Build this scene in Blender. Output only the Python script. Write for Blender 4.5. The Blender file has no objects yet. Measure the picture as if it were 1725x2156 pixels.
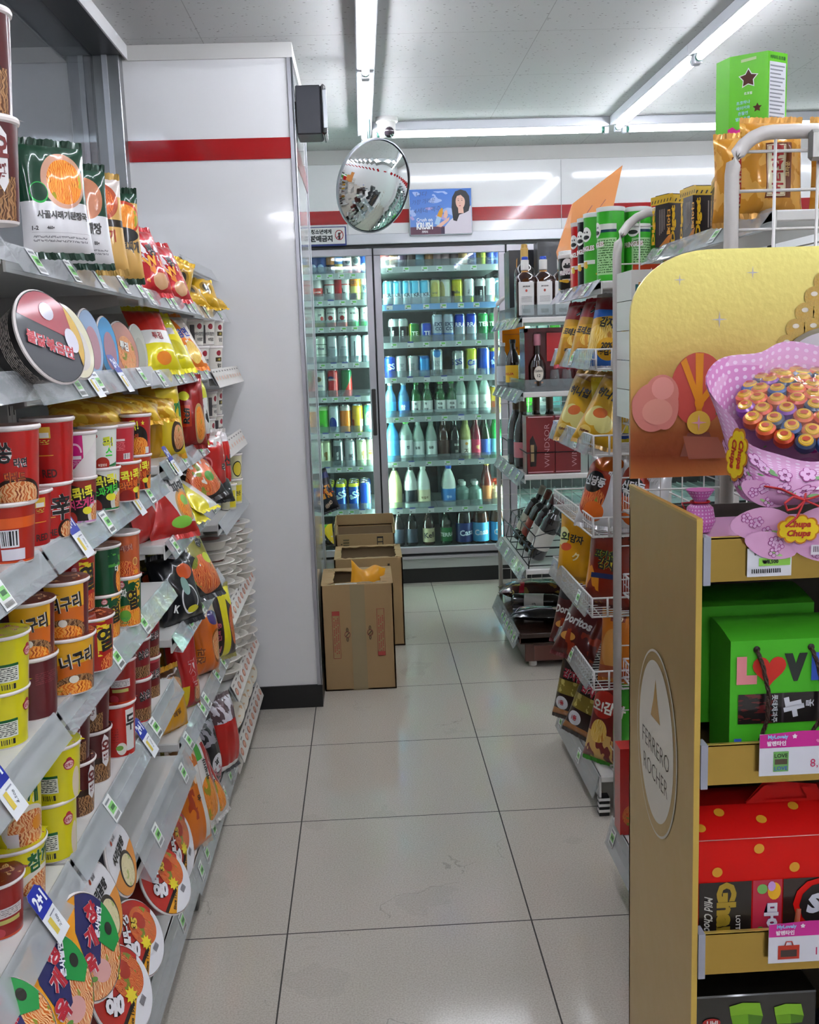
import bpy, bmesh, math, random
from mathutils import Vector, Matrix, Euler
from math import sin, cos, pi, radians, sqrt, atan2

sc = bpy.context.scene
COL = sc.collection
random.seed(7)

# ------------------------------------------------------------------ camera
def make_camera():
    yaw, pitch, roll = .0411, .1606, .0338
    f = Vector((sin(yaw) * cos(pitch), cos(yaw) * cos(pitch), -sin(pitch)))
    r = Vector((cos(yaw), -sin(yaw), 0)); u = r.cross(f)
    r2 = r * cos(roll) - u * sin(roll); u2 = u * cos(roll) + r * sin(roll)
    cam = bpy.data.cameras.new('camera'); ob = bpy.data.objects.new('camera', cam)
    m = Matrix((r2, u2, -f)).transposed().to_4x4(); m.translation = (0, 0, 1.406)
    ob.matrix_world = m
    cam.sensor_fit = 'VERTICAL'; cam.sensor_height = 24; cam.lens = 24 * 2152 / 2156
    cam.clip_start = .05; cam.clip_end = 50
    COL.objects.link(ob); sc.camera = ob
make_camera()

sc.view_settings.view_transform = 'Standard'; sc.view_settings.look = 'None'
sc.view_settings.gamma = 1; sc.view_settings.use_curve_mapping = False
sc.view_settings.exposure = 0.80
sc.cycles.max_bounces = 4; sc.cycles.diffuse_bounces = 2; sc.cycles.glossy_bounces = 3
sc.cycles.transmission_bounces = 3; sc.cycles.transparent_max_bounces = 12
sc.cycles.use_adaptive_sampling = True; sc.cycles.adaptive_threshold = .3; sc.cycles.adaptive_min_samples = 10
sc.cycles.caustics_reflective = False; sc.cycles.caustics_refractive = False
sc.cycles.use_denoising = True; sc.cycles.sample_clamp_indirect = 4
w = bpy.data.worlds.new('world'); sc.world = w; w.use_nodes = True
w.node_tree.nodes['Background'].inputs[0].default_value = (.55, .6, .68, 1)
w.node_tree.nodes['Background'].inputs[1].default_value = .25     # what comes in from the rest of the shop
TUBE = 30.0        # strength of the ceiling tubes
COOL = 42.0        # strength of the tubes inside the cooler

# ------------------------------------------------------------------ colours and materials
def lin(h):
    if isinstance(h, (tuple, list)): return tuple(h)[:3] + (1,)
    h = h.lstrip('#')
    if len(h) == 3: h = ''.join(c * 2 for c in h)
    o = []
    for i in (0, 2, 4):
        c = int(h[i:i + 2], 16) / 255
        o.append(c / 12.92 if c <= .04045 else ((c + .055) / 1.055) ** 2.4)
    return tuple(o) + (1,)

MATS = {}
def mat(c, rough=.5, metal=0, coat=0, emit=0, name=None, spec=.5, trans=0, bump=None):
    key = ('m', c, rough, metal, coat, emit, spec, trans, bump)
    if key in MATS: return MATS[key]
    m = bpy.data.materials.new(name or 'mat_' + str(c).strip('#')); m.use_nodes = True
    nt = m.node_tree; b = nt.nodes['Principled BSDF']
    b.inputs['Base Color'].default_value = lin(c)
    b.inputs['Roughness'].default_value = rough; b.inputs['Metallic'].default_value = metal
    b.inputs['Coat Weight'].default_value = coat; b.inputs['Coat Roughness'].default_value = .06
    b.inputs['Specular IOR Level'].default_value = spec
    if trans: b.inputs['Transmission Weight'].default_value = trans
    if emit:
        b.inputs['Emission Color'].default_value = lin(c); b.inputs['Emission Strength'].default_value = emit
    if bump:
        sc_, st = bump
        no = nt.nodes.new('ShaderNodeTexNoise'); no.inputs['Scale'].default_value = sc_
        tc = nt.nodes.new('ShaderNodeTexCoord'); nt.links.new(tc.outputs['Object'], no.inputs['Vector'])
        bu = nt.nodes.new('ShaderNodeBump'); bu.inputs['Strength'].default_value = st; bu.inputs['Distance'].default_value = .004
        nt.links.new(no.outputs['Fac'], bu.inputs['Height']); nt.links.new(bu.outputs['Normal'], b.inputs['Normal'])
    MATS[key] = m
    return m

def clear(tint='#ffffff', opac=.08, rough=.03, ior=1.45, name='clear', wavy=0):
    """thin clear sheet: mostly see-through, with a real Fresnel reflection"""
    key = ('c', tint, opac, rough, ior)
    if key in MATS: return MATS[key]
    m = bpy.data.materials.new(name); m.use_nodes = True; nt = m.node_tree; N = nt.nodes; L = nt.links
    N.clear(); out = N.new('ShaderNodeOutputMaterial')
    tr = N.new('ShaderNodeBsdfTransparent'); tr.inputs[0].default_value = lin(tint)
    di = N.new('ShaderNodeBsdfDiffuse'); di.inputs[0].default_value = lin(tint)
    gl = N.new('ShaderNodeBsdfGlossy'); gl.inputs['Roughness'].default_value = rough
    if wavy:
        no = N.new('ShaderNodeTexNoise'); no.inputs['Scale'].default_value = 5; tc = N.new('ShaderNodeTexCoord'); L.new(tc.outputs['Object'], no.inputs['Vector'])
        bu = N.new('ShaderNodeBump'); bu.inputs['Strength'].default_value = wavy; bu.inputs['Distance'].default_value = .02; L.new(no.outputs['Fac'], bu.inputs['Height']); L.new(bu.outputs[0], gl.inputs['Normal'])
    m1 = N.new('ShaderNodeMixShader'); m1.inputs[0].default_value = opac
    L.new(tr.outputs[0], m1.inputs[1]); L.new(di.outputs[0], m1.inputs[2])
    fr = N.new('ShaderNodeFresnel'); ge = N.new('ShaderNodeNewGeometry')     # same reflection from either side of the sheet
    mi = N.new('ShaderNodeMapRange'); mi.inputs['To Min'].default_value = ior; mi.inputs['To Max'].default_value = 1 / ior
    L.new(ge.outputs['Backfacing'], mi.inputs['Value']); L.new(mi.outputs['Result'], fr.inputs[0])
    m2 = N.new('ShaderNodeMixShader'); L.new(fr.outputs[0], m2.inputs[0]); L.new(m1.outputs[0], m2.inputs[1]); L.new(gl.outputs[0], m2.inputs[2])
    L.new(m2.outputs[0], out.inputs[0]); MATS[key] = m
    return m

class NB:
    """tiny node builder"""
    def __init__(s, nt): s.nt = nt
    def n(s, t, **k):
        o = s.nt.nodes.new(t)
        for a, b in k.items(): setattr(o, a, b)
        return o
    def link(s, a, b): s.nt.links.new(a, b)
    def m(s, op, a, b=None, c=None):
        o = s.n('ShaderNodeMath', operation=op)
        for i, x in enumerate((a, b, c)):
            if x is None: continue
            if isinstance(x, (int, float)): o.inputs[i].default_value = x
            else: s.link(x, o.inputs[i])
        return o.outputs[0]
    def mix(s, f, a, b):
        o = s.n('ShaderNodeMix', data_type='RGBA')
        for i, x in ((0, f), (6, a), (7, b)):
            if isinstance(x, (int, float)): o.inputs[i].default_value = x
            elif isinstance(x, tuple): o.inputs[i].default_value = x
            else: s.link(x, o.inputs[i])
        return o.outputs[2]
    def ramp(s, f, stops, interp='LINEAR'):
        o = s.n('ShaderNodeValToRGB'); o.color_ramp.interpolation = interp
        e = o.color_ramp.elements
        while len(e) < len(stops): e.new(.5)
        for i, (p, c) in enumerate(stops): e[i].position = p; e[i].color = lin(c)
        s.link(f, o.inputs[0]); return o.outputs[0]

FOODS = {  # dark, mid, light, fleck
    'ramen': ('#5a1f0c', '#c8642a', '#f0cf9a', '#6f8a2a'), 'red': ('#4a0c06', '#b83216', '#ef9a52', '#5d8a2a'),
    'soup': ('#7a5a30', '#d8c890', '#f2ecd0', '#a8b860'), 'chip': ('#b5761c', '#e8b844', '#f8e08c', '#c87c20'),
    'dark': ('#1c120c', '#5c3a22', '#b8895c', '#5a6a2c'), 'choc': ('#2c120c', '#4a2114', '#6e3a24', '#3a1a10'),
    'gold': ('#5a3c10', '#b58a32', '#f0d488', '#caa048'), 'orange': ('#8a3208', '#e0701c', '#f8b850', '#8a9a20')}
def food(nb, uv, kind, scale=9):
    d, mi, li, fl = FOODS[kind]
    v = nb.n('ShaderNodeTexVoronoi', feature='F1'); v.inputs['Scale'].default_value = scale
    no = nb.n('ShaderNodeTexNoise'); no.inputs['Scale'].default_value = scale * .6; no.inputs['Detail'].default_value = 3
    nb.link(uv, no.inputs['Vector'])
    ad = nb.n('ShaderNodeVectorMath', operation='MULTIPLY_ADD'); nb.link(no.outputs['Color'], ad.inputs[0]); ad.inputs[1].default_value = (.35, .35, 0); nb.link(uv, ad.inputs[2])
    nb.link(ad.outputs[0], v.inputs['Vector'])
    wv = nb.n('ShaderNodeTexWave'); wv.inputs['Scale'].default_value = scale * 1.1; wv.inputs['Distortion'].default_value = 9; wv.inputs['Detail'].default_value = 1.5; nb.link(uv, wv.inputs['Vector'])
    f = nb.m('ADD', nb.m('MULTIPLY', v.outputs['Distance'], .75), nb.m('MULTIPLY', wv.outputs['Fac'], .5))
    c = nb.ramp(f, [(.12, d), (.38, mi), (.62, li), (.85, mi)])
    fm = nb.m('GREATER_THAN', nb.m('FRACT', nb.m('MULTIPLY', v.outputs['Color'], 7.3)), .93)
    return nb.mix(nb.m('MULTIPLY', fm, .8), c, lin(fl))

def art(key, base, layers=(), rough=.35, coat=.35, metal=0):
    """printed packaging: flat colour areas laid one over another in the surface's own 0..1 map"""
    k = ('a', key)
    if k in MATS: return MATS[k]
    m = bpy.data.materials.new('print_' + key); m.use_nodes = True; nt = m.node_tree; nb = NB(nt)
    b = nt.nodes['Principled BSDF']; b.inputs['Roughness'].default_value = rough; b.inputs['Coat Weight'].default_value = coat
    b.inputs['Coat Roughness'].default_value = .07; b.inputs['Specular IOR Level'].default_value = .2; b.inputs['Metallic'].default_value = metal
    uvn = nb.n('ShaderNodeUVMap'); sp = nb.n('ShaderNodeSeparateXYZ'); nb.link(uvn.outputs[0], sp.inputs[0])
    U, V = sp.outputs[0], sp.outputs[1]; uv = uvn.outputs[0]
    def colour(c, sc_=9): return food(nb, uv, c, sc_) if c in FOODS else lin(c)
    cur = colour(base)
    def rect(x0, y0, x1, y1):
        a = nb.m('COMPARE', U, (x0 + x1) / 2, abs(x1 - x0) / 2); c = nb.m('COMPARE', V, (y0 + y1) / 2, abs(y1 - y0) / 2)
        return nb.m('MULTIPLY', a, c)
    for l in layers:
        t = l[0]
        if t == 'r': mask = rect(*l[1:5]); c = l[5]
        elif t == 'e':
            dx = nb.m('DIVIDE', nb.m('SUBTRACT', U, l[1]), l[3]); dy = nb.m('DIVIDE', nb.m('SUBTRACT', V, l[2]), l[4])
            mask = nb.m('LESS_THAN', nb.m('ADD', nb.m('MULTIPLY', dx, dx), nb.m('MULTIPLY', dy, dy)), 1); c = l[5]
        elif t == 'p':   # a*u + b*v > c
            mask = nb.m('GREATER_THAN', nb.m('ADD', nb.m('MULTIPLY', U, l[1]), nb.m('MULTIPLY', V, l[2])), l[3]); c = l[4]
        elif t == 't':   # lines of small print
            n_ = l[6]; fr = nb.m('FRACT', nb.m('MULTIPLY', nb.m('SUBTRACT', V, l[2]), n_ / (l[4] - l[2])))
            no = nb.n('ShaderNodeTexNoise'); no.inputs['Scale'].default_value = 60; no.inputs['Detail'].default_value = 0; nb.link(uv, no.inputs['Vector'])
            mask = nb.m('MULTIPLY', rect(*l[1:5]), nb.m('MULTIPLY', nb.m('COMPARE', fr, .5, .27), nb.m('GREATER_THAN', no.outputs['Fac'], .46))); c = l[5]
        elif t == 'b':   # bar code
            wn = nb.n('ShaderNodeTexWhiteNoise', noise_dimensions='1D'); nb.link(nb.m('FLOOR', nb.m('MULTIPLY', U, 34 / (l[3] - l[1]))), wn.inputs['W'])
            mask = nb.m('MULTIPLY', rect(*l[1:5]), nb.m('GREATER_THAN', wn.outputs['Value'], .5)); c = l[5]
        elif t == 'd':   # dots l[5] colour, l[6] count
            fx = nb.m('SUBTRACT', nb.m('FRACT', nb.m('MULTIPLY', U, l[6])), .5); fy = nb.m('SUBTRACT', nb.m('FRACT', nb.m('MULTIPLY', V, l[6] * l[7])), .5)
            mask = nb.m('MULTIPLY', rect(*l[1:5]), nb.m('LESS_THAN', nb.m('ADD', nb.m('MULTIPLY', fx, fx), nb.m('MULTIPLY', fy, fy)), .06)); c = l[5]
        elif t == 'n':   # mottled area, threshold l[6], scale l[7]
            no = nb.n('ShaderNodeTexNoise'); no.inputs['Scale'].default_value = l[7]; no.inputs['Detail'].default_value = 2; nb.link(uv, no.inputs['Vector'])
            mask = nb.m('MULTIPLY', rect(*l[1:5]), nb.m('GREATER_THAN', no.outputs['Fac'], l[6])); c = l[5]
        elif t == 'g':   # printed fade from below l[1] to above l[2]
            mask = nb.m('SMOOTH_MIN', nb.m('MAXIMUM', nb.m('DIVIDE', nb.m('SUBTRACT', V, l[1]), l[2] - l[1]), 0), 1, .02); c = l[3]
        cur = nb.mix(mask, cur, colour(c, l[-1] if c in FOODS and isinstance(l[-1], (int, float)) and t in 'reg' else 9))
    nb.link(cur, b.inputs['Base Color']) if not isinstance(cur, tuple) else setattr(b.inputs['Base Color'], 'default_value', cur)
    MATS[k] = m
    return m

WHITE = mat('#e9e8e4', .45, name='white_enamel'); BLACK = mat('#0b0b0d', .4, name='black'); SILVER = mat('#b9bdc2', .28, 1, name='bright_metal')
ALU = mat('#b4b4bb', .38, .55, name='brushed_aluminium'); RIM = mat('#e8dfdc', .35, name='paper_rim')
EDGE = mat('#cfcac4', .4, name='painted_steel')
ACRYL = clear('#dfe6e8', .16, .06, 1.5, 'acrylic'); FILM = clear('#ffffff', .04, .05, 1.5, 'film')
# ------------------------------------------------------------------ mesh builder
GL = {}
def glyphs(s, fat=0.0, cut=0):
    """outline of a word as 2-D triangles, centred, height 1"""
    k = (s, fat, cut)
    if k in GL: return GL[k]
    cu = bpy.data.curves.new('w', 'FONT'); cu.body = s; cu.size = 1; cu.resolution_u = 2; cu.offset = fat; cu.align_x = 'CENTER'; cu.space_line = .95
    ob = bpy.data.objects.new('w', cu); me = ob.to_mesh()
    bm = bmesh.new(); bm.from_mesh(me); ob.to_mesh_clear()
    bpy.data.objects.remove(ob); bpy.data.curves.remove(cu)
    if not bm.verts: GL[k] = ([], [], 1); return GL[k]
    xs = [v.co.x for v in bm.verts]; ys = [v.co.y for v in bm.verts]
    x0, x1, y0, y1 = min(xs), max(xs), min(ys), max(ys); h = y1 - y0 or 1
    for v in bm.verts: v.co = ((v.co.x - (x0 + x1) / 2) / h, (v.co.y - (y0 + y1) / 2) / h, 0)
    wd = (x1 - x0) / h
    if cut:
        n = int(wd / cut) + 1
        for i in range(1, n):
            bmesh.ops.bisect_plane(bm, geom=bm.verts[:] + bm.edges[:] + bm.faces[:], plane_co=(-wd / 2 + i * wd / n, 0, 0), plane_no=(1, 0, 0))
        n = 4
        for i in range(1, n):
            bmesh.ops.bisect_plane(bm, geom=bm.verts[:] + bm.edges[:] + bm.faces[:], plane_co=(0, -.5 + i / n, 0), plane_no=(0, 1, 0))
    bm.verts.index_update()
    r = ([(v.co.x, v.co.y) for v in bm.verts], [tuple(v.index for v in f.verts) for f in bm.faces], wd)
    bm.free(); GL[k] = r
    return r

class MB:
    def __init__(s): s.v = []; s.f = []; s.m = []; s.uv = []; s.s = []
    def add(s, vs, fs, m, uv=None, sm=False):
        o = len(s.v); s.v += [tuple(v) for v in vs]
        s.uv += list(uv) if uv else [(.5, .5)] * len(vs)
        for f in fs: s.f.append(tuple(i + o for i in f)); s.m.append(m); s.s.append(sm)
        return s
    def tr(s, M_):
        s.v = [tuple(M_ @ Vector(v)) for v in s.v]; return s
    def merge(s, o, M_=None):
        vs = [tuple(M_ @ Vector(v)) for v in o.v] if M_ else o.v
        k = len(s.v); s.v += vs; s.uv += o.uv
        s.f += [tuple(i + k for i in f) for f in o.f]; s.m += o.m; s.s += o.s
        return s
    def box(s, x0, x1, y0, y1, z0, z1, m, b=0):
        if b:
            b = min(b, (x1 - x0) / 2.01, (y1 - y0) / 2.01, (z1 - z0) / 2.01)
            bm = bmesh.new(); bmesh.ops.create_cube(bm, size=1)
            for v in bm.verts: v.co = (x0 + (v.co.x + .5) * (x1 - x0), y0 + (v.co.y + .5) * (y1 - y0), z0 + (v.co.z + .5) * (z1 - z0))
            bmesh.ops.bevel(bm, geom=bm.edges[:], offset=b, segments=1, affect='EDGES')
            bm.verts.index_update()
            s.add([v.co[:] for v in bm.verts], [[v.index for v in f.verts] for f in bm.faces], m); bm.free()
            return s
        vs = [(x, y, z) for z in (z0, z1) for y in (y0, y1) for x in (x0, x1)]
        fs = [(0, 2, 3, 1), (4, 5, 7, 6), (0, 1, 5, 4), (2, 6, 7, 3), (0, 4, 6, 2), (1, 3, 7, 5)]
        ms = m if isinstance(m, (list, tuple)) else [m] * 6     # bottom, top, front(-y), back, left(-x), right
        uvq = ((0, 0), (1, 0), (1, 1), (0, 1)); uvl = {0: ((0, 0), (0, 1), (1, 1), (1, 0)), 1: uvq, 2: uvq, 3: ((1, 0), (1, 1), (0, 1), (0, 0)), 4: ((1, 0), (1, 1), (0, 1), (0, 0)), 5: ((0, 0), (1, 0), (1, 1), (0, 1))}
        for i, f in enumerate(fs):
            s.add([vs[j] for j in f], [(0, 1, 2, 3)], ms[i], uvl[i])
        return s
    def lathe(s, prof, m, n=24, cap0=True, cap1=True, v01=None, sm=True, cx=0, cy=0, seam=pi / 2):
        """prof [(r,z)..]; m one material or one per band; u runs once round with .5 facing -y"""
        k = len(prof); z0 = min(p[1] for p in prof); z1 = max(p[1] for p in prof)
        vs = []; uv = []
        for r, z in prof:
            for i in range(n + 1):
                a = seam + 2 * pi * i / n
                vs.append((cx + r * cos(a), cy + r * sin(a), z)); uv.append((i / n, (z - z0) / ((z1 - z0) or 1)))
        for j in range(k - 1):
            mm = m[j] if isinstance(m, (list, tuple)) else m
            if mm is None: continue
            if v01 and j in v01:   # own 0..1 map over a run of bands
                a0, a1 = v01[j]
                s.add([vs[j * (n + 1) + i] for i in range(n + 1)] + [vs[(j + 1) * (n + 1) + i] for i in range(n + 1)],
                      [(i, i + 1, n + 2 + i, n + 1 + i) for i in range(n)], mm,
                      [(i / n, (prof[j][1] - a0) / (a1 - a0)) for i in range(n + 1)] + [(i / n, (prof[j + 1][1] - a0) / (a1 - a0)) for i in range(n + 1)], sm)
            else:
                s.add([vs[j * (n + 1) + i] for i in range(n + 1)] + [vs[(j + 1) * (n + 1) + i] for i in range(n + 1)],
                      [(i, i + 1, n + 2 + i, n + 1 + i) for i in range(n)], mm,
                      [uv[j * (n + 1) + i] for i in range(n + 1)] + [uv[(j + 1) * (n + 1) + i] for i in range(n + 1)], sm)
        m0 = m[0] if isinstance(m, (list, tuple)) else m; m1 = m[-1] if isinstance(m, (list, tuple)) else m
        if cap0 and prof[0][0] > 0: s.add(vs[0:n], [tuple(reversed(range(n)))], m0 or WHITE)
        if cap1 and prof[-1][0] > 0:
            s.add(vs[(k - 1) * (n + 1):(k - 1) * (n + 1) + n], [tuple(range(n))], m1 or WHITE)
        return s
    def tube(s, pts, r, m, n=6, closed=False, sm=True):
        P = [Vector(p) for p in pts]; k = len(P); vs = []
        up = Vector((0, 0, 1))
        for i, p in enumerate(P):
            a = P[i - 1] if (i > 0 or closed) else p; b = P[(i + 1) % k] if (i < k - 1 or closed) else p
            t = (b - a).normalized() if (b - a).length else Vector((0, 0, 1))
            ref = up if abs(t.z) < .95 else Vector((1, 0, 0))
            x = t.cross(ref).normalized(); y = x.cross(t)
            rr = r[i] if isinstance(r, (list, tuple)) else r
            for j in range(n):
                an = 2 * pi * j / n; vs.append(p + x * (rr * cos(an)) + y * (rr * sin(an)))
        fs = []
        for i in range(k if closed else k - 1):
            for j in range(n):
                a = i * n + j; b = i * n + (j + 1) % n; i2 = (i + 1) % k
                fs.append((a, b, i2 * n + (j + 1) % n, i2 * n + j))
        if not closed: fs += [tuple(reversed(range(n))), tuple(range((k - 1) * n, k * n))]
        return s.add(vs, fs, m, None, sm)
    def grid(s, S, u0, u1, v0, v1, m, nu=8, nv=8, off=0.0, sm=True, uvb=None, flip=False):
        vs = []; uv = []; ub = uvb or (0, 0, 1, 1)
        for j in range(nv + 1):
            for i in range(nu + 1):
                a, b = i / nu, j / nv
                vs.append(S(u0 + (u1 - u0) * a, v0 + (v1 - v0) * b, off)); uv.append((ub[0] + (ub[2] - ub[0]) * a, ub[1] + (ub[3] - ub[1]) * b))
        fs = [(j * (nu + 1) + i, j * (nu + 1) + i + 1, (j + 1) * (nu + 1) + i + 1, (j + 1) * (nu + 1) + i) for j in range(nv) for i in range(nu)]
        if flip: fs = [tuple(reversed(f)) for f in fs]
        return s.add(vs, fs, m, uv, sm)
    def disc(s, S, cu, cv, ru, rv, m, off=.0006, n=20, rings=2, a0=0):
        vs = [S(cu, cv, off)]; uv = [(.5, .5)]
        for k in range(1, rings + 1):
            for i in range(n):
                a = a0 + 2 * pi * i / n; q = k / rings
                vs.append(S(cu + ru * q * cos(a), cv + rv * q * sin(a), off)); uv.append((.5 + .5 * q * cos(a), .5 + .5 * q * sin(a)))
        fs = [(0, 1 + i, 1 + (i + 1) % n) for i in range(n)]
        for k in range(rings - 1):
            fs += [(1 + k * n + i, 1 + (k + 1) * n + i, 1 + (k + 1) * n + (i + 1) % n, 1 + k * n + (i + 1) % n) for i in range(n)]
        return s.add(vs, fs, m, uv)
    def poly(s, S, pts, m, off=.0006):
        return s.add([S(u, v, off) for u, v in pts], [tuple(range(len(pts)))], m, None)
    def star(s, S, cu, cv, r, m, n=5, q=.45, off=.0006, a0=pi / 2):
        pts = [(cu + (r if i % 2 == 0 else r * q) * cos(a0 + pi * i / n), cv + (r if i % 2 == 0 else r * q) * sin(a0 + pi * i / n)) for i in range(2 * n)]
        vs = [S(cu, cv, off)] + [S(u, v, off) for u, v in pts]; k = 2 * n
        return s.add(vs, [(0, 1 + i, 1 + (i + 1) % k) for i in range(k)], m)
    def heart(s, S, cu, cv, h, m, off=.0006, rot=0):
        pts = []
        for i in range(28):
            t = 2 * pi * i / 28
            x = .94 * sin(t) ** 3 * .55; y = (13 * cos(t) - 5 * cos(2 * t) - 2 * cos(3 * t) - cos(4 * t)) / 30
            pts.append((cu + h * (x * cos(rot) - y * sin(rot)), cv + h * (x * sin(rot) + y * cos(rot))))
        vs = [S(cu, cv, off)] + [S(u, v, off) for u, v in pts]
        return s.add(vs, [(0, 1 + (i + 1) % 28, 1 + i) for i in range(28)], m)
    def text(s, S, word, u, v, h, m, w=None, rot=0, off=.0008, fat=.02, out=None, ofat=.09, curved=True, skew=0):
        """lettering laid on the surface S; out = material of a wider outline beneath it"""
        for (mm, ff, oo) in (([(out, ofat, off)] if out else []) + [(m, fat, off + (.0005 if out else 0))]):
            vs, fs, wd = glyphs(word, ff, .35 if curved else 0)
            sx = (w / wd) if w else h
            c, n = cos(rot), sin(rot)
            P = []
            for x, y in vs:
                X = x * sx + y * h * skew; Y = y * h
                P.append(S(u + X * c - Y * n, v + X * n + Y * c, oo))
            s.add(P, fs, mm)
        return s
    def build(s, name, parent=None, loc=None, rot=None):
        me = bpy.data.meshes.new(name)
        me.from_pydata(s.v, [], s.f)
        ml = []
        for m in s.m:
            if m not in ml: ml.append(m)
        for m in ml: me.materials.append(m)
        idx = {m: i for i, m in enumerate(ml)}
        me.polygons.foreach_set('material_index', [idx[m] for m in s.m])
        me.polygons.foreach_set('use_smooth', s.s)
        ul = me.uv_layers.new(name='UVMap')
        li = [0] * len(me.loops); me.loops.foreach_get('vertex_index', li)
        co = []
        for i in li: co += s.uv[i]
        ul.data.foreach_set('uv', co)
        o = bpy.data.objects.new(name, me); COL.objects.link(o)
        if parent: o.parent = parent
        if loc: o.location = loc
        if rot: o.rotation_euler = rot
        return o

def plane_s(o=(0, 0, 0), ux=(1, 0, 0), uy=(0, 0, 1)):
    O, X, Y = Vector(o), Vector(ux).normalized(), Vector(uy).normalized(); N = X.cross(Y)
    return lambda u, v, d=0: O + X * u + Y * v + N * d
def cone_s(r0, r1, h, z0=0, a0=-pi / 2):
    rm = (r0 + r1) / 2
    def S(u, v, d=0):
        r = r0 + (r1 - r0) * (v / h) + d; a = a0 + u / rm
        return Vector((r * cos(a), r * sin(a), z0 + v))
    return S

def tag(o, label, cat, group=None, kind=None):
    o['label'] = label; o['category'] = cat
    if group: o['group'] = group
    if kind: o['kind'] = kind
    return o
def struct(o): o['kind'] = 'structure'; return o
def empty(name, loc=(0, 0, 0), rot=(0, 0, 0)):
    o = bpy.data.objects.new(name, None); COL.objects.link(o); o.location = loc; o.rotation_euler = rot; o.empty_display_size = .05
    return o
def copy_tree(o, parent=None):
    c = o.copy(); COL.objects.link(c)
    if parent: c.parent = parent
    for ch in list(o.children): copy_tree(ch, c)
    return c
def B(name, fn, parent=None, **k):
    mb = MB(); fn(mb); return mb.build(name, parent, **k)
# ------------------------------------------------------------------ the room
def grid_lines(nb, coord, off, step, half):
    f = nb.m('FRACT', nb.m('DIVIDE', nb.m('SUBTRACT', coord, off), step))
    d = nb.m('MULTIPLY', nb.m('SUBTRACT', .5, nb.m('ABSOLUTE', nb.m('SUBTRACT', f, .5))), step)
    return nb.m('LESS_THAN', d, half)

def floor_mat():
    m = bpy.data.materials.new('polished_tile'); m.use_nodes = True; nt = m.node_tree; nb = NB(nt); b = nt.nodes['Principled BSDF']
    tc = nb.n('ShaderNodeTexCoord'); sp = nb.n('ShaderNodeSeparateXYZ'); nb.link(tc.outputs['Object'], sp.inputs[0])
    g = nb.m('MAXIMUM', grid_lines(nb, sp.outputs[0], -.238, .6, .0019), grid_lines(nb, sp.outputs[1], 2.313, .6, .0019))
    no = nb.n('ShaderNodeTexNoise'); no.inputs['Scale'].default_value = 240; no.inputs['Detail'].default_value = 2; nb.link(tc.outputs['Object'], no.inputs['Vector'])
    n2 = nb.n('ShaderNodeTexNoise'); n2.inputs['Scale'].default_value = 3.2; n2.inputs['Detail'].default_value = 5; nb.link(tc.outputs['Object'], n2.inputs['Vector'])
    c = nb.ramp(no.outputs['Fac'], [(.35, '#b9b0a3'), (.5, '#c4bcb0'), (.68, '#cec7bb')])
    c = nb.mix(nb.m('MULTIPLY', nb.m('SMOOTHSTEP' if False else 'GREATER_THAN', n2.outputs['Fac'], .63), .12), c, lin('#8f887e'))
    sc_ = nb.n('ShaderNodeTexVoronoi', feature='DISTANCE_TO_EDGE'); sc_.inputs['Scale'].default_value = 1.3
    ad = nb.n('ShaderNodeVectorMath', operation='MULTIPLY_ADD'); nb.link(n2.outputs['Color'], ad.inputs[0]); ad.inputs[1].default_value = (.5, .5, 0); nb.link(tc.outputs['Object'], ad.inputs[2]); nb.link(ad.outputs[0], sc_.inputs['Vector'])
    hair = nb.m('MULTIPLY', nb.m('LESS_THAN', sc_.outputs['Distance'], .0016), nb.m('MULTIPLY', nb.m('GREATER_THAN', n2.outputs['Fac'], .56), .3))
    c = nb.mix(hair, c, lin('#6f685e'))
    nb.link(nb.mix(g, c, lin('#2e2722')), b.inputs['Base Color'])
    r = nb.m('ADD', nb.m('MULTIPLY', n2.outputs['Fac'], .14), .04); nb.link(nb.m('MAXIMUM', r, nb.m('MULTIPLY', g, .7)), b.inputs['Roughness'])
    b.inputs['Specular IOR Level'].default_value = .6
    bu = nb.n('ShaderNodeBump'); bu.inputs['Strength'].default_value = .25; bu.inputs['Distance'].default_value = .002
    nb.link(nb.m('SUBTRACT', 1, g), bu.inputs['Height']); nb.link(bu.outputs[0], b.inputs['Normal'])
    return m

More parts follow.
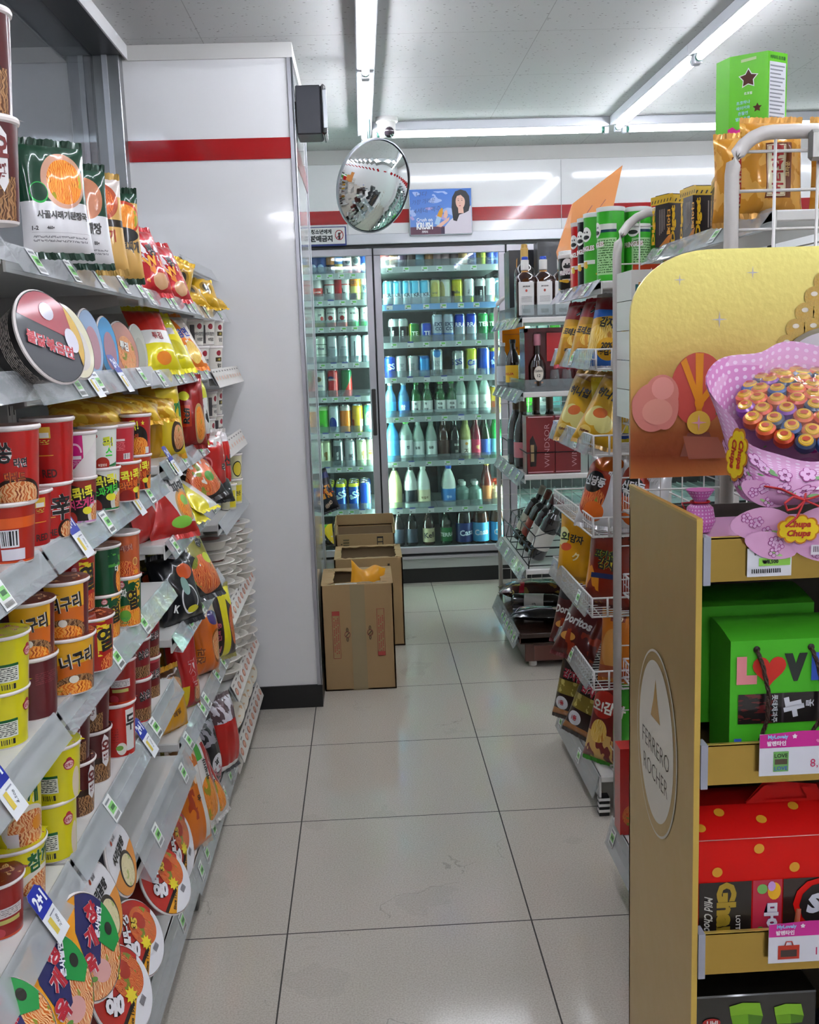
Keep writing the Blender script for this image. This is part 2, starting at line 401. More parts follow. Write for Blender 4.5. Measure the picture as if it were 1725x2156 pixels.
def ceil_mat():
    m = bpy.data.materials.new('mineral_ceiling'); m.use_nodes = True; nt = m.node_tree; nb = NB(nt); b = nt.nodes['Principled BSDF']
    tc = nb.n('ShaderNodeTexCoord'); sp = nb.n('ShaderNodeSeparateXYZ'); nb.link(tc.outputs['Object'], sp.inputs[0])
    g = nb.m('MULTIPLY', nb.m('MAXIMUM', grid_lines(nb, sp.outputs[0], .08, .6, .0014), grid_lines(nb, sp.outputs[1], 3.84, .6, .0014)), .45)
    cur = g
    for ang, s1, s2, ph in ((.5, 34, 95, 0), (2.2, 36, 90, 7), (1.3, 30, 84, 3)):
        mp = nb.n('ShaderNodeMapping'); mp.inputs['Rotation'].default_value = (0, 0, ang); mp.inputs['Scale'].default_value = (s1, s2, 1); mp.inputs['Location'].default_value = (ph, ph, 0)
        nb.link(tc.outputs['Object'], mp.inputs[0])
        v = nb.n('ShaderNodeTexVoronoi'); v.inputs['Scale'].default_value = 1; v.inputs['Randomness'].default_value = .95; nb.link(mp.outputs[0], v.inputs['Vector'])
        q = nb.n('ShaderNodeSeparateColor'); nb.link(v.outputs['Color'], q.inputs[0])
        cur = nb.m('MAXIMUM', cur, nb.m('MULTIPLY', nb.m('LESS_THAN', v.outputs['Distance'], .15), nb.m('GREATER_THAN', q.outputs[0], .80)))
    nb.link(nb.mix(cur, lin('#c2c2c1'), lin('#5c5a55')), b.inputs['Base Color']); b.inputs['Roughness'].default_value = .85
    bu = nb.n('ShaderNodeBump'); bu.inputs['Strength'].default_value = .5; bu.inputs['Distance'].default_value = .003; nb.link(nb.m('SUBTRACT', 1, cur), bu.inputs['Height']); nb.link(bu.outputs[0], b.inputs['Normal'])
    return m

PANEL = mat('#eeedee', .1, coat=.5, name='glossy_wall_panel'); RED = mat('#a30d12', .14, coat=.4, name='red_band')
PLINTH = mat('#100f10', .45, name='black_plinth'); TRIMW = mat('#d9d7d4', .4, name='white_cornice')
X0, X1, Y0, YB, H = -.94, 3.3, -3.0, 5.987, 2.5
XL = -3.2                                                   # the dim room beyond the left glazing

struct(B('floor', lambda b: b.grid(lambda u, v, d: (u, v, 0), XL, X1 + .1, Y0, 7.2, floor_mat(), 1, 1)))
struct(B('ceiling', lambda b: b.box(XL, X1 + .1, Y0, 7.2, H, H + .05, ceil_mat())))

def back_wall(b):
    # a front sheet with the cooler's opening cut out of it
    FX0, FX1, FZ = -.66, 2.42, 2.0
    b.box(X0 - .2, FX0, YB, YB + .08, 0, H, PANEL); b.box(FX1, X1, YB, YB + .08, 0, H, PANEL); b.box(FX0, FX1, YB, YB + .08, FZ, H, PANEL)
    b.box(X0 - .2, X1, YB - .003, YB, 2.100, 2.174, RED)
    b.box(X0 - .2, X1, YB - .012, YB, 2.425, H, TRIMW)
    for x in (-.05, 1.17, 2.39): b.box(x, x + .003, YB - .004, YB, 2.0, 2.42, mat('#b9b9bb', .4))
struct(B('wall_back', back_wall))
struct(B('wall_right', lambda b: (b.box(X1, X1 + .08, Y0, 7.2, 0, H, PANEL), b.box(X1 - .003, X1, Y0, 7.2, 2.1, 2.174, RED))))
struct(B('wall_front', lambda b: b.box(XL, X1, Y0 - .08, Y0, 0, H, PANEL)))

def column(b):
    x0, x1, y0, y1 = -.815, -.215, 3.92, 4.80
    b.box(x0, x1, y0, y1, 0, H, PANEL)
    b.box(x0, x1 + .002, y0 - .004, y1, 2.100, 2.174, RED)
    b.box(x0, x1 + .008, y0 - .010, y1 + .01, 2.448, H, TRIMW)
    b.box(x0, x1 + .006, y0 - .008, y1 + .006, 0, .092, PLINTH)
struct(B('wall_column', column))
# the same wall runs on beyond the glazing, red band and cornice included
def wl(b):
    b.box(XL, -.915, 3.92, 4.0, 0, H, PANEL); b.box(XL, -.915, 3.916, 3.92, 2.100, 2.174, RED); b.box(XL, -.915, 3.910, 3.92, 2.448, H, TRIMW)
    b.box(-.915, -.815, 3.92, 4.0, 0, H, PANEL); b.box(-1.0, -.815, 4.0, 7.2, 0, H, PANEL); b.box(XL - .06, XL, Y0, 4.0, 0, H, mat('#8a8c90', .5))
struct(B('wall_left', wl))
def corner(b):
    b.box(-.228, -.2115, 3.9125, 3.916, .092, 2.448, ALU); b.box(-.215, -.2105, 3.916, 3.93, .092, 2.448, ALU)
    b.tube([(-.2105, 3.9125, .092), (-.2105, 3.9125, 2.448)], .004, SILVER, 8)
    b.box(-.2135, -.2095, 4.775, 4.805, .0, 2.448, ALU)
o = B('trim_1', corner); struct(o)

# shop window on the left: tinted glass, brushed steel frame
STEEL = mat('#8e8f90', .3, .85, name='brushed_steel'); DKST = mat('#3d3e40', .35, .7, name='dark_steel')
wf = B('window_1', lambda b: (
    b.box(-.915, -.815, 3.86, 3.918, .12, 2.475, STEEL, .003), b.box(-.874, -.856, 3.852, 3.862, .12, 2.475, mat('#c4c6cc', .3, .6)),
    b.box(-.915, -.80, Y0, 3.86, 2.455, H, DKST), b.box(-.80, -.794, Y0, 3.92, 2.45, H, mat('#e4e4e4', .4)),
    b.box(-.915, -.83, -.6, -.54, .12, 2.46, STEEL)))
struct(wf)
TINTED = clear('#b0b6bb', .05, .01, 1.5, 'tinted_glass')
struct(B('glass_pane', lambda b: b.box(-.914, -.906, Y0, 3.86, .12, 2.47, TINTED), wf))
struct(B('baseboard_left', lambda b: b.box(-.94, -.925, Y0, 3.9, 0, .12, PLINTH)))

# ------------------------------------------------------------------ ceiling tubes
TUBEM = mat('#f2f6ff', .5, emit=TUBE, name='lit_tube'); GREENCAP = mat('#2f6a58', .4); HOUS = mat('#d2d4da', .35, name='white_housing')
TUBEF = mat('#f2f6fe', .5, emit=TUBE * .38, name='lit_tube_far')
def tube_light(x, y, ln, along, label, group='bare tube lights on the ceiling', m=None):
    r = empty('tube_light', (x, y, H)); r.rotation_euler = (0, 0, 0 if along == 'x' else pi / 2)
    B('housing', lambda b: b.box(0, ln, -.036, .036, -.044, 0, HOUS, .004), r)
    B('tube', lambda b: b.tube([(.035, 0, -.058), (ln - .035, 0, -.058)], .0135, m or TUBEM, 12), r)
    for a, c in ((0, .022), (ln - .022, ln)):
        B('lamp_holder', lambda b: b.box(a, c, -.016, .016, -.078, -.044, HOUS, .003), r)
    for a, c in ((.022, .036), (ln - .036, ln - .022)):
        B('end_cap', lambda b: b.tube([(a, 0, -.058), (c, 0, -.058)], .0145, GREENCAP, 12), r)
    return tag(r, label, 'ceiling light', group)
names = ['far end, above the round mirror', 'second from the back wall', 'third from the back wall', 'fourth from the back wall', 'fifth from the back wall', 'sixth from the back wall']
for i in range(6):
    tube_light(.058, 5.385 - 1.23 * (i + 1), 1.225, 'y', 'lit ceiling tube running down the aisle, ' + names[i])
names[0] = 'the one meeting the crosswise tubes'
for i in range(6):
    tube_light(1.312, 5.27 - 1.23 * (i + 1), 1.225, 'y', 'slanting lit tube above the right-hand shelves, ' + names[i])
tube_light(.098, 5.30, 1.18, 'x', 'crosswise lit tube along the back wall, between the mirror and the slanting tube', m=TUBEF)
tube_light(1.345, 5.30, 1.18, 'x', 'crosswise lit tube along the back wall, behind the tall green box', m=TUBEF)
for i, y in enumerate((.9, -.4, -1.7)): tube_light(1.9, y, 1.225, 'x', 'added out-of-view fill tube over the front of the shop, ' + ('nearest the gold display', 'the middle one', 'nearest the entrance')[i])  # added out of view to light the camera-facing sides
for i, y in enumerate((-.4, -1.7)): tube_light(-.7, y, 1.225, 'x', 'added fill tube by the window behind the viewer, ' + ('nearer one', 'farther one')[i])  # unseen extra tubes, added for more light from behind the camera
tube_light(-2.1, 2.6, 1.225, 'x', 'added unseen tube brightening the dim room beyond the glazing')  # added to brighten the wall and red band behind the glass
tube_light(2.55, 5.30, .7, 'x', 'short crosswise lit tube in the far corner of the ceiling', m=TUBEF)

# ------------------------------------------------------------------ things on wall, column and ceiling
def speaker():
    r = empty('wall_speaker', (-.215, 4.08, 2.215))
    B('cabinet', lambda b: b.box(.004, .098, 0, .16, 0, .178, mat('#14151d', .35), .004), r)
    def baf(b):
        b.box(.098, .118, -.003, .163, -.003, .181, mat('#0a0a0c', .2, coat=.6), .008)
        b.box(.106, .1215, -.005, .0, .02, .16, SILVER, .002)
    B('baffle', baf, r); B('bracket', lambda b: b.box(-.0, .006, .05, .11, .05, .13, BLACK), r)
    tag(r, 'black box loudspeaker with silver-edged front high on the white column', 'speaker')
speaker()
def cctv():
    r = empty('security_camera', (.165, 5.19, H))
    B('base', lambda b: b.lathe([(.05, -.022), (.055, -.018), (.055, 0)], mat('#dcdad6', .4), 28), r)
    def dome(b):
        b.lathe([(.0, -.098), (.022, -.094), (.037, -.08), (.043, -.06), (.044, -.02)], mat('#dcdad6', .35), 28, cap1=False)
    d = B('dome', dome, r)
    B('lens', lambda b: b.tube([(.010, -.028, -.066), (.012, -.043, -.076)], .024, mat('#3a2f38', .1, coat=.8), 20), r)
    tag(r, 'white dome security camera on the ceiling above the round mirror', 'camera')
cctv()
def mirror():
    c = Vector((.092, 5.0, 2.155)); n = Vector((.60, -.74, -.31)).normalized()
    q = n.to_track_quat('Z', 'Y'); r = empty('convex_mirror', c); r.rotation_mode = 'QUATERNION'; r.rotation_quaternion = q
    R_ = .212; dep = .058; pr = []
    for i in range(17):
        a = i / 16 * 1.0; rr = R_ * a; pr.append((max(rr, .0001), dep * (1 - a * a)))
    pr = pr[::-1]
    B('mirror_face', lambda b: b.lathe(pr, mat('#f0f2f2', .015, 1, name='mirror'), 72, cap0=False, cap1=False), r)
    B('rim', lambda b: b.lathe([(.209, -.014), (.217, -.010), (.217, .004), (.211, .006)], mat('#8f9296', .3, .6), 72, cap0=True, cap1=False), r)
    qi = q.inverted()
    L = lambda p: tuple(qi @ (Vector(p) - c))
    B('hanging_bracket', lambda b: (b.tube([L((.075, 5.0, 2.5)), L((.075, 5.0, 2.33)), L(c - n * .03)], .009, mat('#5f7470', .35, .5), 10),
                                    b.tube([L((.075, 5.0, 2.5)), L((.075, 5.0, 2.49))], .022, mat('#5f7470', .35, .5), 12)), r)
    tag(r, 'round convex security mirror hanging tilted from the ceiling before the coolers', 'mirror')
mirror()

def age_sign():
    r = empty('notice_sign', (-.165, YB - .022, 2.034))
    S = plane_s((0, -.0021, 0))
    B('board', lambda b: b.box(-.105, .105, 0, .008, -.053, .053, mat('#1b2c72', .4), .002), r)
    def face(b):
        b.grid(S, -.103, .098, -.042, .048, mat('#dcdad8', .4), 1, 1)
        b.text(S, '청소년에게', -.035, .026, .026, BLACK, fat=.04, off=.001, curved=False, w=.115)
        b.text(S, '판매금지', -.035, -.012, .036, BLACK, fat=.05, off=.001, curved=False, w=.125)
        for i in range(2): pass
        b.tube([S(.066 + .022 * cos(t * pi / 12), .006 + .026 * sin(t * pi / 12), .001) for t in range(24)], .0022, mat('#b02020', .5), 4, True)
        b.tube([S(.050, -.012, .002), S(.083, .026, .002)], .002, mat('#b02020', .5), 4)
        b.disc(S, .066, .012, .007, .008, BLACK, .0008, 12); b.box(.060, .072, -.0028, -.0024, -.018, .004, BLACK)
    B('printed_face', face, r)
    tag(r, 'white notice with black Korean lettering and red prohibition mark above the left cooler door', 'sign')
age_sign()

def poster():
    r = empty('beer_poster', (.478, YB - .028, 2.150)); w, h = .178, .127
    B('light_box', lambda b: b.box(-w, w, -.012, .026, -h, h, mat('#cfd2da', .35, .3), .003), r)
    S = plane_s((0, -.0125, 0))
    sky = art('poster_sky', '#6f93d8', [('g', .35, 1, '#4a78cc'), ('n', 0, .4, 1, .95, '#a9bde8', .56, 3.1), ('n', 0, .2, .6, .6, '#b6a6d8', .58, 4), ('r', 0, 0, 1, .17, '#6a4a58'), ('r', .5, 0, 1, .14, '#4c4256')], coat=.3)
    def pr(b):
        b.grid(S, -w + .004, w - .004, -h + .004, h - .004, sky, 1, 1)
        ink = mat('#3e4a80', .5)
        for t, u, v, hh, ww in (('나다', -.105, .098, .026, .062), ('가장 가까운', -.095, .058, .026, .130), ('4세대 맥주', -.075, .012, .030, .155)):
            b.text(S, t, u, v, hh, ink, w=ww, fat=-.005, rot=.09, off=.0004, curved=False, skew=.3)
        W_ = mat('#eef0f4', .4)
        b.text(S, 'Crush on', -.093, -.042, .020, W_, w=.090, fat=.02, off=.0008, curved=False)
        b.text(S, 'KRUSH', -.093, -.076, .040, W_, w=.092, fat=.05, off=.0008, curved=False)
        b.text(S, '크러시', -.093, -.108, .014, W_, w=.034, fat=.04, off=.0008, curved=False)
    B('sky_print', pr, r)
    def woman(b):   # a printed figure: flat shapes on the poster
        hair = mat('#17151c', .45); skin = mat('#e3b3a0', .5); coat_ = mat('#d6ccd6', .5)
        b.poly(S, [(.02, -.085), (.05, -.05), (.09, -.02), (.135, .0), (.172, .03), (.174, -.122), (.02, -.122)], coat_, .0008)
        P = [(.070 + .0, -.05), (.062, .02), (.066, .075), (.085, .108), (.115, .117), (.145, .108), (.163, .08), (.166, .03), (.158, .0), (.138, -.01), (.105, -.02), (.09, -.055)]
        b.poly(S, P, hair, .0011)
        b.disc(S, .112, .052, .0265, .041, skin, .0014, 24); b.poly(S, [(.098, .03), (.126, .03), (.130, -.012), (.100, -.012)], skin, .0013)
        b.poly(S, [(.084, .06), (.088, .092), (.112, .103), (.140, .085), (.141, .045), (.134, .07), (.115, .088), (.094, .082)], hair, .0017)
        for x in (.101, .121): b.disc(S, x, .058, .0042, .0018, hair, .0017, 10); b.poly(S, [(x - .005, .066), (x + .005, .067), (x + .005, .0685), (x - .005, .0675)], hair, .0018)
        b.poly(S, [(.109, .052), (.112, .040), (.107, .040)], mat('#cf9886', .5), .0017); b.disc(S, .109, .029, .0062, .0024, mat('#b8505a', .4), .0017, 12)
        b.poly(S, [(-.03, -.08), (.0, -.06), (.05, -.03), (.045, -.05), (.0, -.085)], skin, .0012)
        b.poly(S, [(.02, .0), (.035, .01), (.04, -.02), (.03, -.04), (.015, -.03)], skin, .0015)
        bt = plane_s((0, -.0145, 0), (cos(.35), 0, -sin(.35)), (sin(.35), 0, cos(.35)))
        b.poly(bt, [(-.012, -.075), (.014, -.075), (.014, -.03), (-.012, -.03)], mat('#a9c8e6', .3), .0005)
        b.poly(bt, [(-.012, -.03), (.014, -.03), (.013, -.002), (.005, .02), (-.003, .02), (-.011, -.002)], mat('#d9981e', .3), .0005)
    B('printed_woman', woman, r)
    tag(r, 'backlit beer poster with woman in white jacket holding bottle, above the coolers', 'poster')
poster()
# ------------------------------------------------------------------ the drinks cooler let into the back wall
DOORS = [(-.672, .081), (.089, .844), (.852, 1.607), (1.615, 2.37)]
DZ1 = [1.823, 1.672, 1.521, 1.313, 1.116, .904, .700, .440]
DZ2 = [1.850, 1.636, 1.418, 1.216, .984, .718, .436]
FRAME = mat('#b3afb6', .32, .45, name='cooler_aluminium'); LINER = mat('#0d0f11', .5, name='cooler_liner')
GLASS = clear('#f4fbfa', .012, .02, 1.33, 'cooler_glass')
CTUBE = mat('#d6fff2', .5, emit=COOL, name='cooler_tube')
TAGW = mat('#e8ecea', .5); TAGG = mat('#7fd060', .5); TAGB = mat('#3a48a8', .5)
def price_card(b, S, u, v, w=.036, h=.026, kind='g'):
    b.poly(S, [(u - w / 2, v - h / 2), (u + w / 2, v - h / 2), (u + w / 2, v + h / 2), (u - w / 2, v + h / 2)], TAGW, .0010)
    if kind == 'g': b.poly(S, [(u - w * .2, v - h * .05), (u + w * .4, v - h * .05), (u + w * .4, v + h * .3), (u - w * .2, v + h * .3)], TAGG, .0015)
    else: b.poly(S, [(u - w / 2, v + h * .45), (u + w / 2, v + h * .45), (u + w * .46, v + h * .8), (u - w * .46, v + h * .8)], TAGB, .0015)
    b.poly(S, [(u - w * .4, v - h * .35), (u - w * .1, v - h * .35), (u - w * .1, v - h * .2), (u - w * .4, v - h * .2)], BLACK, .0015)

def cooler():
    r = empty('beverage_cooler', (.85, YB, 0))
    O = -.85
    def bx(b, x0, x1, y0, y1, z0, z1, m, bev=0): b.box(x0 + O, x1 + O, y0, y1, z0, z1, m, bev)
    B('kick_plate', lambda b: bx(b, -.66, 2.42, .01, .05, 0, .09, PLINTH), r)
    B('lower_panel', lambda b: (bx(b, -.66, 2.42, .0, .05, .09, .15, mat('#a9aca9', .4)), bx(b, -.66, 2.42, -.012, .03, .150, .166, FRAME), bx(b, -.66, 2.42, .01, .05, .166, .182, BLACK)), r)
    B('header', lambda b: (bx(b, -.672, 2.42, -.014, .04, 1.985, 2.042, mat('#cfd0d6', .3, .3), .003), bx(b, -.672, 2.42, .004, .04, 1.966, 1.985, BLACK)), r)
    def cab(b):
        bx(b, -.66, 2.42, .86, .88, .182, 1.98, LINER); bx(b, -.67, -.65, .05, .86, .182, 1.98, LINER); bx(b, 2.40, 2.42, .05, .86, .182, 1.98, LINER)
        bx(b, -.66, 2.42, .03, .86, .182, .205, mat('#3c4044', .4)); bx(b, -.66, 2.42, .05, .86, 1.966, 1.98, LINER)
        for k in range(9): bx(b, -.6 + k * .36, -.58 + k * .36, .84, .86, .2, 1.95, mat('#4b5054', .4))
    B('cabinet', cab, r)
    for k, x in enumerate((-.66, .085, .848, 1.611, 2.39)):
        B('upright', lambda b: bx(b, x - .012, x + .012, .018, .05, .18, 1.97, BLACK), r)
    for x in (-.645, .060, .110, .824, .873, 1.586, 1.636):
        B('lamp_tube', lambda b: b.tube([(x + O, .064, .25), (x + O, .064, 1.93)], .006, CTUBE, 8), r)
    for i, (a, c) in enumerate(DOORS):
        d = empty('door', (O + a, 0, 0)); d.parent = r; w_ = c - a; f = .040
        B('door_frame', lambda b: (b.box(0, w_, -.006, .020, .182, .182 + f, FRAME, .003), b.box(0, w_, -.006, .020, 1.963 - f, 1.963, FRAME, .003),
                                   b.box(0, f, -.006, .020, .182 + f, 1.963 - f, FRAME, .003), b.box(w_ - f, w_, -.006, .020, .182 + f, 1.963 - f, FRAME, .003)), d)
        B('glass', lambda b: b.box(f, w_ - f, .006, .008, .182 + f, 1.963 - f, GLASS), d)
        hx = w_ - f * .5 if i == 0 else f * .5
        if i == 0: B('handle', lambda b: (b.box(hx - .012, hx + .012, -.040, -.030, .90, 1.17, mat('#3b3434', .3, .4), .004), b.box(hx - .008, hx + .008, -.032, -.005, .91, .93, BLACK), b.box(hx - .008, hx + .008, -.032, -.005, 1.14, 1.16, BLACK)), d)
    SH = mat('#d4dedb', .25, name='cooler_shelf')
    for i, zs in ((0, DZ1), (1, DZ2), (2, DZ2), (3, DZ2)):
        a, c = DOORS[i]; a += .03; c -= .03
        for k, z in enumerate(zs):
            s = B('shelf', lambda b: (bx(b, a, c, .09, .80, z - .010, z - .004, SH), [bx(b, a + .02 + j * .072, a + .024 + j * .072, .10, .80, z - .004, z + .004, SH) for j in range(9)]), r)
            rail = mat('#7fb2e6', .3) if (i == 1 and k == 1) else mat('#c2cfcd', .2)
            def st(b):
                bx(b, a, c, .066, .090, z - .022, z + .012, rail); S = plane_s((a + O, .0655, z - .004))
                if i < 2:
                    n = 6 if i == 1 else 5; rng = random.Random(i * 50 + k)
                    x_off = .0 if i == 1 else .38
                    for j in range(n * (1 if i == 1 else 1)):
                        u = x_off + (.06 + j * (.60 / n) + rng.uniform(-.012, .012) if i == 1 else .03 + j * .066)
                        if u < c - a - .03: price_card(b, S, u, 0, kind=rng.choice('ggb'))
            B('price_strip', st, s)
            B('shelf_guard', lambda b: (bx(b, a, c, .062, .064, z + .012, z + .05, ACRYL),), s)
    tag(r, 'tall glass-fronted drinks cooler with silver door frames along the back wall', 'cooler')
cooler()

# ------------------------------------------------------------------ cans and bottles
PROTO = {}
def place(key, maker, name, loc, rot=(0, 0, 0), scale=None, label='', cat='', group=None):
    """first call builds the thing, later calls copy it with its parts"""
    if key not in PROTO:
        PROTO[key] = maker(name); o = PROTO[key]
    else:
        o = copy_tree(PROTO[key])
        o.name = name
        if 'group' in o: del o['group']
    o.location = loc; o.rotation_euler = rot
    o.scale = scale or (1, 1, 1)
    return tag(o, label, cat, group)

CANTOP = mat('#a8adb0', .25, .9)
def make_can(h, base, layers, texts, metal=.25, r=.033):
    def mk(name):
        body = art('can_' + str(len(PROTO)) + base.strip('#'), base, layers, rough=.25, coat=.4, metal=metal)
        b = MB()
        pr = [(r * .80, 0), (r * .97, .007), (r, .012), (r, h - .014), (r * .82, h - .003), (r * .84, h), (r * .78, h), (r * .76, h - .004)]
        b.lathe(pr, [SILVER, body, body, body, CANTOP, CANTOP, CANTOP], 20, v01={1: (0, h), 2: (0, h), 3: (0, h)})
        S = cone_s(r, r, h)
        for t, u, v, hh, c, rot in texts: b.text(S, t, u, v * h, hh, mat(c, .4), rot=rot, off=.0005, fat=.03, curved=True)
        o = b.build(name)
        B('can_lid', lambda q: q.lathe([(r * .77, h - .004), (.001, h - .005)], CANTOP, 20, cap0=False, cap1=False), o)
        return o
    return mk
Kk = 1.5708
def e_(x, y, rx, ry, c): return ('e', x, y, rx, ry, c)
def r_(a, b, c, d, e): return ('r', a, b, c, d, e)
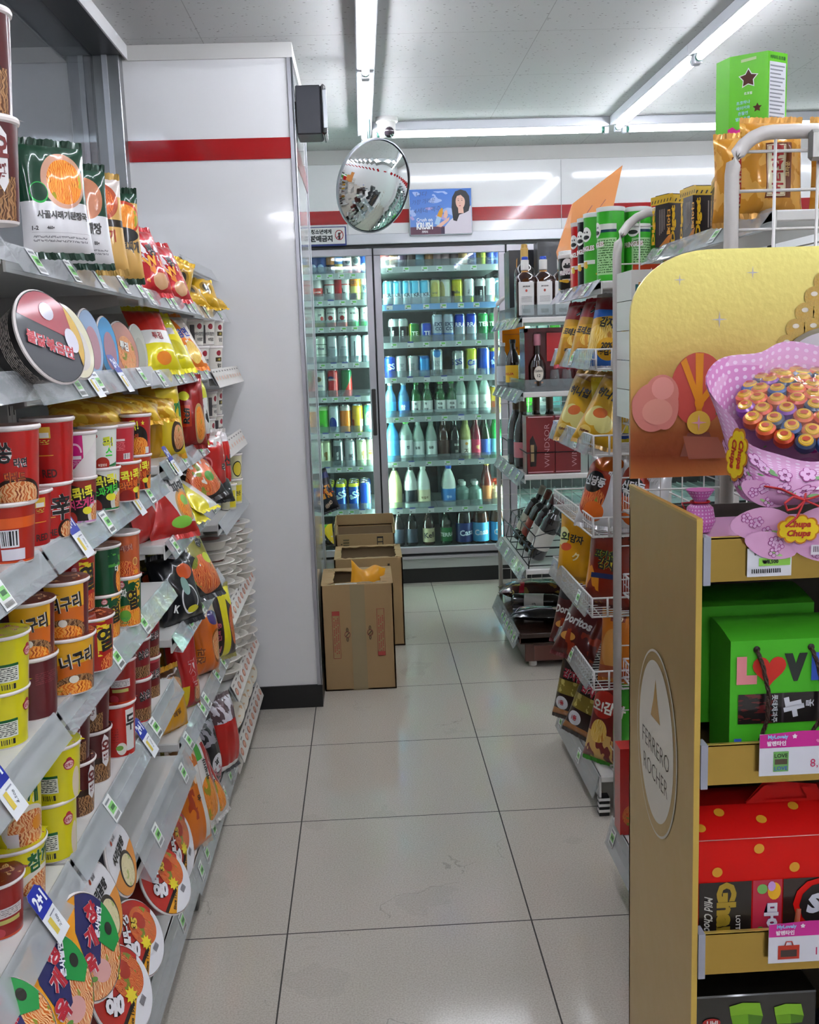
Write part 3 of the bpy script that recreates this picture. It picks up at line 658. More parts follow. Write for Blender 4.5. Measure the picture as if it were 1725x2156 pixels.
CANS = {  # name: (height, base, layers, lettering, description)
 'blueb': (.13, '#2c4f9c', [e_(.5, .35, .1, .18, '#a9c4ea')], [], 'dark blue can with pale round badge'),
 'oranged': (.13, '#2a2630', [r_(.3, .5, .7, .9, '#b8742c'), r_(0, 0, 1, .25, '#23306e')], [], 'dark can with orange panel'),
 'skyy': (.15, '#5b8cc8', [r_(0, 0, 1, .45, '#c8b45a')], [], 'sky blue and mustard can'),
 'pinkw': (.115, '#c9c2c4', [e_(.5, .3, .2, .2, '#c8606c'), e_(.5, .72, .08, .14, '#5e6a72')], [], 'pale can with pink fruit badge'),
 'whred': (.155, '#dfe0dc', [r_(.3, .25, .7, .55, '#c02a22')], [('LAGER', 0, .4, .010, '#f0e8e4', 0)], 'white can with red label block'),
 'whline': (.16, '#dcdedb', [r_(0, .62, 1, .66, '#b04038'), r_(0, 0, 1, .1, '#c06a64')], [('L', 0, .42, .03, '#303438', .1)], 'white can with thin red line'),
 'redw': (.16, '#a81f22', [r_(0, 0, 1, .1, '#501018')], [], 'plain red can'),
 'yelor': (.165, '#d8cc78', [r_(.3, .55, .7, .82, '#d87e1c'), e_(.45, .2, .12, .1, '#3a3040')], [('OT', 0, .68, .02, '#302820', 0)], 'yellow can with orange panel'),
 'whblue': (.165, '#d4e0e0', [r_(.3, .2, .7, .6, '#a0b6bc')], [('K', 0, .5, .03, '#2a3c50', .2)], 'pale can with blue-grey panel'),
 'jimy': (.122, '#dfe2d8', [r_(0, 0, 1, .3, '#b8a23a'), e_(.55, .5, .05, .1, '#b83a34')], [('JIM', -.004, .66, .014, '#28303a', .15)], 'white can with mustard base and red seal'),
 'jimr': (.122, '#dfe2dc', [r_(0, 0, 1, .3, '#b8433c'), e_(.5, .52, .07, .11, '#a0322e')], [('JIM BEAM', 0, .74, .010, '#22282c', 0)], 'white and red can with red seal'),
 'jimg': (.122, '#dfe8e0', [r_(0, 0, 1, .32, '#3cb058')], [('M BEAM', .004, .72, .010, '#22282c', 0)], 'white and green can'),
 'hoe': (.168, '#cdd8cc', [r_(0, .70, 1, .73, '#5a7a5c'), r_(0, .35, 1, .37, '#6a8a6c')], [('Hoe', 0, .58, .018, '#2c3a4a', 0)], 'tall pale green can'),
 'silv': (.168, '#b4bcc0', [r_(.35, .2, .65, .55, '#8f9aa0')], [('max', 0, .6, .012, '#4a5660', 0)], 'tall silver can'),
 'whtall': (.168, '#d3e4e6', [r_(.48, .2, .52, .8, '#5a666e')], [], 'tall white can with upright lettering'),
 'whredo': (.168, '#d3e4e6', [e_(.55, .55, .1, .12, '#d86a4a'), e_(.55, .55, .07, .07, '#f0e4da')], [], 'tall white can with red oval'),
 'wheat': (.168, '#d5d8d2', [e_(.45, .68, .09, .09, '#8a7a4a'), e_(.45, .68, .06, .06, '#342c24')], [('PAUL', 0, .45, .012, '#2a4a7a', 0)], 'tall white can with round brown badge'),
 'redtall': (.168, '#c02428', [r_(.55, 0, .6, 1, '#e88a8c'), e_(.45, .7, .1, .08, '#24306a')], [('ESTRELL', 0, .66, .010, '#f0d8c8', 0)], 'tall red can'),
 'grred': (.168, '#1f6c3c', [('p', 1, -.45, .36, '#c83a34')], [], 'tall green and red can'),
 'green': (.168, '#4fbf34', [r_(0, .85, 1, 1, '#b8e8a0')], [('fiji', 0, .3, .024, '#143c14', 1.2)], 'tall bright green can'),
 'bluew': (.168, '#c4d2d8', [e_(.45, .35, .12, .25, '#2a3f9c')], [], 'tall pale can with blue crest'),
 'orange': (.168, '#d97a1c', [r_(0, .82, 1, 1, '#d5d2ce')], [], 'tall orange can'),
 'gold': (.168, '#c9a22c', [r_(.6, .1, .75, .5, '#e4e0d8'), r_(.3, .1, .42, .5, '#8a3a1c')], [], 'tall gold can'),
 'teal': (.168, '#5fc4bc', [e_(.5, .45, .14, .32, '#dcefe8')], [('C', 0, .6, .02, '#2a9c94', 0)], 'tall teal can with white arch'),
 'silv2': (.168, '#b7bfc0', [r_(.36, .1, .6, .8, '#5d666c')], [('SILVER', 0, .45, .012, '#e8ecec', Kk)], 'tall silver can with grey band'),
 'silvk': (.168, '#b9c0c2', [r_(.42, .15, .58, .5, '#8d979c')], [('·K·', 0, .42, .02, '#1c2024', 0)], 'tall silver can with black letter'),
 'cream': (.168, '#d6dcb8', [r_(.5, .3, .56, .6, '#8f7a3c')], [('B', 0, .5, .022, '#80602a', 0)], 'tall cream can'),
 'creamo': (.168, '#e2e4c0', [e_(.5, .5, .12, .05, '#e0a050'), e_(.5, .6, .1, .03, '#e0a050')], [('IPA', 0, .4, .012, '#504a30', 0)], 'tall cream can with orange sunburst'),
 'cass': (.168, '#1c4fa8', [r_(0, .86, 1, 1, '#d8d63c'), r_(.58, 0, .62, .86, '#7ab0e8')], [('aSS', 0, .58, .042, '#c6ecf0', .35)], 'tall blue and yellow can with large white lettering'),
 'bluep': (.168, '#2450b4', [r_(.6, 0, .66, 1, '#c8e4f4'), r_(.42, .05, .54, .25, '#c4d4e4')], [], 'tall plain blue can'),
 'krush': (.15, '#5ab4d2', [r_(0, 0, 1, .5, '#b8ccd4'), r_(.55, 0, .6, 1, '#d4f4fa')], [('KR', 0, .45, .022, '#2a3a44', .1)], 'icy blue and silver can'),
 'yel1': (.15, '#c8c88c', [e_(.5, .5, .14, .42, '#b8b05a'), r_(.6, 0, .64, 1, '#eef29c')], [('u-ai', 0, .5, .014, '#4a4830', 0)], 'straw yellow can with oval label'),
 'grey1': (.15, '#b4bab0', [e_(.4, .5, .1, .42, '#a49c60')], [], 'grey can with mustard oval'),
 'yel2': (.15, '#b8b42c', [r_(.0, 0, .42, .55, '#3a3a28')], [('ello', 0, .5, .018, '#2c2c1c', 0)], 'mustard yellow can with black word'),
 'whk': (.15, '#c4cccc', [e_(.6, .2, .07, .1, '#d8d02c')], [('카스', 0, .5, .014, '#28303a', Kk)], 'light grey can with yellow dot'),
 'black': (.15, '#1c1c1e', [r_(0, .7, 1, 1, '#a8b0ac')], [('호로요이', 0, .4, .012, '#e4e6e4', -Kk)], 'black can with white upright lettering'),
 'round': (.15, '#38505e', [e_(.5, .5, .2, .4, '#b4ccd4'), e_(.5, .5, .16, .33, '#3a4a54'), e_(.6, .5, .05, .25, '#d8d848')], [], 'dark can with large round badge'),
 'tgr': (.122, '#2d7a34', [r_(.3, 0, .4, 1, '#d6e23c')], [('TE', .006, .5, .026, '#e8f0e4', 0)], 'short green can with white lettering'),
 'tbl': (.122, '#2446b0', [r_(.3, 0, .38, 1, '#b8c8d4'), r_(0, 0, 1, .35, '#a0acb8')], [('TE', .006, .5, .026, '#e8eef4', 0)], 'short blue and silver can'),
 'extra': (.168, '#a9b6c2', [('p', .6, 1, .78, '#a9b6c2'), ('r', 0, 0, 1, .35, '#5878b4')], [('EXT', 0, .66, .022, '#1c2c50', 0), ('CO', 0, .5, .022, '#1c2c50', 0)], 'tall silver can lettered in navy'),
 'tblt': (.168, '#2040b0', [r_(0, 0, 1, .55, '#98a6b2'), r_(.6, 0, .66, 1, '#e4ecf0')], [('RRA', 0, .62, .026, '#e8eef4', 0)], 'tall blue and grey can'),
 'tgrt': (.168, '#1d5c34', [('p', 1, 1, 1.05, '#2f7f44')], [('TER', 0, .62, .026, '#dfeee2', 0)], 'tall dark green can'),
 'ssb': (.135, '#1f48b8', [], [('SS', 0, .55, .036, '#e4eef6', .15)], 'blue can with white lettering'),
 'ssil': (.135, '#aab2b4', [], [('프레', 0, .5, .024, '#5c666c', Kk)], 'silver can with grey scribble'),
 'sslt': (.135, '#3f92d4', [r_(0, .85, 1, 1, '#2a6cb0'), r_(.45, .1, .6, .3, '#9ac8e8')], [], 'light blue can'),
 'is00': (.168, '#bcc6c6', [e_(.5, .85, .12, .14, '#4a86c4')], [('IS', 0, .5, .034, '#7c888c', -.1), ('00', 0, .2, .03, '#2c3440', -.1)], 'tall silver can with blue disc on top'),
 'ssw': (.155, '#c0cac4', [], [('SS', 0, .58, .036, '#1c2c7c', .2)], 'white-silver can with navy lettering'),
 'cassy': (.168, '#c4c83c', [r_(.42, 0, 1, .6, '#c8d4ca')], [('Ca', .006, .5, .036, '#1c3c9c', .2)], 'tall yellow can with blue lettering'),
 'bx_red': (.10, '#b03a34', [r_(.3, .2, .7, .6, '#e4d4c8')], [], 'small red can'),
 'bx_or': (.11, '#b87a3c', [], [], 'small brown-orange can'), 'bx_pur': (.13, '#4c3c5c', [r_(.3, .3, .7, .6, '#8a6a8a')], [], 'small dark purple can'),
 'bx_blu': (.13, '#6a98b4', [r_(0, .3, 1, .5, '#8ab4cc')], [], 'small steel blue can'), 'bx_brn': (.11, '#6a4844', [], [], 'small brown can'), 'bx_pnk': (.10, '#c8a0a4', [], [], 'small pink can'),
 'bx_yel': (.13, '#c8c832', [e_(.5, .6, .14, .2, '#8a8c2c')], [], 'small yellow can'), 'bx_ind': (.12, '#4656a4', [], [('2+1', 0, .3, .02, '#e4e8f4', 0)], 'small indigo can'),
 'bx_org': (.11, '#c08044', [e_(.5, .5, .16, .3, '#e4b070')], [], 'small orange can'), 'bx_wb': (.13, '#c4ccdc', [e_(.5, .6, .16, .28, '#36428c'), r_(0, 0, 1, .3, '#36428c')], [], 'small white can with navy disc')}

BPROF = {  # outline as (radius, height); b0,b1 label zone; s = band from which it is cap
 'soju': ([(.028, 0), (.0325, .006), (.0325, .115), (.028, .138), (.0145, .168), (.0125, .195)], (.0150, .195, .217), (.030, .100)),
 'slim': ([(.028, 0), (.034, .008), (.035, .14), (.026, .18), (.013, .215), (.0125, .248)], (.015, .246, .268), (.030, .125)),
 'pet': ([(.034, 0), (.041, .012), (.042, .14), (.040, .165), (.026, .20), (.015, .225), (.014, .236)], (.019, .234, .262), (.030, .135)),
 'makg': ([(.036, 0), (.042, .01), (.0425, .13), (.038, .165), (.025, .205), (.015, .225), (.014, .235)], (.0175, .234, .255), (.035, .115)),
 'beer': ([(.030, 0), (.036, .008), (.036, .125), (.031, .150), (.016, .185), (.0135, .225)], (.0165, .222, .240), (.02, .105)),
 'bpet': ([(.045, 0), (.052, .012), (.052, .14), (.045, .19), (.022, .24), (.016, .262)], (.021, .258, .285), (.015, .13)),
 'squat': ([(.040, 0), (.047, .008), (.047, .085), (.042, .105), (.020, .120), (.016, .132)], (.019, .128, .152), (.02, .08)),
 'wine': ([(.034, 0), (.038, .006), (.038, .19), (.030, .215), (.015, .235), (.014, .300)], (.0155, .262, .305), (.055, .145)),
 'champ': ([(.038, 0), (.044, .01), (.044, .16), (.034, .205), (.018, .245), (.015, .295)], (.0175, .225, .315), (.05, .12))}
def make_bottle(shape, glass, cap, label=None, texts=(), lab_art=None, half=False):
    def mk(name):
        pr, (cr, c0, c1), (l0, l1) = BPROF[shape]
        b = MB(); g = glass if not isinstance(glass, str) else mat(glass, .08, coat=.5)
        b.lathe(pr, g, 20)
        o = b.build(name)
        B('cap', lambda q: q.lathe([(cr * .9, c0), (cr, c0 + .003), (cr, c1 - .003), (cr * .85, c1)], mat(cap, .35, .3), 16), o)
        if label:
            R = max(p[0] for p in pr)
            def lb(q):
                lm = lab_art or mat(label, .5)
                n = 22; a_ = 1.25 if half else pi
                S = cone_s(R + .0005, R + .0005, l1 - l0, l0)
                q.grid(S, -a_ * R, a_ * R, 0, l1 - l0, lm, n, 2)
                for t, u, v, hh, c, rot in texts: q.text(S, t, u, v * (l1 - l0), hh, mat(c, .5), rot=rot, off=.0006, fat=.03)
            B('label', lb, o)
        return o
    return mk
CLR = clear('#c8e4d8', .22, .05, 1.5, 'clear_glass'); CLB = clear('#8cc8ea', .5, .05, 1.5, 'blue_pet'); GRN = mat('#0f6a26', .06, coat=.7, name='green_glass', trans=.35)
DKG = mat('#14100e', .06, coat=.7, name='dark_glass'); BRG = mat('#3a1d10', .06, coat=.7, name='brown_glass'); MILK = mat('#d9e4dc', .3, coat=.4)
YG = clear('#d8d88c', .5, .05, 1.5, 'straw_glass'); CLK = clear('#eafaf4', .3, .05, 1.5, 'water_glass')
BOTS = {
 'sj_b1': ('soju', CLB, '#b8c4c4', '#4aa8cc', [], 'soju bottle with pale blue label'), 'sj_b2': ('soju', clear('#7ec0e8', .45, .05), '#a8b4b8', '#2f7fd0', [('참', 0, .5, .03, '#e4ecf0', 0)], 'soju bottle with bright blue label'),
 'sj_g1': ('soju', GRN, '#3a7a40', '#dfe6e0', [('참', -.002, .75, .014, '#24303a', 0), ('이슬', 0, .3, .014, '#24303a', 0)], 'green soju bottle with white label'),
 'sj_g2': ('soju', GRN, '#55a858', '#dfe6e0', [('처음', 0, .72, .016, '#20282c', 0), ('처럼', 0, .35, .016, '#20282c', 0)], 'green soju bottle with white two-line label'),
 'sj_c': ('slim', CLK, '#a8b8b0', '#c8d4cc', [('새로', 0, .5, .018, '#6a7672', 0)], 'clear soju bottle with frosted label'),
 'gold': ('slim', clear('#f0cc60', .5, .05), '#cdd0b8', '#dcdcb0', [], 'golden liquor bottle'),
 'petb': ('pet', clear('#58b4ec', .75, .05), '#3ea4e4', '#4aa6e0', [], 'blue plastic bottle'), 'petg': ('pet', CLK, '#4cc838', '#d4dedc', [('참', .016, .6, .02, '#30485c', 0)], 'clear plastic bottle with green cap'),
 'cg': ('slim', CLK, '#b4c4c0', '#d0dcd8', [('일품', 0, .6, .016, '#303c3c', 0)], 'clear glass bottle with white label'), 'br': ('slim', BRG, '#d8a890', '#3c2018', [], 'brown bottle with pale cap'),
 'blk': ('slim', DKG, '#141414', '#1a1c1c', [('화요', 0, .7, .016, '#d4d8d0', 0), ('25', 0, .3, .014, '#d4d8d0', 0)], 'black bottle with black and white label'),
 'wht': ('slim', YG, '#9cb0a0', '#d8d4c8', [('ス', 0, .3, .022, '#4a3020', 0), ('●', .004, .75, .018, '#e0a850', 0)], 'straw bottle with white label'),
 'pnk': ('slim', mat('#7a2030', .08, coat=.6), '#e0406c', '#c83a5a', [('매', .004, .5, .026, '#e8c080', 0)], 'pink-labelled bottle with pink cap'),
 'dkb': ('slim', mat('#20301c', .1, coat=.5), '#2c3c7c', '#34509c', [], 'dark bottle with blue cap'), 'gr2': ('slim', mat('#1f8f3c', .08, coat=.6), '#3c9ce0', '#7ad0c8', [], 'bright green bottle with blue cap'),
 'mky': ('makg', mat('#d8dc98', .3, coat=.4), '#3c3c38', None, [], 'yellow rice wine bottle'), 'mkw': ('makg', MILK, '#2a2c2c', None, [], 'white rice wine bottle with black cap'),
 'mkw2': ('makg', MILK, '#dfe6e0', '#d8d4b0', [('막걸리', 0, .4, .016, '#6a4a2a', 0)], 'white rice wine bottle with cream label'), 'mkbl': ('makg', MILK, '#2c5cc8', '#3a7cc0', [('장수', 0, .4, .018, '#c4dcf0', 0)], 'white rice wine bottle with blue cap and label'),
 'mkd': ('makg', MILK, '#2a2c2c', '#16202c', [], 'white rice wine bottle with navy band'),
 'sq': ('squat', clear('#7fa49a', .5, .05), '#c4ccc8', None, [], 'squat frosted bottle'), 'sq2': ('squat', clear('#8fb4a8', .55, .05), '#d4dcd8', None, [], 'squat green-grey bottle'),
 'rdg': ('slim', mat('#5c1c14', .1, coat=.6), '#c8a83c', '#b06c3c', [], 'red-brown bottle with gold cap'), 'orc': ('squat', mat('#d8c09c', .2, coat=.5), '#d84c34', None, [], 'round cream bottle with red cap'),
 'brb': ('beer', DKG, '#2c4ca4', '#202838', [], 'dark beer bottle with blue cap'), 'kel': ('beer', BRG, '#a85c30', '#c8bc94', [('Kell', 0, .5, .034, '#181818', .1)], 'brown beer bottle with cream label'),
 'ter': ('beer', mat('#0c2c18', .08, coat=.6), '#2c7c3c', '#1c6c34', [('TERRA', 0, .5, .024, '#dcecdf', 0)], 'green beer bottle with green label'),
 'csd': ('bpet', DKG, '#20283c', '#1c2c6c', [('Cass', 0, .5, .036, '#d8e4f0', .1)], 'large dark plastic beer bottle with navy label'),
 'csb': ('bpet', BRG, '#2c7cd8', '#4aa4d8', [('Cass', 0, .5, .036, '#e4f0f8', .1)], 'large brown plastic beer bottle with sky blue label'),
 'gcap': ('beer', BRG, '#d0a850', '#5c2c1c', [], 'brown beer bottle with gold cap')}
for s_ in 'mkd': pass

def can(key, loc, label, group, rot=0):
    h, base, ly, tx, d = CANS[key]
    return place('can_' + key, make_can(h, base, ly, tx), 'drink_can', loc, (0, 0, rot), None, label, 'can', group)
def bottle(key, loc, label, group, rot=0):
    sh, g, cap, lab, tx, d = BOTS[key]
    return place('bot_' + key, make_bottle(sh, g, cap, lab, tx), 'drink_bottle', loc, (0, 0, rot), None, label, 'bottle', group)

ORD = ['leftmost', 'second', 'third', 'fourth', 'fifth', 'sixth', 'seventh', 'eighth', 'ninth']
SHELF = ['top', 'second', 'third', 'fourth', 'fifth', 'sixth', 'seventh', 'eighth', 'ninth']
def fill_row(door, k, z, items, y=6.125, back=0):
    """items: (x, key); cans and bottles in front, `back` more behind each"""
    cnt = {}
    for x, key in items: cnt[key] = cnt.get(key, 0) + 1
    seen = {}
    where = 'on the %s shelf, %s cooler bay' % (SHELF[k], door)
    for x, key in items:
        f, T = (can, CANS) if key in CANS else (bottle, BOTS)
        d = T[key][-1]; i = seen.get(key, 0); seen[key] = i + 1
        lab = (d if len(d.split()) < 7 or cnt[key] == 1 and len(d.split()) < 9 else d.split(' with ')[0]) + ' ' + where
        if cnt[key] == 2: lab = ('left ', 'right ')[i] + lab
        elif cnt[key] > 2: lab = ORD[i] + ' ' + lab
        g = '%s on the %s shelf behind the %s cooler door' % ('cans' if T is CANS else 'bottles', SHELF[k], door)
        rr = random.uniform(-.25, .25)
        f(key, (x, y, z), lab, g, rr)
        for j in range(back):
            f(key, (x + random.uniform(-.002, .002), y + .088 * (j + 1), z), ('' if cnt[key] == 1 else (ORD[i] if cnt[key] > 2 else ('left', 'right')[i]) + ' ') + d.split(' with ')[0] + (' behind its twin, ' if j == 0 else ' at rear, ') + '%s shelf, %s bay' % (SHELF[k], door), g + ', rear rows', random.uniform(-3, 3))
# rows of the two visible cooler bays
fill_row('left-hand', 0, 1.823, [(-0.259, 'blueb'), (-0.212, 'blueb'), (-0.157, 'oranged'), (-0.116, 'skyy'), (-0.06, 'pinkw'), (-0.01, 'pinkw'), (0.039, 'blueb')], back=0)
fill_row('left-hand', 1, 1.672, [(-0.242, 'whred'), (-0.17, 'whline'), (-0.117, 'redw'), (-0.083, 'whline'), (-0.02, 'yelor'), (0.039, 'whblue')], back=0)
fill_row('left-hand', 2, 1.521, [(-0.238, 'jimy'), (-0.168, 'jimr'), (-0.101, 'jimr'), (-0.04, 'jimg'), (0.033, 'jimg')], back=0)
fill_row('left-hand', 3, 1.313, [(-0.239, 'hoe'), (-0.169, 'silv'), (-0.105, 'silv'), (-0.032, 'whtall'), (0.038, 'whredo')], back=0)
fill_row('left-hand', 4, 1.116, [(-0.248, 'wheat'), (-0.175, 'redtall'), (-0.096, 'grred')], back=0)
fill_row('left-hand', 5, 0.904, [(-0.247, 'green'), (-0.179, 'bluew'), (-0.111, 'orange'), (-0.04, 'gold'), (0.031, 'teal')], back=1)
fill_row('left-hand', 6, 0.700, [(-0.237, 'cream'), (-0.163, 'silv2'), (-0.092, 'silvk'), (-0.023, 'cream'), (0.037, 'creamo')], back=1)
fill_row('left-hand', 7, 0.440, [(-0.232, 'cass'), (-0.157, 'cass'), (-0.08, 'cass'), (-0.011, 'bluep')], back=2)
fill_row('left-hand', 8, 0.208, [(-0.187, 'gcap'), (-0.112, 'gcap'), (-0.046, 'gcap'), (0.018, 'gcap')], back=0)
fill_row('middle', 0, 1.850, [(0.162, 'bx_red'), (0.204, 'bx_or'), (0.257, 'bx_pur'), (0.31, 'bx_brn'), (0.362, 'bx_blu'), (0.415, 'bx_or'), (0.463, 'bx_pnk'), (0.51, 'bx_pnk'), (0.56, 'bx_brn'), (0.613, 'bx_org'), (0.666, 'bx_ind'), (0.722, 'bx_yel'), (0.772, 'bx_wb'), (0.817, 'bx_wb')], back=0)
fill_row('middle', 1, 1.636, [(0.171, 'krush'), (0.224, 'krush'), (0.28, 'krush'), (0.33, 'krush'), (0.386, 'krush'), (0.448, 'yel1'), (0.507, 'grey1'), (0.577, 'yel2'), (0.647, 'whk'), (0.714, 'black'), (0.773, 'whk'), (0.821, 'round')], back=0)
fill_row('middle', 2, 1.418, [(0.197, 'black'), (0.247, 'black'), (0.315, 'tgr'), (0.385, 'tbl'), (0.453, 'extra'), (0.52, 'extra'), (0.588, 'tblt'), (0.656, 'tblt'), (0.724, 'tgrt'), (0.791, 'tgrt')], back=0)
fill_row('middle', 3, 1.216, [(0.167, 'ssb'), (0.232, 'ssil'), (0.303, 'ssil'), (0.368, 'sslt'), (0.447, 'is00'), (0.577, 'ssw'), (0.651, 'cassy'), (0.728, 'bluep'), (0.796, 'cass')], back=1)
fill_row('middle', 4, 0.984, [(0.161, 'sj_b1'), (0.241, 'sj_b2'), (0.315, 'sj_g1'), (0.38, 'sj_g1'), (0.46, 'sj_g2'), (0.526, 'sj_g2'), (0.583, 'sj_c'), (0.657, 'sj_c'), (0.726, 'sj_c'), (0.794, 'gold')], back=1)
fill_row('middle', 5, 0.718, [(0.163, 'petb'), (0.246, 'petg'), (0.321, 'cg'), (0.398, 'cg'), (0.473, 'br'), (0.539, 'blk'), (0.608, 'wht'), (0.668, 'pnk'), (0.723, 'dkb'), (0.789, 'gr2')], back=1)
fill_row('middle', 6, 0.436, [(0.17, 'mky'), (0.265, 'mkd'), (0.34, 'mkw2'), (0.496, 'mkbl'), (0.58, 'sq'), (0.656, 'sq2'), (0.728, 'rdg'), (0.792, 'orc')], back=1)
fill_row('middle', 7, 0.208, [(0.182, 'brb'), (0.264, 'brb'), (0.365, 'kel'), (0.473, 'ter'), (0.583, 'csd'), (0.685, 'csb'), (0.793, 'csb')], back=0)
for k, z in enumerate(DZ2[:6]): fill_row('third', k, z, [(.93 + i * .075, ('sj_c', 'gr2', 'sj_g1', 'cg', 'teal', 'green')[(i + k) % 6]) for i in range(4)])
# ------------------------------------------------------------------ shelf units
DECK = mat('#dedcd8', .3, coat=.2, name='white_shelf'); LIPM = clear('#f0f3f5', .28, .07, 1.45, 'price_rail_plastic', .35)
SLOT = mat('#77777a', .5, name='back_panel_grey')
def tag_mesh():
    b = MB(); S = plane_s((0, 0, 0), (1, 0, 0), (0, 1, 0))
    b.poly(S, [(-.02, -.022), (.02, -.022), (.02, .022), (-.02, .022)], mat('#eef0ee', .4), .0008)
    b.poly(S, [(-.012, -.008), (.016, -.008), (.016, .009), (-.012, .009)], mat('#8fd67a', .4), .0012)
    b.poly(S, [(-.006, -.003), (.012, -.003), (.012, .004), (-.006, .004)], mat('#3c6a3c', .4), .0016)
    for i in range(9): b.poly(S, [(-.014 + i * .0034, -.019), (-.0125 + i * .0034, -.019), (-.0125 + i * .0034, -.012), (-.014 + i * .0034, -.012)], BLACK, .0012)
    b.poly(S, [(-.016, .013), (.010, .013), (.010, .017), (-.016, .017)], mat('#8a8c90', .4), .0012)
    return b
def promo_mesh():
    b = MB(); S = plane_s((0, 0, 0), (1, 0, 0), (0, 1, 0))
    b.poly(S, [(-.024, -.034), (.024, -.034), (.024, .044), (.018, .050), (-.018, .050), (-.024, .044)], mat('#eceef2', .35), .0014)
    b.poly(S, [(-.024, .010), (.024, .010), (.024, .044), (.018, .050), (-.018, .050), (-.024, .044)], mat('#1c2c9c', .3), .0020)
    b.text(S, '2+1', 0, .031, .021, mat('#f4f6fa', .4), fat=.05, off=.0024, curved=False, w=.036)
    b.poly(S, [(-.014, -.022), (-.002, -.022), (-.002, .002), (-.014, .002)], mat('#d8c050', .4), .0018)
    b.text(S, '2,500', .010, -.012, .007, mat('#5a5e68', .4), fat=.01, off=.0018, curved=False, rot=1.2)
    b.poly(S, [(-.002, .002), (.018, .002), (.018, .004), (-.002, .004)], mat('#8a8c98', .4), .0018)
    return b
TAGP = {}
def put_tag(kind, parent, M_):
    if kind not in TAGP:
        o = (tag_mesh() if kind == 'g' else promo_mesh()).build('price_tag' if kind == 'g' else 'promotion_tag'); TAGP[kind] = o
    else:
        o = TAGP[kind].copy(); COL.objects.link(o)
    o.parent = parent; o.matrix_local = M_
    return o

def rail(b, side, xf, z, y0, y1, m=None, out=.024, drop=.042, rise=.006):
    m = m or LIPM; x2 = xf + side * out
    for d in (0, .0012):
        b.add([(xf + side * d, y0, z + rise), (xf + side * d, y1, z + rise), (x2 + side * d, y1, z + rise - drop), (x2 + side * d, y0, z + rise - drop)], [(0, 1, 2, 3)] if d else [(3, 2, 1, 0)], m)
    b.add([(x2, y0, z + rise - drop), (x2, y1, z + rise - drop), (xf + side * .004, y1, z - .032), (xf + side * .004, y0, z - .032)], [(0, 1, 2, 3)], m)
def rail_frame(side, xf, z, y, out=.024, drop=.042, rise=.006, t=.5):
    """matrix that stands a tag on the rail, reading from the aisle"""
    up = Vector((-side * out, 0, drop)).normalized(); rt = Vector((0, side, 0)); n = rt.cross(up)
    p = Vector((xf + side * out * t, y, z + rise - drop * t)) + n * .0015
    M_ = Matrix((rt, up, n)).transposed().to_4x4(); M_.translation = p
    return M_

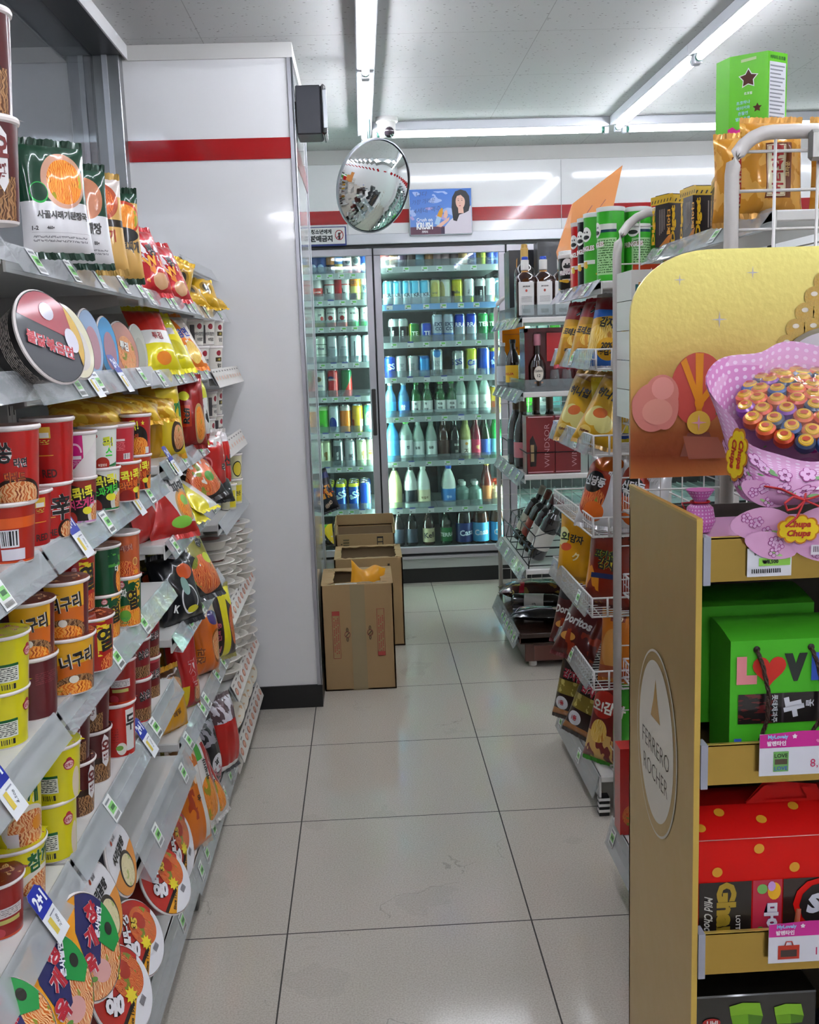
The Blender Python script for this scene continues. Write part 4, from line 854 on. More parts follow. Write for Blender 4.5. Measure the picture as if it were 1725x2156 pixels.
def deck_unit(name, side, xb, y0, y1, shelves, base, label, cat='shelf unit', top=1.68, seed=1, post=True, promos=()):
    """shelves: (z, front x, rail?, tags)"""
    r = empty(name, (xb, (y0 + y1) / 2, 0)); ox, oy = xb, (y0 + y1) / 2; rng = random.Random(seed)
    L = lambda x, y: (x - ox, y - oy)
    def bxx(b, xa, xc, ya, yc, za, zc, m, bev=0):
        xa, xc = sorted((xa, xc)); b.box(xa - ox, xc - ox, ya - oy, yc - oy, za, zc, m, bev)
    if top:
        B('back_panel', lambda b: (bxx(b, xb, xb + side * .012, y0 + .02, y1 - .02, .1, top - .02, SLOT),
                                   [bxx(b, xb + side * .012, xb + side * .016, y0 + .02, y1 - .02, .2 + i * .3, .206 + i * .3, DKST) for i in range(5)]), r)
        for y in ((y0 + .013, y1 - .013) if post else ()):
            B('upright', lambda b: (bxx(b, xb, xb + side * .035, y - .013, y + .013, 0, top, WHITE), [bxx(b, xb + side * .035, xb + side * .0355, y - .003, y + .003, .2 + i * .06, .225 + i * .06, BLACK) for i in range(int((top - .25) / .06))]), r)
    for k, (z, xf, rl, tg) in enumerate(shelves):
        s = B('shelf', lambda b: (bxx(b, xb + side * .03, xf, y0 + .003, y1 - .003, z - .022, z, DECK, .003),
                                  bxx(b, xf - side * .004, xf, y0 + .003, y1 - .003, z - .036, z, DECK),
                                  [b.add([(xb + side * .03 - ox, y - oy + q, z - .022), (xf - side * .05 - ox, y - oy + q, z - .022), (xf - side * .05 - ox, y - oy + q, z - .034), (xb + side * .03 - ox, y - oy + q, z - .075)], [(0, 1, 2, 3)], EDGE) for y in (y0 + .012, y1 - .012) for q in (-.002, .002)]), r)
        if rl: B('price_rail', lambda b: rail(b, side, xf - ox, z, y0 + .004 - oy, y1 - .004 - oy), s)
        n = tg if isinstance(tg, int) else 0
        for i in range(n):
            y = y0 + (y1 - y0) * (i + .5 + rng.uniform(-.3, .3)) / n
            M_ = rail_frame(side, xf, z, y); M_.translation -= Vector((ox, oy, 0)); put_tag('g', s, M_)
        for (kk, y) in promos:
            if kk == k:
                M_ = rail_frame(side, xf, z, y); M_.translation -= Vector((ox, oy, 0)) - M_.to_3x3() @ Vector((0, .004, .002)); put_tag('p', s, M_)
    if base:
        z, xf = base[:2]
        s = B('base_deck', lambda b: (bxx(b, xb, xf, y0 + .002, y1 - .002, z - .02, z, DECK, .003), bxx(b, xf - side * .006, xf, y0 + .002, y1 - .002, z - .085, z, DECK)), r)
        B('kick_panel', lambda b: bxx(b, xf - side * .07, xf - side * .066, y0, y1, 0.0, z - .02, mat('#4a463f', .6)), r)
        B('price_rail', lambda b: rail(b, side, xf - ox, z, y0 + .004 - oy, y1 - .004 - oy, m=LIPM if len(base) < 4 else mat('#e4dcd6', .35), out=.018, drop=.07, rise=.004), s)
        for i in range(base[2]):
            y = y0 + (y1 - y0) * (i + .5 + rng.uniform(-.3, .3)) / base[2]
            M_ = rail_frame(side, xf, z, y, .018, .07, .004); M_.translation -= Vector((ox, oy, 0)); put_tag('g', s, M_)
        if base[2] != 99:
            B('foot', lambda b: b.tube([(xf - side * .03 - ox, y0 + .05 - oy, .028), (xf + side * .0 - ox, y0 + .05 - oy, .028)], .028, BLACK, 16), r)
    tag(r, label, cat, 'white shelf units along the window' if side > 0 else None)
    return r

XB = -.845
deck_unit('shelf_unit', 1, XB, .55, 1.498, [(1.575, -.500, True, 2), (1.385, -.485, True, 1), (1.125, -.485, True, 2), (.875, -.485, True, 1), (.635, -.485, True, 0)],
          (.150, -.475, 1), 'white shelf unit of noodle cups and bowls nearest the camera on the window side', seed=3, promos=((3, 1.245), (4, 1.36)))
deck_unit('shelf_unit', 1, XB, 1.502, 2.398, [(1.565, -.497, True, 5), (1.375, -.485, True, 3), (1.125, -.485, True, 2), (.875, -.485, True, 2), (.635, -.485, True, 2)],
          (.150, -.475, 2), 'white shelf unit with green soup pouches on its top shelf', seed=5, promos=((1, 1.82), (2, 1.66), (2, 2.08), (4, 2.02), (1, 2.05)))
deck_unit('shelf_unit', 1, XB, 2.402, 3.200, [(1.555, -.500, True, 5), (1.365, -.485, True, 6), (1.150, -.485, True, 4), (.960, -.485, True, 4), (.730, -.485, True, 3), (.465, -.485, True, 5)],
          (.125, -.475, 7), 'white shelf unit crammed with bagged noodle packs', seed=8, promos=((2, 2.52),))
deck_unit('shelf_unit', 1, XB, 3.204, 3.885, [(1.700, -.540, True, 0), (1.550, -.505, True, 2), (1.340, -.475, True, 0), (1.105, -.475, True, 0), (.870, -.475, True, 0), (.580, -.475, True, 0), (.320, -.475, True, 0)],
          (.100, -.475, 0, 1), 'white shelf unit against the column, stacked with white bowls and trays', seed=9, top=1.75)
# the low half-depth shelf hung under the noodle cups
lowr = B('low_shelf', lambda b: (b.box(-.83, -.475, 1.86, 2.396, .418, .440, DECK, .003), b.box(-.60, -.595, 1.86, 2.396, .440, .446, EDGE), b.box(-.479, -.475, 1.86, 2.396, .40, .440, DECK)))
B('price_rail', lambda b: rail(b, 1, -.475, .440, 1.865, 2.392, out=.03, drop=.075, rise=.03), lowr)
for y in (1.99, 2.30):
    put_tag('g', lowr, rail_frame(1, -.475, .440, y, .03, .075, .03))
tag(lowr, 'empty white low shelf jutting under the noodle cups', 'shelf')

# picture price rails on the unit by the column
def picture_rail(z, xf, y0, y1, label, pic='#b4705c', out=.022, drop=.052):
    r = empty('picture_price_strip', (xf, y0, z))
    M_ = rail_frame(1, xf, z, y0, out, drop, .010, 1.0)
    S0 = plane_s(Vector((0, 0, 0)), (0, 1, 0), M_.to_3x3() @ Vector((0, 1, 0))); o = M_.translation - Vector((xf, y0, z)) + Vector((.004, 0, .0))
    S = lambda u, v, d=0: S0(u, v, d) + o
    W = y1 - y0; Hh = sqrt(out * out + drop * drop) + .006
    B('strip', lambda b: (b.grid(S, 0, W, 0, Hh, mat('#e9e3dc', .3, coat=.3), 1, 1, 0), b.grid(S, 0, W, 0, Hh, mat('#cfc8c0', .4), 1, 1, -.002, flip=True)), r)
    def pr(b):
        n = int(W / .062)
        for i in range(n):
            u = (i + .5) * W / n
            b.disc(S, u, Hh * .45, .020, Hh * .20, mat(pic, .4), .0008, 14, 1); b.disc(S, u, Hh * .47, .013, Hh * .12, mat('#d8a890', .4), .0012, 12, 1)
            b.poly(S, [(u - .02, Hh * .80), (u + .012, Hh * .80), (u + .012, Hh * .88), (u - .02, Hh * .88)], mat('#6a625c', .4), .0008)
            b.poly(S, [(u + .026, Hh * .06), (u + .0268, Hh * .06), (u + .0268, Hh * .94), (u + .026, Hh * .94)], mat('#b4aca4', .4), .0008)
    B('printed_pictures', pr, r)
    tag(r, label, 'price strip')
for z, x, nm, pic in ((1.340, -.475, 'white strip of bar code labels under the highest white cups', '#d8d4cc'), (1.105, -.475, 'white strip of bar code labels on the shelf of pale yellow cups', '#d8d4cc'), (.580, -.475, 'strip of dish photographs on the shelf of stacked white trays', '#b4705c'),
                      (.320, -.475, 'strip of dish photographs on the low shelf of white trays', '#b4705c'), (.112, -.470, 'strip of dish photographs along the bottom deck by the column', '#c07a62')):
    picture_rail(z, x + .004, 3.215, 3.88, nm, pic)
# ------------------------------------------------------------------ noodle cups, bowls, bags
WOUT = mat('#f2eeea', .4, name='white_ink'); KI = mat('#121012', .4, name='black_ink')
C_ = lambda c: mat(c, .4, coat=.2)
CUPS = {  # R, r, h, base, layers (u .5 = front), texts (word,u mm arc,v 0..1,h,ink,outline,rot), lid colour, description
 'shin': (.056, .044, .112, '#b01c1c', [e_(.60, .17, .075, .19, '#2a1410'), e_(.61, .17, .062, .15, 'ramen'), r_(.37, .03, .42, .16, '#e4e0dc')],
          [('辛', .020, .60, .052, '#141012', '#e8e2e0', 0), ('THE', -.010, .15, .013, '#3c0c0c', None, 0), ('—⁄⧵⁄—', -.018, .44, .014, '#e0a030', None, 0), ('농심', -.020, .86, .007, '#6c1414', None, 0)], '#b4302c', 'red noodle cup with big black character and yellow pulse line'),
 'shinback': (.056, .044, .112, '#ae1a1a', [r_(.44, .74, .52, .92, '#d8b03c'), r_(.45, .75, .51, .83, '#e8e4dc'), r_(.40, .46, .53, .475, '#e09a2c'), ('t', .45, .64, .51, .72, '#c8d048', 3)],
          [('RED', -.002, .18, .014, '#3c0c0c', None, 0)], '#8c1c1c', 'plain red noodle cup with small yellow instruction panel'),
 'deored': (.056, .044, .112, '#ab1e1b', [e_(.5, .12, .17, .24, '#2a1610'), e_(.5, .11, .15, .20, 'ramen')],
          [('라면', .006, .56, .014, '#141012', '#e6dcd8', 0), ('쏭', -.022, .70, .030, '#141012', '#e6dcd8', 0), ('더레드', -.006, .37, .015, '#7c1c10', '#e0862c', .0)], '#7c1c1c', 'red noodle cup with orange lettering and printed bowl'),
 'barc': (.054, .042, .108, '#a42418', [r_(0, .62, 1, .80, '#d85a20'), r_(.38, .30, .50, .60, '#dcdce0'), ('b', .39, .33, .49, .58, '#1c1c20'), r_(.38, .08, .54, .27, '#e2dee8'), r_(0, 0, 1, .06, '#d8501c')],
          [], '#a05a3c', 'orange-red noodle cup turned to its bar code'),
 'kokc': (.052, .042, .100, '#26201e', [('p', .9, 1, 1.28, '#8a2c24'), e_(.66, .2, .1, .30, '#d8d0c8'), e_(.68, .2, .085, .24, 'ramen'), e_(.56, .30, .050, .085, '#e8e03c'), r_(.30, 0, 1, .07, '#c88cc0'), e_(.40, .12, .05, .16, '#b02c24')],
          [('!콕!콕', .004, .70, .026, '#e6e23a', None, .12), ('치즈게티', .004, .47, .021, '#e0407c', None, .12)], '#b4554c', 'black-sleeved noodle cup with yellow and pink lettering'),
 'koks': (.052, .042, .100, '#201e1e', [('p', 1, 1, 1.36, '#dadad4'), e_(.66, .2, .11, .32, '#d4d0c8'), e_(.69, .2, .09, .25, 'ramen'), e_(.56, .34, .055, .09, '#e8e03c'), r_(0, 0, 1, .07, '#1f7a3c'), e_(.40, .12, .06, .18, '#b02c24')],
          [('!콕!콕!', .002, .74, .026, '#e6e23a', None, .12), ('스파게티', .002, .50, .021, '#3cc83c', None, .12)], '#9c3c2c', 'black noodle cup with yellow and green lettering'),
 'kokr': (.052, .042, .100, '#b83a20', [e_(.66, .2, .11, .32, '#2a1c18'), e_(.68, .2, .09, .24, 'orange'), e_(.57, .30, .045, .08, '#e8e03c'), r_(0, 0, 1, .05, '#d88038'), e_(.46, .12, .08, .2, '#8c1c18')],
          [('콕!콕!', .006, .70, .026, '#e6e23a', None, .12), ('라면볶이', .006, .46, .020, '#e06a20', '#3a1410', .12)], '#b8302c', 'orange noodle cup with yellow lettering'),
 'koksp': (.052, .042, .100, '#a8201e', [('p', -1, 1.1, .10, '#a8201e'), e_(.48, .42, .14, .36, '#1c1614'), e_(.50, .24, .12, .24, 'orange'), r_(.58, .06, .64, .22, '#e6e6e4'), e_(.40, .27, .03, .06, '#e8e03c')],
          [('콕!', -.014, .78, .024, '#e6e23a', None, .1), ('★', .016, .84, .012, '#e6e23a', None, 0), ('볶이', -.014, .50, .014, '#e0501c', None, 0)], '#a02420', 'red cup of stir-fried noodles with yellow star'),
 'kokp': (.052, .042, .100, '#e2ded8', [r_(.34, 0, .52, 1, '#c41c70'), r_(.35, .44, .5, .52, '#e8d8e0'), ('t', .36, .28, .5, .42, '#e0a0c0', 5), r_(.38, .07, .50, .22, '#ece8e8'), ('b', .39, .08, .49, .20, '#1c1c20'), ('p', 1, -.4, .33, '#ded6d4')], [('◠', -.016, .70, .02, '#e8b8cc', None, 0)], '#d8a8b8', 'magenta-backed noodle cup showing its bar code'),
 'kokw': (.052, .042, .100, '#dedfd8', [('p', .55, -1, .22, '#1c6c34'), r_(0, 0, 1, .05, '#dedfd8'), e_(.49, .12, .075, .18, '#a82c20'), e_(.43, .83, .03, .06, '#c84040'), e_(.43, .83, .022, .045, '#e0b0a8')],
          [('콕!', .016, .66, .026, '#d4da34', '#20301c', .1), ('스', .018, .42, .020, '#3cc83c', None, 0), ('복험병냉', -.004, .10, .007, '#e8d0c0', None, 0)], '#c8c4be', 'white and green noodle cup with yellow lettering'),
 'kokpb': (.052, .042, .100, '#b42834', [r_(.38, .60, .56, .66, '#e0c8c8'), ('t', .38, .34, .56, .58, '#e47c84', 6), r_(.54, .1, .62, .26, '#e8e4e4'), ('b', .545, .11, .615, .25, '#1c1c20'), r_(0, .94, 1, 1, '#d89098')], [], '#c05a68', 'crimson cup of small print with white bar code'),
 'neo': (.068, .056, .112, '#5c1a1e', [r_(.36, .26, .62, 1, '#d8a020'), r_(.36, .26, .62, .58, '#c8641c'), e_(.48, .12, .15, .26, 'dark'), e_(.47, .08, .13, .18, 'orange'), e_(.46, .30, .03, .07, '#e4ded0')],
          [('너구리', -.004, .66, .030, '#17120f', '#e6ded4', .14)], '#7a2c1c', 'maroon and orange noodle cup with bold black lettering'),
 'neoback': (.068, .056, .112, '#571a20', [r_(.60, .2, .66, .9, '#c8742c'), e_(.64, .18, .04, .2, 'ramen'), ('t', .4, .6, .55, .8, '#7c3038', 6)], [('너', .046, .62, .03, '#17120f', '#d8c8b0', .1)], '#a85a20', 'plain maroon side of a large noodle cup'),
 'yeolr': (.062, .050, .125, '#a81c18', [('n', .50, .3, .64, 1, '#e6c82c', .47, 7), e_(.62, .12, .1, .2, 'red')], [('열', .024, .62, .055, '#17120f', '#e8cc30', .1)], '#8c3022', 'tall red noodle cup with yellow flames'),
 'yeolg': (.056, .045, .105, '#124a2a', [('n', .52, .45, .66, 1, '#e4a82c', .48, 8), e_(.5, .17, .19, .30, 'orange'), e_(.47, .25, .06, .12, '#6aa83c'), e_(.60, .22, .045, .10, '#e89a2c'), ('t', .40, .08, .5, .22, '#3c9c54', 4)],
           [('열', .018, .58, .042, '#15120c', '#e6cc30', .08), ('대파', -.016, .72, .018, '#e8e8e0', None, .06)], '#a8483c', 'dark green noodle cup with black and yellow lettering'),
 'grtall': (.054, .046, .120, '#10482c', [e_(.60, .3, .08, .36, '#1c1a14'), e_(.62, .3, .07, .3, 'orange'), ('n', .48, .6, .64, 1, '#4c9c3c', .55, 9)], [('대', .020, .55, .016, '#e4e8e0', None, 0)], '#8a4a34', 'dark green noodle cup with leafy picture'),
 'tteok': (.050, .042, .105, '#b4542c', [e_(.46, .1, .2, .30, 'red'), e_(.60, .36, .035, .10, '#d8b060'), e_(.60, .36, .026, .075, '#b46a3c'), r_(.58, .06, .64, .16, '#d8901c')], [('떡볶이', .0, .70, .015, '#7c1c14', '#e8cfc0', .12)], '#d0c8c4', 'orange-brown rice cake cup under a clear lid'),
 'ojj': (.056, .044, .118, '#4c1418', [r_(.42, 0, .64, .46, 'dark'), e_(.49, .46, .1, .06, '#2c1a14')], [], '#4a1c1c', 'dark wine-red noodle cup with white name panel'),
 'cham': (.068, .056, .118, '#d8cc1c', [e_(.56, .28, .17, .36, '#dcd6c8'), e_(.58, .27, .145, .28, 'ramen'), e_(.64, .32, .045, .11, '#d88a24'), r_(.42, .04, .50, .24, '#dcd4da')],
          [('참깨', .024, .78, .036, '#0e5a2c', '#e4e4d0', .06)], '#cfc41c', 'large yellow noodle cup with green lettering'),
 'chamb': (.060, .050, .115, '#d4ca1e', [r_(.39, .22, .52, .52, '#dedfd2'), r_(.39, .50, .52, .55, '#0e5a2c'), ('t', .40, .24, .51, .49, '#3a403a', 7), ('b', .39, .08, .50, .18, '#1c1c20'), e_(.60, .72, .04, .07, '#b83038'), e_(.66, .3, .04, .3, '#d8c8b0')], [], '#d0c620', 'yellow noodle cup turned to its green nutrition table'),
 'reddu': (.056, .046, .115, '#b4241c', [r_(.52, .12, .62, .92, '#dcdcd8'), e_(.47, .18, .05, .12, '#dcd8cc'), e_(.45, .2, .035, .05, '#6a9a3c'), ('t', .38, .3, .45, .6, '#8c1c18', 6)], [('두', .023, .66, .034, '#181414', None, 0)], '#b83c2c', 'red noodle cup with white vertical name strip'),
 'redb': (.056, .046, .115, '#8e1d1c', [r_(.42, .42, .62, .60, '#cfc6c6'), ('t', .43, .44, .61, .58, '#8c8484', 4), r_(.43, .30, .60, .38, '#b8b060'), e_(.44, .14, .05, .1, '#b83a44'), r_(0, 0, 1, .07, '#c8401c')], [], '#7c241c', 'dark red noodle cup turned to its pale warning panel'),
 'yang': (.046, .037, .105, '#7c1a20', [r_(0, 0, 1, .40, 'dark'), e_(.5, .42, .2, .10, '#6a1a1c'), r_(0, .92, 1, 1, '#b43c48')], [('얼큰', .006, .62, .022, '#171214', '#e6dcdc', .12)], '#b03440', 'slim wine-red noodle cup'),
 'salm': (.046, .037, .105, '#7c1a20', [r_(0, 0, 1, .36, 'dark'), r_(0, 0, 1, .06, '#c8303c')], [('삶은', .006, .66, .022, '#171214', '#e6dcdc', .12)], '#c04a50', 'slim wine-red noodle cup standing in front'),
 'cj': (.056, .047, .088, '#ddd6cc', [e_(.5, .78, .042, .115, '#8c1c2c'), r_(.36, .1, .42, .84, '#4a4648'), r_(0, 0, 1, .05, '#6a5a50')], [('비빔밥', .003, .26, .012, '#2c2626', None, 0), ('버터장조림', .001, .48, .013, '#2c2626', None, 0)], '#dcd6cc', 'white rice cup with dark red seal'),
 'cjs': (.056, .047, .088, '#ddd6cc', [e_(.5, .78, .042, .115, '#8c1c2c'), r_(.44, .42, .56, .60, '#3a301c')], [('덮밥', .003, .26, .014, '#2c2626', None, 0), ('스팸', 0, .51, .009, '#d8c050', None, 0)], '#dcd6cc', 'white rice cup with black and gold name tab'),
 'yelc': (.050, .042, .090, '#d8d2a8', [e_(.5, .42, .10, .34, '#2c2c26'), e_(.5, .42, .085, .29, '#d8c03c')], [], '#d8d2b8', 'pale yellow cup with black-ringed label'),
 'yelc2': (.050, .042, .090, '#d6d0ac', [r_(.44, .1, .6, .8, '#d8c42c')], [('든든', 0, .45, .016, '#2c2c20', None, 0)], '#d8d2b8', 'pale yellow cup with bright yellow panel')}
def make_cup(key):
    R, r, h, base, ly, tx, lid, d = CUPS[key]
    def mk(name):
        body = art('cup_' + key, base, ly, rough=.3, coat=.55)
        b = MB(); zt = h - .007
        b.lathe([(r * .96, 0), (r, .003), (R * .985, zt - .002)], [RIM, body], 40, v01={1: (0.0, zt)})
        b.lathe([(R * .985, zt - .002), (R + .003, zt), (R + .004, zt + .003), (R + .002, h - .001)], RIM, 40, cap0=False, cap1=False)
        S = cone_s(r, R * .985, zt)
        for t, u, v, hh, ink, out, rot in tx: b.text(S, t, u, v * zt, hh, C_(ink), rot=rot, off=.0005, fat=.03, out=C_(out) if out else None, ofat=.06)
        if key == 'ojj':
            P = [(.010, .97), (.024, .86), (.024, .40), (.014, .30), (.002, .42), (.002, .82)]
            cx_ = .012; P = [(x_ - cx_ + .012, y_ * zt) for x_, y_ in P]
            for q in range(1): b.poly(S, P, mat('#e4e0e0', .4), .0016)
            b.text(S, '오', .013, .74 * zt, .024, C_('#6c1c1c'), off=.0022, fat=.05); b.text(S, '짬', .013, .50 * zt, .018, C_('#6c1c1c'), off=.0022, fat=.05)
        if key in ('cham', 'chamb', 'yeolr', 'yeolg', 'kokw', 'koks'):
            u0, v0 = {'cham': (-.030, .62), 'chamb': (.034, .70), 'yeolr': (-.012, .80), 'yeolg': (-.012, .90), 'kokw': (-.02, .84), 'koks': (-.026, .9)}[key]; k = .010 if key in ('cham', 'chamb') else .006
            b.disc(S, u0, v0 * zt, k * 1.3, k, C_('#a82434'), .0010, 18); b.disc(S, u0, v0 * zt + k * .9, k * .7, k * .6, C_('#a82434'), .0010, 14); b.disc(S, u0, v0 * zt, k * 1.1, k * .8, C_('#e0b8b8'), .0014, 16)
            b.text(S, '오뚜기', u0, v0 * zt, k * .8, C_('#a82434'), off=.0018, fat=.04)
        o = b.build(name)
        def ld(q):
            lm = art('lid_' + key, lid, [('n', .1, .15, .9, .85, 'ramen' if key not in ('cj', 'cjs', 'kokw', 'tteok') else lid, .52, 3), ('r', .2, .42, .8, .56, lid)], rough=.2, coat=.8)
            q.disc(plane_s((0, 0, 0), (1, 0, 0), (0, 1, 0)), 0, 0, R + .001, R + .001, lm, h - .001, 40, 1)
            q.add([(R * .98 * cos(a), R * .98 * sin(a) , h - .001) for a in (-.4, .0)] + [((R + .012) * cos(-.2), (R + .012) * sin(-.2), h - .003)], [(0, 2, 1)], lm)
        B('lid', ld, o)
        return o
    return mk

def lid_art_yukgae(b, S, R):
    b.disc(S, 0, 0, R, R, art('lid_yg', 'ramen', [], rough=.2, coat=.7), .0008, 48, 1)
    def seg(pts, m, off): b.poly(S, [(x * R, y * R) for x, y in pts], m, off)
    arc = lambda a0, a1, n=14: [(.995 * cos(a0 + (a1 - a0) * i / n), .995 * sin(a0 + (a1 - a0) * i / n)) for i in range(n + 1)]
    seg(arc(1.75, 4.2) + [(-.14, -.55), (-.38, .30)], C_('#e89a18'), .0012)                                  # amber left edge
    seg(arc(.85, 1.78) + [(-.38, .3), (-.14, -.50), (.24, -.36)], C_('#1f1e58'), .0016)              # navy band
    seg(arc(.0, .9) + [(.30, .05), (.74, -.22)], C_('#128a3c'), .0020)                   # green corner
    b.disc(S, .68 * R, .24 * R, .12 * R, .13 * R, C_('#16160f'), .0026, 16)
    b.disc(S, .25 * R, -.50 * R, .30 * R, .22 * R, C_('#d09a94'), .0013, 18); b.disc(S, -.05 * R, -.62 * R, .12 * R, .05 * R, C_('#5c8a34'), .0016, 12); b.disc(S, .02 * R, -.28 * R, .10 * R, .12 * R, C_('#c86a78'), .0016, 12)
    for i, ch in enumerate('육개장'):
        b.text(S, ch, (-.10 + .15 * i) * R, (-.34 + .47 * i) * R, .42 * R, C_('#b0182c'), fat=.045, out=C_('#eadde0'), ofat=.09, rot=.35, off=.003, curved=False)
    b.text(S, '큰사발면', .38 * R, .40 * R, .17 * R, C_('#e8e6f0'), fat=.05, rot=1.15, off=.003, curved=False)
    b.text(S, '농심', -.66 * R, .05 * R, .16 * R, C_('#3a2410'), fat=.03, rot=1.2, off=.003, curved=False)
    b.disc(S, -.66 * R, -.32 * R, .085 * R, .085 * R, C_('#b01c1c'), .003, 14); b.disc(S, -.66 * R, -.30 * R, .035 * R, .045 * R, C_('#e8d0c0'), .0034, 10)
def lid_art_sari(b, S, R):
    b.disc(S, 0, 0, R, R, C_('#dfdde0'), .0008, 48, 1)
    arc = lambda a0, a1, n=18: [(.995 * R * cos(a0 + (a1 - a0) * i / n), .995 * R * sin(a0 + (a1 - a0) * i / n)) for i in range(n + 1)]
    b.poly(S, arc(pi * 1.02, pi * 1.98), C_('#dc8f3c'), .0012)
    b.disc(S, .05 * R, -.38 * R, .52 * R, .52 * R, C_('#3a322c'), .0016, 32); b.disc(S, .05 * R, -.42 * R, .45 * R, .45 * R, art('sarisoup', 'soup'), .0022, 32, 1)
    b.text(S, '사리곰탕', 0, .30 * R, .30 * R, KI, fat=.04, off=.0026, curved=False)
    b.disc(S, -.18 * R, .70 * R, .06 * R, .07 * R, C_('#b0401c'), .002, 12); b.text(S, '농심', .05 * R, .70 * R, .12 * R, KI, fat=.02, off=.002, curved=False)
def lid_art_wang(b, S, R):
    b.disc(S, 0, 0, R, R, C_('#b3251a'), .0008, 48, 1)
    arc = lambda a0, a1, n=18: [(.995 * R * cos(a0 + (a1 - a0) * i / n), .995 * R * sin(a0 + (a1 - a0) * i / n)) for i in range(n + 1)]
    b.poly(S, arc(3.5, 5.9), C_('#1c1210'), .0012); b.poly(S, arc(3.62, 5.8), C_('#e09a1c'), .0016); b.poly(S, arc(3.95, 6.25) + [(.25 * R, -.42 * R)], C_('#e2e0e4'), .0020)
    b.disc(S, .38 * R, .02 * R, .50 * R, .56 * R, art('wangfood', 'red', [], rough=.25, coat=.6), .0024, 30, 1)
    b.disc(S, .42 * R, .20 * R, .20 * R, .26 * R, C_('#a8301a'), .0030, 18); b.star(S, .05 * R, -.28 * R, .22 * R, C_('#e8d02c'), 9, .6, .0028)
    b.text(S, '왕', -.42 * R, .10 * R, .62 * R, C_('#ece8ec'), fat=.05, out=KI, ofat=.09, rot=.5, off=.0032, curved=False)
    b.text(S, '뚜껑', -.06 * R, .56 * R, .34 * R, C_('#ece8ec'), fat=.04, out=KI, ofat=.08, rot=.7, off=.0032, curved=False)
    b.text(S, '35', .22 * R, .34 * R, .24 * R, C_('#d8b83c'), fat=.06, out=KI, ofat=.14, rot=.5, off=.0036, curved=False)
    b.text(S, 'Since 1990~', -.32 * R, -.50 * R, .11 * R, KI, fat=.03, rot=.35, off=.003, curved=False)
    for i in range(8): b.poly(S, [((.06 + i * .03) * R, -.72 * R), ((.075 + i * .03) * R, -.72 * R), ((.075 + i * .03) * R, -.56 * R), ((.06 + i * .03) * R, -.56 * R)], C_('#3c3c44'), .003)
def lid_art_buldak(b, S, R):
    b.disc(S, 0, 0, R, R, C_('#2c2c34'), .0008, 48, 1)
    arc = lambda a0, a1, n=18: [(.99 * R * cos(a0 + (a1 - a0) * i / n), .99 * R * sin(a0 + (a1 - a0) * i / n)) for i in range(n + 1)]
    b.poly(S, arc(-.2, 2.6), C_('#9c2c3a'), .0014); b.poly(S, arc(-.75, .75), C_('#c8a03c'), .0018)
    b.disc(S, .1 * R, .55 * R, .22 * R, .2 * R, C_('#c8c4d0'), .0022, 16); b.disc(S, .62 * R, -.1 * R, .2 * R, .28 * R, C_('#d4d0dc'), .0024, 16)
    b.text(S, '불닭볶음면', -.16 * R, -.18 * R, .30 * R, C_('#c03a44'), fat=.03, out=C_('#dcd4dc'), ofat=.065, rot=-.32, off=.003, curved=False)
def lid_art_plain(c1, c2, word=None, c3='#f0ece4'):
    def f(b, S, R):
        b.disc(S, 0, 0, R, R, C_(c1), .0008, 44, 1); b.disc(S, .12 * R, -.15 * R, .62 * R, .66 * R, C_(c2) if c2 not in FOODS else art('pl_' + c2, c2), .0014, 30, 1)
        if word: b.text(S, word, 0, .15 * R, .34 * R, C_(c3), fat=.05, out=C_('#4a4444'), ofat=.1, off=.0026, curved=False, rot=-.2)
    return f
BOWLS = {'yukgae': (.078, .060, .072, '#d87c18', lid_art_yukgae, 'amber and navy lidded noodle bowl'), 'sari': (.075, .055, .070, '#55525a', lid_art_sari, 'white-lidded beef noodle bowl'),
 'wang': (.084, .062, .078, '#8c2018', lid_art_wang, 'red and white lidded noodle bowl'), 'buldak': (.085, .062, .085, '#1c1a1a', lid_art_buldak, 'black noodle bowl with glossy grey-red lid'),
 'creamlid': (.080, .06, .07, '#2a2828', lid_art_plain('#cfc8a8', '#c4bcb4'), 'noodle bowl with cream lid'), 'bluelid': (.078, .06, .07, '#3c6aa8', lid_art_plain('#9cb4d4', '#b88894'), 'noodle bowl with pale blue lid'),
 'bluelid2': (.075, .06, .07, '#1c5ca8', lid_art_plain('#4c9cd4', '#a87888'), 'noodle bowl with bright blue lid'), 'redlid': (.078, .06, .07, '#8c2c24', lid_art_plain('#b07868', 'ramen', '튀김'), 'brown-red lidded noodle bowl with white lettering'),
 'greylid': (.075, .06, .07, '#b4b0ac', lid_art_plain('#bcb8ae', '#a8a498'), 'noodle bowl with plain grey lid')}
def make_bowl(key):
    R, r, h, side, la, d = BOWLS[key]
    def mk(name):
        b = MB(); sm = art('bowl_' + key, side, [('t', .1, .3, .9, .7, '#c8bcb4' if key == 'buldak' else '#e8d8c8', 8)] if key == 'buldak' else [], coat=.4)
        b.lathe([(r * .93, 0), (r, .004), (R * .97, h - .010), (R + .002, h - .008), (R + .004, h - .003), (R + .001, h)], [sm, sm, RIM, RIM, RIM], 44, v01={1: (0, h)}, cap1=False)
        o = b.build(name)
        B('lid', lambda q: la(q, plane_s((0, 0, h - .001), (1, 0, 0), (0, 1, 0)), R), o)
        return o
    return mk

